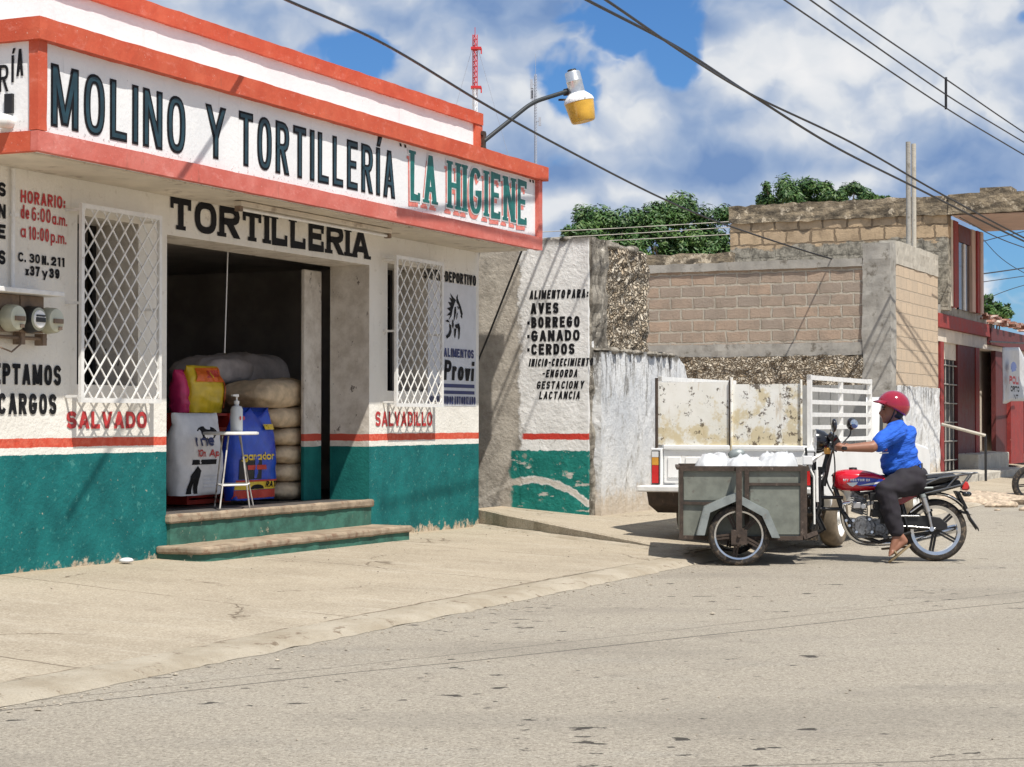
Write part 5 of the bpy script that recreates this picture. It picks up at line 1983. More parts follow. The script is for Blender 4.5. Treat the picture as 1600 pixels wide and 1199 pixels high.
mb.build('footrest', 'white_metal', t, smooth=50)
bc = S(su + .06, SV + .02, zst + .009)
t = thing('pump_bottle', 'clear pump bottle of gel standing on the white stool', 'bottle', bc, ROT)
MB().lathe(bc, Z, [(.0001, 0), (.052, .0), (.056, .01), (.056, .20), (.045, .225), (.02, .235), (.02, .25)], 20).build('body', 'clear_plastic', t, smooth=40)
mb = MB().lathe(bc, Z, [(.024, .25), (.024, .275), (.008, .28), (.008, .31), (.02, .312), (.02, .335), (.0001, .338)], 14)
mb.box(bc + Z * .325 - U * .035, U * .035, N * .011, Z * .008)
mb.build('pump', 'white_metal', t, smooth=40)
mb = MB()
for sx in (-.025, .03):
    mb.add([bc + N * .058 + U * (sx + .014 * math.cos(R(k * 45))) + Z * (.12 + .02 * math.sin(R(k * 45))) for k in range(8)], [tuple(range(8))])
mb.build('label', 'bag_red', t, fix=False)

# dark shelf and hanging bundles at the back of the shop, a pull cord near the door
t = thing('shop_shelf', 'dark metal shelf rack against the back wall of the shop', 'shelf', S(-3.9, -4.9, FLZ), ROT)
mb = MB()
for u_ in (-5.9, -4.3, -2.7, -1.2):
    for v_ in (-5.3, -4.7):
        mb.sbox(u_ - .025, u_ + .025, v_ - .025, v_ + .025, FLZ, 2.05)
mb.build('upright', 'black', t)
for z_ in (1.0, 1.5, 2.02):
    MB().sbox(-5.93, -1.17, -5.33, -4.67, z_, z_ + .03).build('board', 'black', t)
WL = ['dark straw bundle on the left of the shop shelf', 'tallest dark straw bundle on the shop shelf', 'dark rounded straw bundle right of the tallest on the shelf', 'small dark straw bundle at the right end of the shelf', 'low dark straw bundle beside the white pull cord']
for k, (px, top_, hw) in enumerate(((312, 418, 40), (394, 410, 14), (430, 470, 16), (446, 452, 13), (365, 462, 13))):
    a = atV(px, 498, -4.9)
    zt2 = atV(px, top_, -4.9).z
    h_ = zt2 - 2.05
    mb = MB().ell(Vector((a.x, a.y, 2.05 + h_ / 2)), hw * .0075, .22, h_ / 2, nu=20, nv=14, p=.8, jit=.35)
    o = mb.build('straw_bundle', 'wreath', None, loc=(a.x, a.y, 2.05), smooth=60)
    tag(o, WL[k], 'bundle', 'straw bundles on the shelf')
a = atV(356, 392, -.5)
b = atV(351, 552, -.5)
tag(MB().tube([a, b], .006, 6).build('pull_cord', 'paint_white', None, loc=b), 'thin white pull cord hanging from the doorway lintel above the sacks', 'cord')

# scrap on the pavement at the wall foot
c = S(*to_uv(atV(197, 880, .12)), .165)
mb = MB().ell(c + Z * .02, .065, .04, .025, nu=12, nv=8, jit=.5)
tag(mb.build('plastic_scrap', 'bag_white', None, loc=c, smooth=60), 'small crumpled white scrap on the pavement left of the shop steps', 'litter')

# ---------------------------------------------------------------- trees
def tree(base, crowns, label, seed=0, leaf=.16, count=9000, name='leafy_tree', group='trees beyond the block house'):
    rnd = random.Random(seed)
    t = thing(name, label, 'tree', base, 0, group)
    mb = MB()
    b = Vector(base)
    for (c, r) in crowns[:1]:
        c = Vector(c)
        mb.tube([b, b + Vector((.1, 0, (c.z - b.z) * .4)), Vector((c.x, c.y, c.z - r.z * .3))], [.28, .22, .10], 10)
    for (c, r) in crowns:
        c = Vector(c)
        mid_ = b + (c - b) * .5
        mid_.z = b.z + (c.z - b.z) * .55
        for k in range(5):
            e_ = c + Vector((rnd.uniform(-.6, .6) * r.x, rnd.uniform(-.6, .6) * r.y, rnd.uniform(-.3, .5) * r.z))
            mb.tube([b + Z * (c.z - b.z) * .45, mid_, e_], [.11, .07, .02], 6)
    mb.build('trunk', 'trunk', t, smooth=60)
    V, Fc = [], []
    tot = sum(r.x * r.y * r.z for _, r in crowns)
    for (c, r) in crowns:
        c = Vector(c)
        nb = max(14, int(70 * (r.x * r.y * r.z / tot) ** .8))
        per = int(count * (r.x * r.y * r.z / tot) / nb)
        for _ in range(nb):
            dd = Vector((rnd.gauss(0, 1), rnd.gauss(0, 1), rnd.gauss(0, 1))).normalized()
            rad = rnd.uniform(.55, 1.) ** .6
            bc_ = c + Vector((dd.x * r.x, dd.y * r.y, dd.z * r.z)) * rad * .82
            br = rnd.uniform(.22, .46) * min(r.x, r.z)
            if rnd.random() < .12:
                bc_ = c + (bc_ - c) * 1.22
                br *= .5
            for _ in range(per):
                d2 = Vector((rnd.gauss(0, 1), rnd.gauss(0, 1), rnd.gauss(0, .8)))
                d2 = d2.normalized() * br * rnd.uniform(.2, 1.15)
                p = bc_ + d2
                ax = Vector((rnd.uniform(-1, 1), rnd.uniform(-1, 1), rnd.uniform(-.9, .2))).normalized()
                nn = (d2.normalized() + Vector((rnd.uniform(-.7, .7), rnd.uniform(-.7, .7), rnd.uniform(.0, 1.)))).normalized()
                ay = nn.cross(ax)
                if ay.length < .1:
                    continue
                ay.normalize()
                ax = ay.cross(nn)
                L = leaf * rnd.uniform(.6, 1.25)
                w = L * .32
                i0 = len(V)
                V += [p - ax * L, p + ay * w - ax * L * .1 - nn * L * .06, p + ax * L, p - ay * w - ax * L * .1 - nn * L * .06]
                Fc.append((i0, i0 + 1, i0 + 2, i0 + 3))
    mb = MB()
    mb.v, mb.f = V, Fc
    mb.build('crown', 'foliage', t, fix=False)
    return t


def cr(px, py, Y, rx, rz, ry=None):
    k = Y / F
    return (atY(px, py, Y), Vector((rx * k, (ry or rx * .9) * k, rz * k)))


ty = 47.
tree((atY(950, 500, ty).x, ty, 0), [cr(945, 376, ty, 66, 60), cr(906, 386, ty - .4, 34, 42), cr(1000, 376, ty + .6, 48, 56), cr(950, 440, ty, 85, 60)], 'dark green round tree left of the block house behind the plaster wall', 3, .075, 70000)
ty = 49.
tree((atY(1085, 500, ty).x, ty, 0), [cr(1068, 376, ty, 62, 70), cr(1122, 380, ty + .5, 52, 70), cr(1030, 376, ty - .5, 46, 64), cr(1090, 440, ty, 90, 60)], 'dark green tree against the left end of the tan block wall', 5, .075, 84000)
ty = 58.
tree((atY(1270, 500, ty).x, ty, 0), [cr(1245, 318, ty, 64, 42), cr(1212, 304, ty, 34, 24), cr(1285, 312, ty, 44, 30), cr(1330, 316, ty + 1, 54, 28), cr(1372, 318, ty + 1, 26, 14), cr(1262, 380, ty, 90, 60)], 'green tree top rising above the tan block upper wall', 8, .085, 60000)
ty = 75.
tree((atY(1545, 560, ty).x, ty, 0), [cr(1545, 474, ty, 16, 14), cr(1560, 490, ty, 24, 16)], 'small tree seen under the roof canopy at the right', 11, .14, 1500)

# ---------------------------------------------------------------- lattice masts far behind
def mast(px, ytop, ybase, Y, half, sections, label, rod=1.8):
    b = atY(px, 640, Y)
    t = thing('radio_mast', label, 'mast', (b.x, Y, 0), 0)
    for (y0, y1, m) in sections:
        z1, z0 = atY(px, y0, Y).z, atY(px, y1, Y).z
        mb = MB()
        cs = [Vector((b.x + half * math.cos(R(a)), Y + half * math.sin(R(a)), 0)) for a in (-90, 30, 150)]
        w = half * .20
        for c in cs:
            mb.tube([c + Z * z0, c + Z * z1], w, 6)
        n_ = max(2, int((z1 - z0) / (half * 2.1)))
        for k in range(n_):
            za, zb = z0 + (z1 - z0) * k / n_, z0 + (z1 - z0) * (k + 1) / n_
            for i in range(3):
                c, d_ = cs[i], cs[(i + 1) % 3]
                mb.tube([c + Z * za, d_ + Z * zb], w * .6, 4)
                mb.tube([c + Z * za, d_ + Z * za], w * .6, 4)
        mb.build('lattice', m, t)
    z1 = atY(px, ytop, Y).z
    z0 = atY(px, sections[0][0], Y).z
    MB().tube([(b.x, Y, z0), (b.x, Y, z1)], half * .14, 6).build('antenna', sections[0][2], t)
    return t, b


Y1 = 150.
t, b = mast(742, 43, 400, Y1, .20, [(54, 138, 'mast_red'), (138.5, 682.5, 'mast_white')], 'tall red and white lattice radio mast behind the shop roof')
for yy in (76, 137):
    z_ = atY(742, yy, Y1).z
    MB().wbox(b.x - .32, b.x + .50, Y1 - .3, Y1 + .3, z_ - .09, z_ + .09).wbox(b.x + .44, b.x + .54, Y1 - .1, Y1 + .1, z_ - .42, z_).build('platform', 'mast_red', t)
mb = MB()
for dx in (-1, 1):
    mb.tube([(b.x, Y1, atY(742, 60, Y1).z), (b.x + dx * 9, Y1 + 3, 0)], .012, 4)
mb.build('guy_wire', 'mast_grey', t)
Y2 = 230.
t, b = mast(837, 85, 500, Y2, .16, [(116, 186, 'mast_grey'), (186.5, 673, 'mast_grey')], 'slender grey lattice mast far behind the street lamp')
mb = MB()
for yy, sx, hh in ((148, -.5, .5), (150, -.35, .9), (132, -.5, .6), (190, .5, .5)):
    z_ = atY(837, yy, Y2).z
    mb.wbox(b.x + sx - .15, b.x + sx + .15, Y2 - .15, Y2 + .15, z_ - hh, z_ + hh).wbox(min(b.x, b.x + sx), max(b.x, b.x + sx), Y2 - .05, Y2 + .05, z_ - .05, z_ + .05)
mb.build('dish', 'mast_grey', t)

# ---------------------------------------------------------------- overhead cables
def spline(P, n=14):
    o = []
    Q = [P[0] * 2 - P[1]] + P + [P[-1] * 2 - P[-2]]
    for i in range(1, len(Q) - 2):
        for k in range(n):
            t = k / n
            a, b, c, d_ = Q[i - 1], Q[i], Q[i + 1], Q[i + 2]
            o.append(.5 * ((2 * b) + (c - a) * t + (2 * a - 5 * b + 4 * c - d_) * t * t + (3 * b - a - 3 * c + d_) * t ** 3))
    o.append(P[-1])
    return o


def cable(pts, r, label, m='black', group=None, name='overhead_cable'):
    P = [atY(px, py, Y) for px, py, Y in pts]
    if pts[0][1] < 0 or pts[0][0] <= 800:
        P = [P[0] + (P[0] - P[1]) * (2.2 if pts[0][1] < 0 else 2)] + P
    if pts[-1][0] >= 1600:
        P = P + [P[-1] + (P[-1] - P[-2]) * 4]
    c = P[0]
    o = MB().tube(spline(P), r, 8).build(name, m, None, loc=c, smooth=60)
    return tag(o, label, 'cable', group)


cable([(395, -28, 15), (445, -1, 16), (600, 69, 18), (752, 160, 20.5), (870, 226, 23), (1030, 308, 27), (1141, 354, 30), (1297, 404, 34), (1387, 424, 36.5), (1489, 432, 40), (1600, 419, 44), (1680, 405, 48)], .014,
      'long black service cable sagging from the roof of the shop to the porch house')
G2 = 'twin cables crossing above the lamp'
cable([(860, -34, 19), (915, -1, 20), (1060, 75, 23), (1170, 146, 26), (1300, 227, 29), (1420, 288, 32), (1560, 358, 36), (1680, 415, 40)], .018, 'thick black street cable that starts lower of the twin pair at the top edge', group=G2)
cable([(885, -36, 19), (945, -1, 20), (1080, 91, 23), (1180, 151, 26), (1330, 223, 29), (1470, 303, 32), (1600, 372, 35.5), (1680, 412, 38)], .016, 'black street cable that starts right of its twin at the top edge', group=G2)
G3 = 'three parallel cables at the upper right'
for (a, b, c), lab in zip((((1190, -24), (1478, 169), (1660, 277)), ((1232, -24), (1478, 148), (1660, 258)), ((1262, -24), (1478, 124), (1660, 247))),
                          ('lowest of three parallel wires at the upper right', 'middle of three parallel wires at the upper right', 'topmost of three parallel wires at the upper right')):
    ab = lambda p, q, t: (p[0] + (q[0] - p[0]) * t, p[1] + (q[1] - p[1]) * t)
    m1, m2 = ab(a, b, .5), ab(b, c, .5)
    cable([(*a, 24), (m1[0], m1[1] + 1, 27.5), (*b, 31), (m2[0], m2[1] + 1, 34), (*c, 37)], .012, lab, group=G3)
mb = MB().tube([atY(1478, 121, 31), atY(1478, 171, 31)], .022, 6)
tag(mb.build('cable_spacer', 'black', None, loc=atY(1478, 171, 31)), 'short black spacer bar hung on the three parallel wires', 'spacer')
G4 = 'thin wires under the roof canopy'
for pts, lab in ((((1534, 441, 48), (1570, 436, 52), (1640, 426, 56)), 'thin wire just under the sagging cable, right edge'), (((1500, 340, 36), (1560, 372, 39), (1650, 405, 43)), 'wire crossing below the canopy corner at the right edge'),
                 (((1534, 372, 60), (1570, 408, 60), (1640, 450, 60)), 'thin wire sloping down in the gap under the canopy'), (((1534, 470, 60), (1580, 452, 60), (1650, 432, 60)), 'thin wire rising to the right in the gap under the canopy'),
                 (((1480, 398, 42), (1534, 378, 44), (1600, 362, 46), (1650, 352, 48)), 'wire rising from the upstairs red door to the right edge')):
    cable(list(pts), .011, lab, group=G4)
G5 = 'thin pale wires in front of the trees'
for y0, y1, lab in ((362, 346, 'topmost thin pale wire before the round trees'), (372, 355, 'middle thin pale wire before the round trees'), (380, 366, 'lowest thin pale wire before the round trees')):
    cable([(800, y0 + 3, 42), (980, (y0 + y1) / 2 + 2, 42), (1150, y1, 42)], .009, lab, m='concrete_pale', group=G5)

# ---------------------------------------------------------------- wheels
def wheel(parent, c, axis, r, w, m_tyre='rubber', m_rim='alloy', spokes=5, rim=None, bright=True, hub=.045, name='wheel', solid=False, ri=.86):
    c, ax = Vector(c), Vector(axis).normalized()
    rim = rim or r * .76
    q = Vector((0, 0, 1)) if abs(ax.z) < .9 else Vector((1, 0, 0))
    x = ax.cross(q).normalized()
    y = ax.cross(x)
    prof = []
    h = w / 2
    for k in range(13):
        a = R(-100 + 200 * k / 12)
        prof.append((rim + (r - rim) * (.25 + .75 * max(0., math.cos(a * .95))) if abs(a) < 1.6 else rim, h * math.sin(a) * (1.05 if abs(a) < 1.2 else 1)))
    prof = [(rim - .004, -h * .8)] + prof + [(rim - .004, h * .8)]
    ty_ = MB().lathe(c, ax, prof, 48).build('tyre', m_tyre, parent, smooth=50) if False else None
    wh = MB().lathe(c, ax, prof, 48).build(name, m_tyre, parent, smooth=50)
    mb = MB()
    mb.lathe(c, ax, [(rim, -h * .82), (rim * .985, -h * .9), (rim * ri, -h * .8), (rim * ri, -h * .2), (rim * ri, h * .2), (rim * ri, h * .8), (rim * .985, h * .9), (rim, h * .82)], 48)
    mb.build('rim', 'chrome' if bright else m_rim, wh, smooth=40)
    mb = MB()
    mb.cyl(c - ax * h * .9, c + ax * h * .9, hub, 20)
    if solid:
        mb.lathe(c, ax, [(.0001, h * .4), (rim * .35, h * .42), (rim * .5, h * .1), (rim * .87, h * .2)], 36)
        mb.lathe(c, ax, [(.0001, -h * .4), (rim * .35, -h * .42), (rim * .5, -h * .1), (rim * .87, -h * .2)], 36)
    for k in range(spokes):
        a = 2 * math.pi * k / spokes + .5
        dd = x * math.cos(a) + y * math.sin(a)
        sd_ = ax.cross(dd)
        p0_, p1_ = c + dd * hub * .7, c + dd * rim * .90
        for sgn in ((-1, 1) if spokes == 5 else (0,)):
            o_ = sd_ * .016 * sgn
            mb.box((p0_ + p1_) / 2 + o_ * .8, dd * ((p1_ - p0_).length / 2), sd_ * (.009 if spokes == 5 else .016), ax * h * .35)
    mb.build('hub', m_rim, wh, smooth=35)
    return wh


#@@PART4
# ---------------------------------------------------------------- white pickup truck with stake sides
tr = thing('pickup_truck', 'old white pickup truck with tall rusty tailgate boards and slatted stake sides', 'truck', S(.4, 3.3, 0), ROT)
TL, TR, T0, T1 = 2.44, 4.16, -1.0, 1.50
TG = .0
# right bed side with wheel arch and rounded shoulder
def bedside(v, sgn):
    pts = []
    for (u, z) in ((T0, .60), (T0, .98), (T0 + .03, 1.03), (T1 - .06, 1.03), (T1, .98), (T1, .50), (.55, .50)):
        pts.append((u, z))
    for k in range(9):
        a = R(0 + 180 * k / 8)
        pts.append((-.06 + .40 * math.cos(a), .42 + .34 * math.sin(a)))
    pts += [(-.50, .50), (-.75, .55)]
    return MB().prism([S(u, v, z) for u, z in pts], N * -.10 * sgn)


bedside(TR, 1).build('bed_side', 'truck_white', tr, bevel=.018)
bedside(TL, -1).build('bed_side', 'truck_white', tr, bevel=.018)
MB().sbox(T0 + .05, T1 - .03, TL + .11, TR - .11, .58, .64).build('bed_floor', 'white_metal', tr)
MB().sbox(T1 - .05, T1 - .005, TL + .11, TR - .11, .65, 1.02).build('bed_front', 'truck_white', tr)
# tailgate with pressed panels
tg = MB().sbox(T0 - .005, T0 + .045, TL + .125, TR - .125, .66, 1.0).build('tailgate', 'truck_white', tr, bevel=.008)
mb = MB()
mb.sbox(T0 - .03, T0 + .05, TL + .125, 3.27, 1.003, 1.05)
mb.sbox(T0 - .03, T0 + .05, 3.29, TR - .125, 1.003, 1.05)
mb.build('top_rail', 'truck_white', tg, bevel=.01)
mb = MB()
for a, b in ((TL + .17, 2.75), (2.80, 3.23), (3.34, 3.62), (3.66, 3.95)):
    mb.sbox(T0 - .018, T0 - .006, a, b, .72, .93)
mb.build('panel', 'truck_white', tg, bevel=.006)
mb = MB().sbox(T0 - .028, T0 - .019, 3.16, 3.42, .86, .90)
mb.build('tailgate_handle', 'black', tg, bevel=.003)
# corner posts with lights
for v0, v1 in ((TL - .01, TL + .115), (TR - .115, TR + .01)):
    po = MB().sbox(T0 - .03, T0 + .06, v0, v1, .62, 1.02).build('corner_post', 'truck_white', tr, bevel=.012)
    vm_ = (v0 + v1) / 2
    tl = MB().sbox(T0 - .055, T0 - .032, vm_ - .042, vm_ + .042, .655, .995).build('tail_light', 'black', po, bevel=.004)
    MB().sbox(T0 - .066, T0 - .056, vm_ - .034, vm_ + .034, .665, .845).build('red_lens', 'lens_red', tl)
    MB().sbox(T0 - .066, T0 - .056, vm_ - .034, vm_ + .034, .848, .925).build('amber_lens', 'lens_amber', tl)
    MB().sbox(T0 - .066, T0 - .056, vm_ - .034, vm_ + .034, .928, .985).build('clear_lens', 'lens_clear', tl)
mb = MB().sbox(T0 - .30, T0 - .03, TL - .06, TR + .02, .585, .645)
mb.build('bumper', 'white_metal', tr, bevel=.012)
mb = MB().prism([S(T0 - .22, TL + .02, .583), S(T0 - .04, TL + .02, .583), S(T0 + .25, TL + .02, .36), S(T0 + .1, TL + .02, .36), S(T0 - .16, TL + .02, .45)], N * (TR - TL - .04))
mb.build('bumper_bracket', 'rust', tr)
mb = MB()
for v in (TL + .3, TR - .36):
    mb.sbox(T0 + .1, 4.0, v, v + .08, .40, .50)
mb.sbox(T0 + .2, T0 + .5, TL + .5, TR - .5, .28, .40)
mb.cyl(S(-.06, TL + .1, .30), S(-.06, TR - .1, .30), .05, 10)
mb.build('chassis', 'rust', tr)
for v in (TL + .16, TR - .3):
    MB().sbox(-.62, -.60, v, v + .2, .10, .52).build('mud_flap', 'rubber', tr)
# tall rusty boards at the rear
for v0, v1 in ((TL + .05, 3.27), (3.285, TR - .16)):
    g_ = MB().sbox(T0 + .005, T0 + .035, v0, v1, 1.052, 1.685 if v0 < 3 else 1.66).build('rear_board', 'rusty_white', tr)
    mb = MB()
    mb.tube([S(T0 - .01, v0, .98), S(T0 - .01, v0, 1.73)], .016, 8)
    mb.tube([S(T0 - .01, v1, 1.02), S(T0 - .01, v1, 1.70)], .013, 8)
    mb.build('board_post', 'rust' if v0 < 3 else 'rusty_white', g_, smooth=50)
# stake side racks
for v in (TR - .10, TL + .06):
    rk = MB().sbox(T0 + .06, T0 + .11, v - .02, v + .02, 1.032, 1.75).sbox(T1 - .06, T1 - .01, v - .02, v + .02, 1.032, 1.75).sbox(.22, .28, v - .019, v + .019, 1.032, 1.715).sbox(T0 + .06, T1 - .01, v - .022, v + .022, 1.70, 1.745).build('stake_rack', 'white_metal', tr)
    for k in range(5):
        z_ = 1.085 + k * .125
        MB().sbox(T0 + .112, T1 - .062, v - .012, v + .024, z_, z_ + .042).build('slat', 'white_metal', rk)
mb = MB()
for k in range(11):
    a_ = TL + .13 + k * .132
    mb.sbox(T1 - .05, T1 - .02, a_, a_ + .126, 1.03, 1.69)
mb.build('headboard', 'board_grey', tr)
# cab and bonnet
prof = [(1.54, .48), (1.54, 1.0), (1.60, 1.40), (1.70, 1.53), (1.9, 1.56), (2.62, 1.55), (2.75, 1.51), (3.20, 1.06), (4.12, .98), (4.22, .86), (4.22, .48)]
cab = MB().prism([S(u, TL + .04, z) for u, z in prof], N * (TR - TL - .08)).build('cab', 'truck_white', tr, bevel=.035, smooth=40)
for v, e in ((TR - .04, 1), (TL + .04, -1)):
    wn = MB().prism([S(u, v - .002 * e, z) for u, z in ((1.63, 1.02), (1.68, 1.38), (1.77, 1.485), (2.58, 1.485), (3.00, 1.06), (2.9, 1.02))], N * .010 * e).build('side_window', 'black', cab)
    MB().prism([S(u, v + .0085 * e, z) for u, z in ((1.74, 1.05), (1.78, 1.38), (1.84, 1.445), (2.5, 1.445), (2.9, 1.05))], N * .004 * e).build('glass', 'glass_dark', wn)
MB().sbox(1.53, 1.59, TL + .3, TR - .3, 1.06, 1.44).build('rear_window', 'glass_dark', cab)
for (u, v) in ((-.06, TR - .10), (-.06, TL + .10), (3.4, TR - .12), (3.4, TL + .12)):
    wheel(tr, S(u, v, .30 + (.04 if v < 3 else .0)), N, .30, .19, m_tyre='dusty_rubber', m_rim='white_metal', spokes=8, rim=.19, bright=False, hub=.06, solid=True)

# ---------------------------------------------------------------- motor tricycle with a cargo box in front
BY = 17.75
CT = 'cargo_tricycle'
tc = thing(CT, 'red motor tricycle with a grey sheet metal cargo box in front', 'tricycle', (2.9, BY, 0), 0)


def b(px, py, Y=BY):
    return atY(px, py, Y)


YN, YF = 17.20, 18.30
xl, xr = atY(1071, 800, YN).x, atY(1268, 800, YN).x
zb_, zt_ = .255, .865
box = MB()
th = .012
box.wbox(xl, xr, YN, YN + th, zb_, zt_ - .02)
box.wbox(xl, xr, YF - th, YF, zb_, zt_ - .02)
box.wbox(xl, xl + th, YN + th + .001, YF - th - .001, zb_, zt_ - .02)
box.wbox(xr - th, xr, YN + th + .001, YF - th - .001, zb_, zt_ - .02)
box.wbox(xl + th + .001, xr - th - .001, YN + th + .001, YF - th - .001, zb_, zb_ + .02)
bo = box.build('cargo_box', 'galvanised', tc)
fr = MB()
e = .018


def bar(p, q, w=.018, d_=.012):
    p, q = Vector(p), Vector(q)
    dd = (q - p).normalized()
    s1 = dd.cross(Vector((0, 1, 0)))
    s1 = s1.normalized() if s1.length > .1 else Vector((1, 0, 0))
    s2 = dd.cross(s1)
    fr.box((p + q) / 2, dd * (q - p).length / 2, s1 * w, s2 * d_)


yn = YN - .014
xm = atY(1163, 800, YN).x
xs2 = atY(1176, 800, YN).x
bar((xl - .005, yn, zt_), (xr + .03, yn, zt_), .022)
bar((xl, YF + .014, zt_), (xr, YF + .014, zt_), .020)
bar((xl - .012, YN, zt_), (xl - .012, YF, zt_), .018)
bar((xr + .012, YN, zt_), (xr + .012, YF, zt_), .018)
bar((xl + .012, yn - .001, zb_), (xl + .012, yn - .001, zt_), .018)
bar((xr - .02, yn - .001, zb_), (xr - .02, yn - .001, zt_), .030)
bar((xs2, yn - .002, zb_ + .1), (xs2, yn - .002, zt_), .020)
bar((xl + .03, yn - .001, .555), (xm - .06, yn - .001, .545), .013)
bar((xs2 + .02, yn - .001, .725), (xr - .05, yn - .001, .725), .012)
bar((xl - .01, yn - .012, zb_ - .01), (xm - .05, yn - .012, zb_ - .018), .018, .018)
bar((xm + .05, yn - .012, zb_ - .018), (xr - .03, yn - .012, zb_ - .012), .018, .018)
bar((xr - .03, yn - .012, zb_ - .012), (xr + .10, yn + .1, zb_ + .03), .018, .018)
fr.build('box_frame', 'rust', bo)
# crease of a lighter sheet and rivets on the panels
mb = MB().wbox(xs2 + .03, xr - .05, YN - .010, YN - .002, zb_ + .02, .705)
mb.build('side_panel', 'galvanised', bo)
mb = MB().wbox(xl + .035, xm - .07, YN - .008, YN - .002, .58, .775)
mb.build('side_panel', 'galvanised', bo)
# axle strut in front of the wheel
wc = atY(1165, 838, 17.06)
wc = Vector((wc.x, 17.06, .275))
mb = MB().wbox(wc.x - .026, wc.x + .026, 16.955, 16.985, .30, zt_ + .02)
mb.wbox(wc.x - .026, wc.x + .026, 16.985, YN - .03, zt_ - .01, zt_ + .02)
mb.box((wc.x, 16.965, .26), (.07, 0, 0), (0, .012, 0), (0, 0, .065))
mb.cyl((wc.x, 16.93, .275), (wc.x, YF + .1, .275), .016, 12)
mb.build('axle_strut', 'rust', bo)
# folded fender over the near wheel
for yside, ya, yb in ((0, 16.97, YN - .016), (1, YF + .016, YF + .23)):
    fpx = [(1101, 838), (1112, 795), (1160, 773), (1211, 800), (1229, 842)]
    P3 = [Vector((atY(px, py, 17.0).x, 0, atY(px, py, 17.0).z)) for px, py in fpx]
    mb = MB()
    for p, q in zip(P3, P3[1:]):
        dd = (q - p)
        nn = Vector((-dd.z, 0, dd.x)).normalized()
        mb.prism([(p.x, ya, p.z), (q.x, ya, q.z), (q.x, yb, q.z), (p.x, yb, p.z)], nn * .008)
        cpt = Vector((wc.x, 0, wc.z))
        n2 = nn if (cpt - p).dot(nn) > 0 else -nn
        ye = ya if yside == 0 else yb
        k1 = (cpt - p).normalized() * .065
        k2 = (cpt - q).normalized() * .065
        mb.prism([(p.x, ye, p.z), (q.x, ye, q.z), (q.x + k2.x, ye, q.z + k2.z), (p.x + k1.x, ye, p.z + k1.z)], Vector((0, -.006, 0)))
    mb.build('fender', 'galv_bright', tc)
wheel(tc, wc, (0, 1, 0), .275, .075, spokes=5, m_rim='rust', bright=True, rim=.222, ri=.915)
wheel(tc, (wc.x, YF + .12, .275), (0, 1, 0), .275, .075, spokes=5, m_rim='rust', bright=True, rim=.222, ri=.915)

# rear wheel
rc = b(1461, 826.5)
rw = wheel(tc, (rc.x, BY, .288), (0, 1, 0), .288, .10, spokes=5, m_rim='black', rim=.232, bright=True)
# subframe linking box and motorcycle
def T(pts, r, m='black', name='frame', seg=8, parent=None):
    return MB().tube([b(*p) if len(p) == 2 else b(*p) for p in pts], r, seg).build(name, m, parent or tc, smooth=50)


mb = MB()
for dy in (-.16, .16):
    for py in (778, 796):
        mb.tube([b(1266, py, BY + dy), b(1318, py, BY + dy * .5)], .016, 8)
    mb.tube([b(1272, 722, BY + dy), b(1274, 800, BY + dy), b(1288, 828, BY + dy), b(1262, 842, BY + dy)], .018, 8)
    mb.tube([b(1284, 730, BY + dy), b(1285, 790, BY + dy), b(1270, 828, BY + dy)], .015, 8)
    mb.tube([b(1306, 762, BY + dy * .4), b(1318, 800, BY + dy * .5), b(1342, 836, BY + dy * .5), b(1375, 848, BY + dy * .5), b(1425, 832, BY + dy * .6)], .017, 8)
    mb.tube([b(1302, 742, BY + dy * .2), b(1345, 772, BY + dy * .4), b(1400, 766, BY + dy * .6), b(1480, 752, BY + dy * .6)], .015, 8)
    mb.tube([b(1404, 766, BY + dy * .6), b(1420, 826, BY + dy * .7)], .015, 8)
mb.tube([b(1290, 735, BY - .16), b(1290, 735, BY + .16)], .02, 8)
mb.tube([b(1268, 800, BY - .16), b(1268, 800, BY + .16)], .02, 8)
mb.build('frame', 'black', tc, smooth=50)
mb = MB().tube([b(1280, 735, BY - .2), b(1281, 785, BY - .2)], .016, 8).tube([b(1268, 728, BY - .22), b(1276, 745, BY - .22), b(1277, 820, BY - .22)], .010, 8)
mb.build('shock_absorber', 'white_metal', tc, smooth=50)
mb = MB()
for dy in (-.09, .09):
    mb.tube([b(1297, 706, BY + dy), b(1287, 745, BY + dy)], .022, 10)
mb.tube([b(1300, 700), b(1288, 760)], .025, 10)
mb.build('fork', 'black', tc, smooth=50)
hbm = MB().tube([b(1300, 697, BY - .04), b(1302, 694, BY - .14), b(1310, 700, BY - .27), b(1326, 701, BY - .40)], .013, 10)
hbm.tube([b(1300, 697, BY + .04), b(1302, 694, BY + .14), b(1310, 700, BY + .27), b(1326, 701, BY + .40)], .013, 10)
hbm.tube([b(1300, 697, BY - .05), b(1300, 697, BY + .05)], .016, 8)
hb_o = hbm.build('handlebar', 'chrome', tc, smooth=50)
mb = MB()
for sgn in (-1, 1):
    mb.tube([b(1309, 700, BY + sgn * .26), b(1328, 701, BY + sgn * .41)], .018, 10)
    mb.box(b(1306, 699, BY + sgn * .22), (.028, 0, 0), (0, .03, 0), (0, 0, .025))
    mb.tube([b(1300, 694, BY + sgn * .24), b(1303, 700, BY + sgn * .34), b(1314, 706, BY + sgn * .42)], .006, 6)
mb.build('grip', 'black', hb_o, smooth=50)
mb = MB().box(b(1305, 688), (.035, 0, .015), (0, .07, 0), (-.02, 0, .035)).lathe(b(1300, 686, BY - .05), Vector((.5, -.2, .6)), [(.0001, 0), (.045, 0), (.045, .05), (.0001, .055)], 16).lathe(b(1300, 686, BY + .06), Vector((.5, 0, .6)), [(.0001, 0), (.045, 0), (.045, .05), (.0001, .055)], 16)
mb.build('instrument_cluster', 'black_gloss', tc, smooth=40)
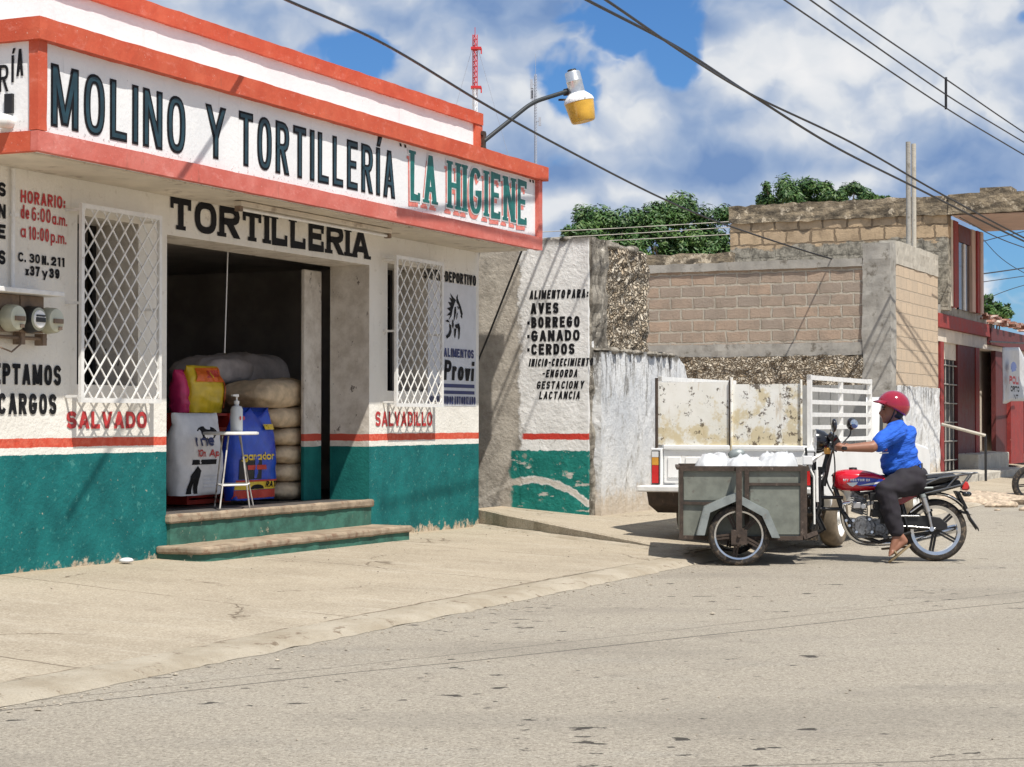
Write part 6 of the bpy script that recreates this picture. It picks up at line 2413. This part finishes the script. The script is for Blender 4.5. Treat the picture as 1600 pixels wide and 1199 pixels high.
# headlamp bowl seen from the side, turned towards the front
hc = b(1288, 690)
hl = MB().lathe(hc + Vector((.05, 0, .0)), Vector((-1, 0, .0)), [(.0001, -.015), (.06, 0), (.095, .04), (.112, .09), (.115, .12)], 28).build('headlamp', 'black_gloss', tc, smooth=50)
MB().lathe(hc + Vector((.05, 0, .0)), Vector((-1, 0, .0)), [(.110, .1195), (.07, .137), (.0001, .142)], 28).build('lens', 'lens_clear', hl, smooth=50)
mb = MB()
for sgn in (-1, 1):
    mb.box(b(1296, 705, BY + sgn * .15), (.03, 0, 0), (0, .035, 0), (0, 0, .028))
mb.build('indicator', 'lens_amber', tc, bevel=.01)
for k, (px, py, Yy) in enumerate(((1309, 665, BY - .33), (1327, 663, BY + .33))):
    c = b(px, py, Yy)
    mi = MB().ell(c, .028 if k == 0 else .045, .062, .062, nu=20, nv=12).build('mirror', 'black_gloss', tc, smooth=60)
    if k == 1:
        MB().lathe(c + Vector((.018, -.035, 0)), Vector((.55, -.83, .05)), [(.0001, .022), (.040, .020), (.045, .010)], 20).build('glass', 'mirror_glass', mi, smooth=50)
    mb = MB().tube([c - Z * .05, b(px - 2, py + 18, Yy), b(1306 + 4 * k, 698, BY + (-.24 if k == 0 else .24))], .0065, 8)
    mb.build('stem', 'black', mi, smooth=50)
# cable loops in front of the steering head
mb = MB()
for dy, rr in ((-.12, 0), (-.10, 5), (-.06, -4)):
    P = [b(1300, 706, BY + dy), b(1284, 712, BY + dy), b(1272, 722 + rr, BY + dy - .06), b(1272, 738 + rr, BY + dy - .08), b(1284, 746 + rr, BY + dy - .04), b(1292, 738, BY + dy)]
    mb.tube(spline(P, 6), .009, 6)
mb.build('cable_loop', 'white_metal', tc, smooth=60)
mb = MB()
mb.tube(spline([b(1306, 702, BY - .2), b(1308, 722, BY - .18), b(1307, 745, BY - .1), b(1303, 765, BY - .08)], 6), .007, 6)
mb.tube(spline([b(1302, 704, BY - .1), b(1294, 728, BY - .16), b(1296, 755, BY - .12), b(1306, 775, BY - .1)], 6), .008, 6)
mb.tube(spline([b(1262, 700, BY - .1), b(1264, 720, BY - .1), b(1268, 735, BY - .1)], 6), .012, 6)
mb.build('hose', 'black', tc, smooth=60)
mb = MB().wbox(b(1253, 720).x, b(1268, 720).x, BY - .25, BY - .20, b(1253, 726).z, b(1253, 712).z)
mb.build('reflector', 'lens_clear', tc, bevel=.006)

# fuel tank by lofted sections
def loft(sections, m, name, parent, seg=24, smooth=60, p=.75):
    mb = MB()
    for (c, ry, rz) in sections:
        for k in range(seg):
            a = 2 * math.pi * k / seg
            ca, sa = math.cos(a), math.sin(a)
            mb.v.append(Vector(c) + Vector((0, ry * math.copysign(abs(ca) ** p, ca), rz * math.copysign(abs(sa) ** p, sa))))
    n_ = len(sections)
    for i in range(n_ - 1):
        for k in range(seg):
            mb.f.append((i * seg + k, i * seg + (k + 1) % seg, (i + 1) * seg + (k + 1) % seg, (i + 1) * seg + k))
    mb.f.append(tuple(range(seg))[::-1])
    mb.f.append(tuple((n_ - 1) * seg + k for k in range(seg)))
    return mb.build(name, m, parent, smooth=smooth)


def sec(px, y0, y1, ry):
    a, c = b(px, y0), b(px, y1)
    return ((a + c) / 2, ry, (a.z - c.z) / 2)


tank = loft([sec(1302, 744, 755, .03), sec(1304, 739, 762, .085), sec(1310, 735.5, 766, .125), sec(1322, 733.5, 768, .150), sec(1338, 733.5, 768.5, .155), sec(1354, 735.5, 768, .148), sec(1368, 739, 767, .125), sec(1382, 744, 766, .10), sec(1392, 748, 764, .08)], 'tank_red', 'fuel_tank', tc)
MB().lathe(b(1334, 734), Z, [(.0001, .02), (.035, .018), (.04, .0)], 18).build('filler_cap', 'black', tank, smooth=40)


def tside(px, py, d_=0.):
    # point on the near side of the tank
    t_ = max(0, min(1, (px - 1310) / 75))
    y_ = BY - (.163 - .02 * abs(t_ - .4) - .028 * t_ * t_) - d_
    return b(px, py, y_)


mb = MB()
pl = [(1330, 752), (1344, 746), (1362, 747), (1386, 750), (1390, 756), (1388, 762), (1366, 760), (1346, 760)]
mb.add([tside(*p, .002) for p in pl], [tuple(range(len(pl)))])
mb.build('blue_stripe', 'blue_decal', tank, fix=False)
mb = MB()
pl = [(1326, 755), (1331, 759.5), (1336, 761), (1341, 758), (1344, 754)]
mb.add([tside(*p, .004) for p in pl], [tuple(range(len(pl)))])
pl = [(1344, 759.5), (1364, 755), (1386, 752), (1386, 753.5), (1366, 758)]
mb.add([tside(*p, .005) for p in pl], [tuple(range(len(pl)))])
mb.build('emblem', 'lens_clear', tank, fix=False)
p0_ = tside(1321, 752.5, .006)
lettering('MY VECTOR 2%', p0_, Vector((1, .05, -.0)), Z, .245, .022, .006, 'paint_white', tank, gap=.16)
mb = MB().add([tside(1316, 741, .004), tside(1326, 737.5, .0), tside(1333, 741, .004), tside(1326, 745, .006)], [(0, 1, 2, 3)])
# engine
eng = MB()
for k in range(7):
    c = b(1342 + k * .2, 779 + k * 3.6)
    eng.box(c, (.062, 0, -.02), (0, .085, 0), (.003, 0, .006))
eng.box(b(1343, 790), (.048, 0, -.015), (0, .065, 0), (.02, 0, .075))
eng.box(b(1340, 774), (.055, 0, -.012), (0, .06, 0), (.008, 0, .03))
eng.cyl(b(1352, 824, BY - .15), b(1352, 824, BY + .15), .105, 24)
eng.cyl(b(1378, 826, BY - .12), b(1378, 826, BY + .12), .085, 24)
eng.box(b(1364, 826), (.13, 0, 0), (0, .105, 0), (0, 0, .085))
eng.cyl(b(1352, 824, BY - .17), b(1352, 824, BY - .15), .075, 24)
eng.cyl(b(1378, 828, BY - .14), b(1378, 828, BY - .12), .05, 20)
en = eng.build('engine', 'engine_metal', tc, bevel=.004)
mb = MB()
mb.box(b(1341, 790, BY - .10), (.035, 0, .0), (0, .03, 0), (0, 0, .028))
mb.cyl(b(1352, 792, BY - .14), b(1352, 792, BY - .05), .025, 14)
mb.box(b(1362, 786, BY - .08), (.03, 0, .01), (0, .03, 0), (0, 0, .02))
mb.build('carburettor', 'alloy', en, bevel=.005)
mb = MB()
for px, py in ((1326, 814), (1337, 814), (1331, 822), (1342, 832), (1362, 812), (1366, 832)):
    mb.cyl(b(px, py, BY - .185), b(px, py, BY - .15), .013, 10)
mb.build('bolt', 'chrome', en)
mb = MB()
for px, py in ((1368, 776), (1375, 790), (1372, 802), (1384, 812)):
    mb.box(b(px, py, BY - .05), (.05, 0, 0), (0, .10, 0), (0, 0, .035))
mb.tube(spline([b(1355, 774, BY - .11), b(1358, 800, BY - .14), b(1356, 826, BY - .17)], 6), .006, 6)
mb.tube(spline([b(1360, 772, BY - .1), b(1364, 790, BY - .16), b(1362, 815, BY - .17)], 6), .006, 6)
mb.build('battery_case', 'black', en, bevel=.008)
mb = MB().tube(spline([b(1330, 786, BY - .05), b(1318, 792, BY - .05), b(1322, 825, BY + .02), b(1345, 848, BY + .06), b(1400, 848, BY + .13), b(1440, 838, BY + .17), b(1490, 826, BY + .2)], 8), [.020] * 9 + [.022] * 24 + [.04] * 16, 12)
mb.build('exhaust', 'chrome', tc, smooth=60)
mb = MB().tube([b(1356, 836, BY - .26), b(1372, 838, BY - .20), b(1392, 841, BY - .20)], .011, 8).tube([b(1390, 840, BY - .3), b(1390, 840, BY + .3)], .014, 8)
mb.cyl(b(1388, 840, BY - .33), b(1388, 840, BY - .2), .02, 10)
mb.build('footpeg', 'black', tc, smooth=50)
# side cover, seat, tail
cov = MB().prism([b(1396, 779, BY - .13), b(1400, 771, BY - .14), b(1430, 765, BY - .14), b(1437, 768, BY - .135), b(1436, 775, BY - .135), b(1412, 789, BY - .13), b(1400, 789, BY - .13)], Vector((0, .26, 0))).build('side_cover', 'maroon', tc, bevel=.012)
mb = MB().prism([b(1404, 772.5, BY - .147), b(1428, 767.5, BY - .147), b(1427, 769.5, BY - .147), b(1405, 774.5, BY - .147)], Vector((0, -.002, 0))).prism([b(1402, 779, BY - .147), b(1412, 777, BY - .147), b(1411, 779, BY - .147), b(1402, 781, BY - .147)], Vector((0, -.002, 0)))
mb.build('stripe', 'lens_clear', cov)
seat = loft([sec(1376, 742, 758, .06), sec(1384, 742, 762, .10), sec(1400, 746, 764, .13), sec(1425, 748, 764, .14), sec(1445, 744, 761, .14), sec(1470, 740, 757, .13), sec(1488, 740, 752, .10), sec(1494, 742, 749, .06)], 'black', 'seat', tc)
mb = MB().prism([b(1420, 766, BY - .12), b(1460, 760, BY - .12), b(1500, 750, BY - .1), b(1505, 760, BY - .1), b(1462, 772, BY - .12), b(1424, 776, BY - .12)], Vector((0, .22, 0)))
mb.build('tail_fairing', 'black', tc, bevel=.01)
mb = MB().tube([b(1430, 763.5, BY - .15), b(1460, 762.5, BY - .15)], .011, 8)
mb.build('trim_bar', 'galv_bright', tc, smooth=50)
# luggage rack
mb = MB()
for dy in (-.14, .14):
    mb.tube([b(1437, 762, BY + dy), b(1458, 752, BY + dy), b(1470, 747, BY + dy), b(1524, 739, BY + dy)], .010, 8)
    mb.tube([b(1448, 771, BY + dy), b(1505, 757, BY + dy)], .009, 8)
    mb.tube([b(1480, 763, BY + dy), b(1496, 745, BY + dy)], .008, 8)
    mb.tube([b(1505, 757, BY + dy), b(1516, 741, BY + dy)], .008, 8)
    mb.tube([b(1445, 743, BY + dy), b(1490, 738.5, BY + dy), b(1524, 739, BY + dy)], .008, 8)
for px, py in ((1470, 747), (1488, 744.5), (1506, 742), (1524, 739)):
    mb.tube([b(px, py, BY - .14), b(px, py, BY + .14)], .009, 8)
mb.tube([b(1437, 727, BY - .1), b(1442, 724, BY - .1), b(1443, 742, BY - .1)], .009, 8)
mb.build('luggage_rack', 'dark_chrome', tc, smooth=50)
tl = MB().prism([b(1503, 766, BY - .06), b(1506, 752, BY - .06), b(1512, 753, BY - .06), b(1516, 763, BY - .06), b(1512, 767, BY - .06)], Vector((0, .12, 0))).build('tail_light', 'lens_red', tc, bevel=.008)
mb = MB()
for dy in (-.13, .13):
    mb.ell(b(1510, 772, BY + dy), .035, .025, .024, nu=12, nv=8)
    mb.tube([b(1500, 768, BY + dy * .3), b(1510, 772, BY + dy)], .008, 6)
mb.build('indicator', 'black_gloss', tc, smooth=50)
# rear mudguard
mb = MB()
arc = []
for k in range(15):
    a = R(118 - 100 * k / 14)
    arc.append((rc.x + .335 * math.cos(a), .300 + .335 * math.sin(a)))
arc += [(arc[-1][0] + .07, arc[-1][1] - .10)]
for dy0, dy1 in ((-.075, .075),):
    for i, (x_, z_) in enumerate(arc):
        mb.v += [Vector((x_, BY + dy0, z_ - .02)), Vector((x_, BY + dy0 * .7, z_ + .006)), Vector((x_, BY + dy1 * .7, z_ + .006)), Vector((x_, BY + dy1, z_ - .02))]
for i in range(len(arc) - 1):
    for k in range(3):
        mb.f.append((4 * i + k, 4 * i + k + 1, 4 * i + 5 + k, 4 * i + 4 + k))
mg = mb.build('rear_fender', 'black', tc, smooth=50)
mg.modifiers.new('solid', 'SOLIDIFY').thickness = .006
mb = MB().tube([Vector((x_, BY - .078, z_ - .01)) for x_, z_ in arc[4:13]], .006, 6)
mb.build('fender_edge', 'chrome', mg, smooth=50)
mb = MB().prism([b(1494, 768, BY - .09), b(1500, 768, BY - .09), b(1513, 794, BY - .09), b(1509, 797, BY - .09)], Vector((0, .18, 0))).prism([b(1496, 797, BY - .07), b(1502, 797, BY - .07), b(1520, 805, BY - .07), b(1506, 803, BY - .07)], Vector((0, .14, 0)))
mb.build('plate_holder', 'black', mg, bevel=.004)
# swing arm, shocks, chain case
for dy in (-.12, .12):
    sh = MB().tube([b(1444, 776, BY + dy), b(1452, 800, BY + dy)], .026, 12).tube([b(1452, 800, BY + dy), b(1457, 824, BY + dy)], .014, 10).build('shock_absorber', 'alloy' if dy < 0 else 'black', tc, smooth=50)
    cp_ = MB().lathe(b(1443, 772, BY + dy), Vector((.25, 0, -1)), [(.0001, 0), (.03, 0), (.032, .03), (.022, .035)], 14).build('cap', 'galv_bright', sh, smooth=50)
mb = MB()
for dy in (-.09, .09):
    mb.tube([b(1405, 822, BY + dy), b(1463, 828, BY + dy)], .017, 8)
mb.build('swing_arm', 'black', tc, smooth=50)
mb = MB().prism([b(1408, 807, BY - .10), b(1452, 806, BY - .10), b(1470, 809, BY - .10), b(1481, 818, BY - .10), b(1482, 826, BY - .10), b(1470, 829, BY - .10), b(1440, 824, BY - .10), b(1408, 820, BY - .10)], Vector((0, .03, 0)))
mb.build('chain_case', 'black', tc, bevel=.006)
mb = MB().tube([b(1410, 806.5, BY - .115), b(1438, 806.5, BY - .115)], .008, 8).tube([b(1410, 822, BY - .115), b(1462, 826, BY - .115)], .007, 8).cyl(b(1458, 827, BY - .14), b(1458, 827, BY - .08), .022, 14)
mb.tube([b(1424, 801, BY - .1), b(1442, 788, BY - .1)], .009, 8)
mb.build('link_rod', 'chrome', tc, smooth=50)

# white sacks riding in the cargo box
for k, (px, top_, w_) in enumerate(((1117, 711, .48), (1165, 716, .50), (1217, 708, .52))):
    zt2 = atY(px, top_, 17.75).z
    c = Vector((atY(px, 720, 17.75).x, 17.75 + (.02, -.1, .05)[k], (zb_ + .03 + zt2) / 2))
    pillow('white_sack', c, (.10, 1, 0), .80, w_ * .86, (zt2 - zb_ - .03) * 1.02, 'plastic_sack', ('bulging white sack at the front end of the cargo box', 'low white sack between two others in the cargo box', 'white sack leaning on the rear wall of the cargo box')[k], 'sack', 'white sacks in the tricycle box', seed=40 + k * 3, p=.75, q4=.65)
bt = atY(1150, 706, 18.05)
mb = MB().ell(bt + Vector((0, 0, -.02)), .10, .07, .06, nu=16, nv=10, jit=.45)
tag(mb.build('plastic_bag', 'galv_bright', None, loc=bt, smooth=60), 'crumpled greenish plastic bag tucked between the white sacks', 'bag')

# ---------------------------------------------------------------- parked motorcycle cut by the right edge
pm_b = Vector((atY(1612, 790, 30.0).x, 30.0, 0))
pm = thing('parked_motorcycle', 'dark motorcycle parked by the porch steps at the right edge', 'motorcycle', (pm_b.x, 30, 0), 0)
wheel(pm, (pm_b.x + .0, 30, .30), (.25, 1, 0), .30, .09, spokes=5, m_rim='black', bright=False)
wheel(pm, (pm_b.x + 1.22, 29.7, .30), (.25, 1, 0), .30, .09, spokes=5, m_rim='black', bright=False)
mb = MB()
for dy in (-.07, .07):
    mb.tube([(pm_b.x, 30 + dy, .30), (pm_b.x + .28, 29.95 + dy, .95)], .024, 8)
mb.tube([(pm_b.x + .26, 29.6, 1.0), (pm_b.x + .28, 30.3, 1.0)], .015, 8)
mb.build('fork', 'black', pm, smooth=50)
mb = MB().ell((pm_b.x + .52, 29.86, .80), .26, .13, .12, nu=18, nv=10).ell((pm_b.x + 1.0, 29.75, .78), .32, .12, .07, nu=18, nv=10)
mb.build('fuel_tank', 'black_gloss', pm, smooth=60)
mb = MB().wbox(pm_b.x + .4, pm_b.x + .8, 29.7, 29.98, .25, .62).tube([(pm_b.x + .3, 29.9, .85), (pm_b.x + .45, 29.85, .35), (pm_b.x + 1.2, 29.7, .32)], .02, 8)
mb.build('engine', 'engine_metal', pm, bevel=.01)

# ---------------------------------------------------------------- the rider
def blobs(parts, name, m, parent, vox=.012, smooth_it=6, loc=None):
    """tapered capsules and ellipsoids fused into one continuous surface"""
    mb = MB()
    for q in parts:
        if q[0] == 'c':            # tapered limb through points with radii
            _, P, rr = q
            P = [Vector(p) for p in P]
            mb.tube(P, rr, 14)
            for p, r in zip(P, rr):
                mb.ell(p, r, r, r, nu=14, nv=8)
        elif q[0] == 'e':
            _, c, r3, rot = q
            mb.ell(c, *r3, rot=rot, nu=22, nv=14)
    o = mb.build(name, m, parent, loc=loc)
    md = o.modifiers.new('remesh', 'REMESH')
    md.mode = 'VOXEL'
    md.voxel_size = vox
    md.use_smooth_shade = True
    sm = o.modifiers.new('smooth', 'SMOOTH')
    sm.iterations = smooth_it
    sm.factor = .5
    dg = bpy.context.evaluated_depsgraph_get()
    me = bpy.data.meshes.new_from_object(o.evaluated_get(dg))
    o.modifiers.clear()
    old = o.data
    o.data = me
    me.polygons.foreach_set('use_smooth', [True] * len(me.polygons))
    if not me.materials:
        me.materials.append(MATS[m])
    return o


def roty(a):
    return Matrix.Rotation(R(a), 3, 'Y')


pel = b(1416, 744)
per = thing('person', 'person in red helmet, blue t-shirt and dark trousers riding the motor tricycle', 'person', pel, 0)
ch = b(1405, 690)
nk = b(1400, 662)
hd = b(1395, 641)
NY, FY = -.20, .20
shN, shF = b(1404, 676, BY - .185), b(1400, 676, BY + .185)
elN, elF = b(1368, 699, BY - .34), b(1364, 697, BY + .34)
wrN, wrF = b(1324, 701, BY - .36), b(1324, 699, BY + .36)
haN, haF = b(1314, 700, BY - .345), b(1314, 700, BY + .345)
knN, knF = b(1388, 768, BY - .25), b(1386, 770, BY + .25)
hipN, hipF = b(1420, 752, BY - .10), b(1420, 752, BY + .10)
anN, anF = b(1406, 832, BY - .27), b(1404, 838, BY + .27)
body = [
    ('c', [b(1418, 742), b(1408, 712), b(1404, 688), b(1402, 672)], [.118, .126, .124, .090]),
    ('c', [b(1402, 672), b(1397, 655)], [.062, .056]),
    ('e', hd + Vector((.005, 0, .005)), (.092, .075, .118), roty(8)),
    ('e', hd + Vector((-.045, 0, -.055)), (.055, .052, .058), roty(20)),        # jaw
    ('c', [hd + Vector((-.085, 0, .01)), hd + Vector((-.110, 0, -.030)), hd + Vector((-.088, 0, -.036))], [.012, .017, .014]),  # nose
    ('c', [hd + Vector((-.088, -.018, -.062)), hd + Vector((-.095, 0, -.062)), hd + Vector((-.088, .018, -.062))], [.011, .013, .011]),  # lips
    ('e', hd + Vector((-.068, 0, -.100)), (.028, .032, .024), None),            # chin
    ('e', hd + Vector((.012, -.078, -.012)), (.020, .010, .032), roty(-12)), ('e', hd + Vector((.012, .078, -.012)), (.020, .010, .032), roty(-12)),
    ('c', [shN, elN], [.066, .049]), ('c', [elN, wrN], [.050, .030]),
    ('c', [shF, elF], [.066, .049]), ('c', [elF, wrF], [.050, .030]),
    ('c', [b(1402, 676, BY - .10), shN], [.078, .062]), ('c', [b(1402, 676, BY + .10), shF], [.078, .062]),
    ('c', [hipN, knN], [.105, .072]), ('c', [hipF, knF], [.105, .072]),
    ('c', [knN, anN], [.070, .040]), ('c', [knF, anF], [.070, .040]),
]
for sgn, an, toe, heel in ((-1, anN, b(1396, 866, BY - .30), b(1417, 846, BY - .27)), (1, anF, b(1388, 848, BY + .30), b(1408, 846, BY + .27))):
    body += [('c', [an, heel], [.040, .034]), ('c', [heel, toe], [.034, .022]), ('c', [an + Vector((0, 0, -.02)), (an + toe) / 2 + Vector((.004, 0, 0)), toe], [.038, .034, .020])]
    tdir = (toe - heel).normalized()
    side = tdir.cross(Vector((0, 1, 0))).cross(tdir)
    for k in range(5):
        base_ = toe + Vector((0, (k - 2) * .017, 0)) - tdir * .02
        L = (.052, .046, .042, .038, .032)[k if sgn < 0 else k]
        body.append(('c', [base_, base_ + tdir * L * .8], [.0105 if k else .014, .0085 if k else .011]))
for sgn, wr, ha in ((-1, wrN, haN), (1, wrF, haF)):
    # palm over the grip, four fingers curled round it, thumb below
    gx = b(1318, 700.5, BY + sgn * .335)
    ga = (b(1328, 701, BY + sgn * .41) - b(1309, 700, BY + sgn * .26)).normalized()
    body.append(('c', [wr, ha + Vector((.022, 0, .016))], [.030, .034]))
    body.append(('e', ha + Vector((.020, 0, .018)), (.042, .044, .020), roty(-6)))
    for k in range(4):
        c0 = gx + ga * (k - 1.5) * .021
        rad = .029
        P = [c0 + Vector((.024, 0, .018))]
        for a in (75, 115, 160, 205, 245):
            P.append(c0 + Vector((rad * math.cos(R(a)), 0, rad * math.sin(R(a)))))
        body.append(('c', P, [.0105, .0105, .010, .0098, .009, .008]))
    tb = gx - ga * .045
    body.append(('c', [ha + Vector((.03, 0, .005)), tb + Vector((.012, 0, -.006)), tb + Vector((-.016, 0, -.022))], [.015, .013, .010]))
blobs(body, 'body', 'skin', per, .0085, 5)
# eye and brow details
mb = MB()
for sy in (-1, 1):
    mb.ell(hd + Vector((-.082, sy * .030, .006)), .008, .012, .007, nu=12, nv=8)
mb.build('eyes', 'hair', per, smooth=60)
mb = MB()
for sy in (-1, 1):
    mb.tube([hd + Vector((-.088, sy * .014, .026)), hd + Vector((-.090, sy * .030, .030)), hd + Vector((-.078, sy * .050, .024))], .0055, 8)
mb.build('eyebrows', 'hair', per, smooth=60)
mb = MB().tube([hd + Vector((-.094, -.022, -.060)), hd + Vector((-.103, 0, -.060)), hd + Vector((-.094, .022, -.060))], .0065, 8)
mb.build('lips', 'maroon', per, smooth=60)
mb = MB().ell(hd + Vector((.030, 0, .0)), .085, .081, .100, nu=22, nv=14)
mb.build('hair', 'hair', per, smooth=60)
shirt = [
    ('c', [b(1424, 749), b(1412, 728), b(1406, 705), b(1404, 688), b(1403, 675)], [.144, .160, .164, .153, .108]),
    ('e', b(1397, 722), (.122, .155, .145), roty(10)),
    ('e', b(1416, 690), (.085, .15, .16), roty(18)),
    ('c', [b(1403, 674, BY - .10), shN + Vector((0, .0, .0)), shN + (elN - shN) * .72], [.105, .088, .080]),
    ('c', [b(1403, 674, BY + .10), shF + Vector((0, .0, .0)), shF + (elF - shF) * .72], [.105, .088, .080]),
    ('c', [b(1402, 672), b(1400, 664)], [.085, .068]),
    ('c', [b(1440, 748, BY - .08), b(1440, 748, BY + .08)], [.06, .06]),
]
so_ = blobs(shirt, 'shirt', 'shirt_blue', per, .012, 5)
for v in so_.data.vertices:
    p_ = v.co
    k = mnoise.noise(Vector((p_.x * 7 + p_.z * 9, p_.y * 5, p_.z * 16 - p_.x * 10)))
    v.co += v.normal * (.017 * k)
# small print on the chest side of the shirt
mb = MB()
pA = b(1377, 706, BY - .158)
text(mb, 'PGD', pA, Vector((1, -.35, .08)), Z, .075, .028, .008, gap=.15)
mb.build('lettering', 'paint_pinkred', per, fix=False)
mb = MB().add([pA + Vector((0, -.002, -.02)), pA + Vector((.08, -.030, -.014)), pA + Vector((.08, -.030, -.006)), pA + Vector((0, -.002, -.012))], [(0, 1, 2, 3)])
mb.build('stripe', 'paint_white', per, fix=False)
pants = [
    ('c', [b(1426, 752, BY - .07), b(1426, 752, BY + .07)], [.155, .155]),
    ('c', [hipN + Vector((0, .0, 0)), knN], [.140, .098]), ('c', [hipF, knF], [.140, .098]),
    ('c', [knN, knN + (anN - knN) * .55, knN + (anN - knN) * .93], [.100, .088, .074]), ('c', [knF, knF + (anF - knF) * .55, knF + (anF - knF) * .93], [.100, .088, .074]),
]
po_ = blobs(pants, 'trousers', 'trousers', per, .012, 4)
for v in po_.data.vertices:
    p_ = v.co
    k = mnoise.noise(Vector((p_.x * 8 - p_.z * 5, p_.y * 6, p_.z * 15 + p_.x * 6)))
    v.co += v.normal * (.017 * k)
# helmet: half shell with a short peak
mb = MB()
hcn = b(1397, 634)
nu, nv = 32, 14
rt = roty(12)
for i in range(nv + 1):
    th_ = R(90 - 108 * i / nv)
    for k in range(nu):
        ph_ = 2 * math.pi * k / nu
        lim = 1.
        cx, cy = math.cos(ph_), math.sin(ph_)
        # the rim runs lower at the back and over the ears
        low_ = 1 + .10 * cx
        tt = R(90 - (104 + 20 * max(0, cx) - 14 * max(0, -cx)) * i / nv)
        q = Vector((.152 * math.cos(tt) * cx, .130 * math.cos(tt) * cy, .140 * math.sin(tt)))
        mb.v.append(hcn + rt @ q)
for i in range(nv):
    for k in range(nu):
        mb.f.append((i * nu + k, i * nu + (k + 1) % nu, (i + 1) * nu + (k + 1) % nu, (i + 1) * nu + k))
hm = mb.build('helmet', 'helmet_red', per, smooth=60, weld=True)
sdm = hm.modifiers.new('solid', 'SOLIDIFY')
sdm.thickness = .012
sdm.offset = -1
mb = MB()
for k in range(13):
    a = R(180 - 62 + 124 * k / 12)
    i_ = hcn + rt @ Vector((.148 * math.cos(a), .126 * math.sin(a), .012))
    o_ = hcn + rt @ Vector((.148 * math.cos(a) - .045 * max(0, -math.cos(a)), .132 * math.sin(a), -.006))
    mb.v += [i_, o_, o_ + Z * .010, i_ + Z * .012]
for k in range(12):
    for j in range(4):
        mb.f.append((4 * k + j, 4 * k + (j + 1) % 4, 4 * k + 4 + (j + 1) % 4, 4 * k + 4 + j))
mb.build('peak', 'helmet_red', hm, smooth=50)
mb = MB()
for sy in (-1, 1):
    mb.tube([hcn + Vector((.0, sy * .118, -.03)), hd + Vector((-.01, sy * .086, -.06)), hd + Vector((-.045, sy * .035, -.125))], .006, 6)
mb.build('chin_strap', 'black', hm, smooth=50)
# sandals
for an, toe, heel, nm in ((anN, b(1395.5, 868, BY - .30), b(1418, 849, BY - .27), 0), (anF, b(1387, 850, BY + .30), b(1408, 848, BY + .27), 1)):
    td = (toe - heel).normalized()
    side = Vector((0, 1, 0))
    nrm = td.cross(side).normalized()
    if nrm.z < 0:
        nrm = -nrm
    P = []
    for k in range(18):
        a = 2 * math.pi * k / 18
        lx = .135 * math.cos(a)
        w_ = (.046 if math.cos(a) > 0 else .036) * math.sin(a)
        P.append((heel + toe) / 2 + td * (lx + .012) + side * w_ - nrm * .034)
    s_ = MB().prism(P, -nrm * .018).build('sandal', 'sandal', per, bevel=.004)
    mb = MB().tube(spline([toe - td * .05 + side * .044 - nrm * .03, toe - td * .055 + nrm * .024, toe - td * .05 - side * .044 - nrm * .03], 6), .010, 8)
    mb.build('strap', 'sandal', s_, smooth=50)

# the tricycle stands turned a little towards the shop: swing it with its load and rider about the rear wheel
PIV = Vector((rc.x, BY, 0))
SW = Matrix.Translation(PIV) @ Matrix.Rotation(R(-4.2), 4, 'Z') @ Matrix.Translation(-PIV)
for o in list(COL.objects):
    if o.parent is None and (o in (tc, per) or o.name.startswith(('white_sack', 'plastic_bag'))):
        m_ = SW @ (Matrix.Translation(o.location) @ o.rotation_euler.to_matrix().to_4x4())
        o.location = m_.translation
        o.rotation_euler = m_.to_euler()
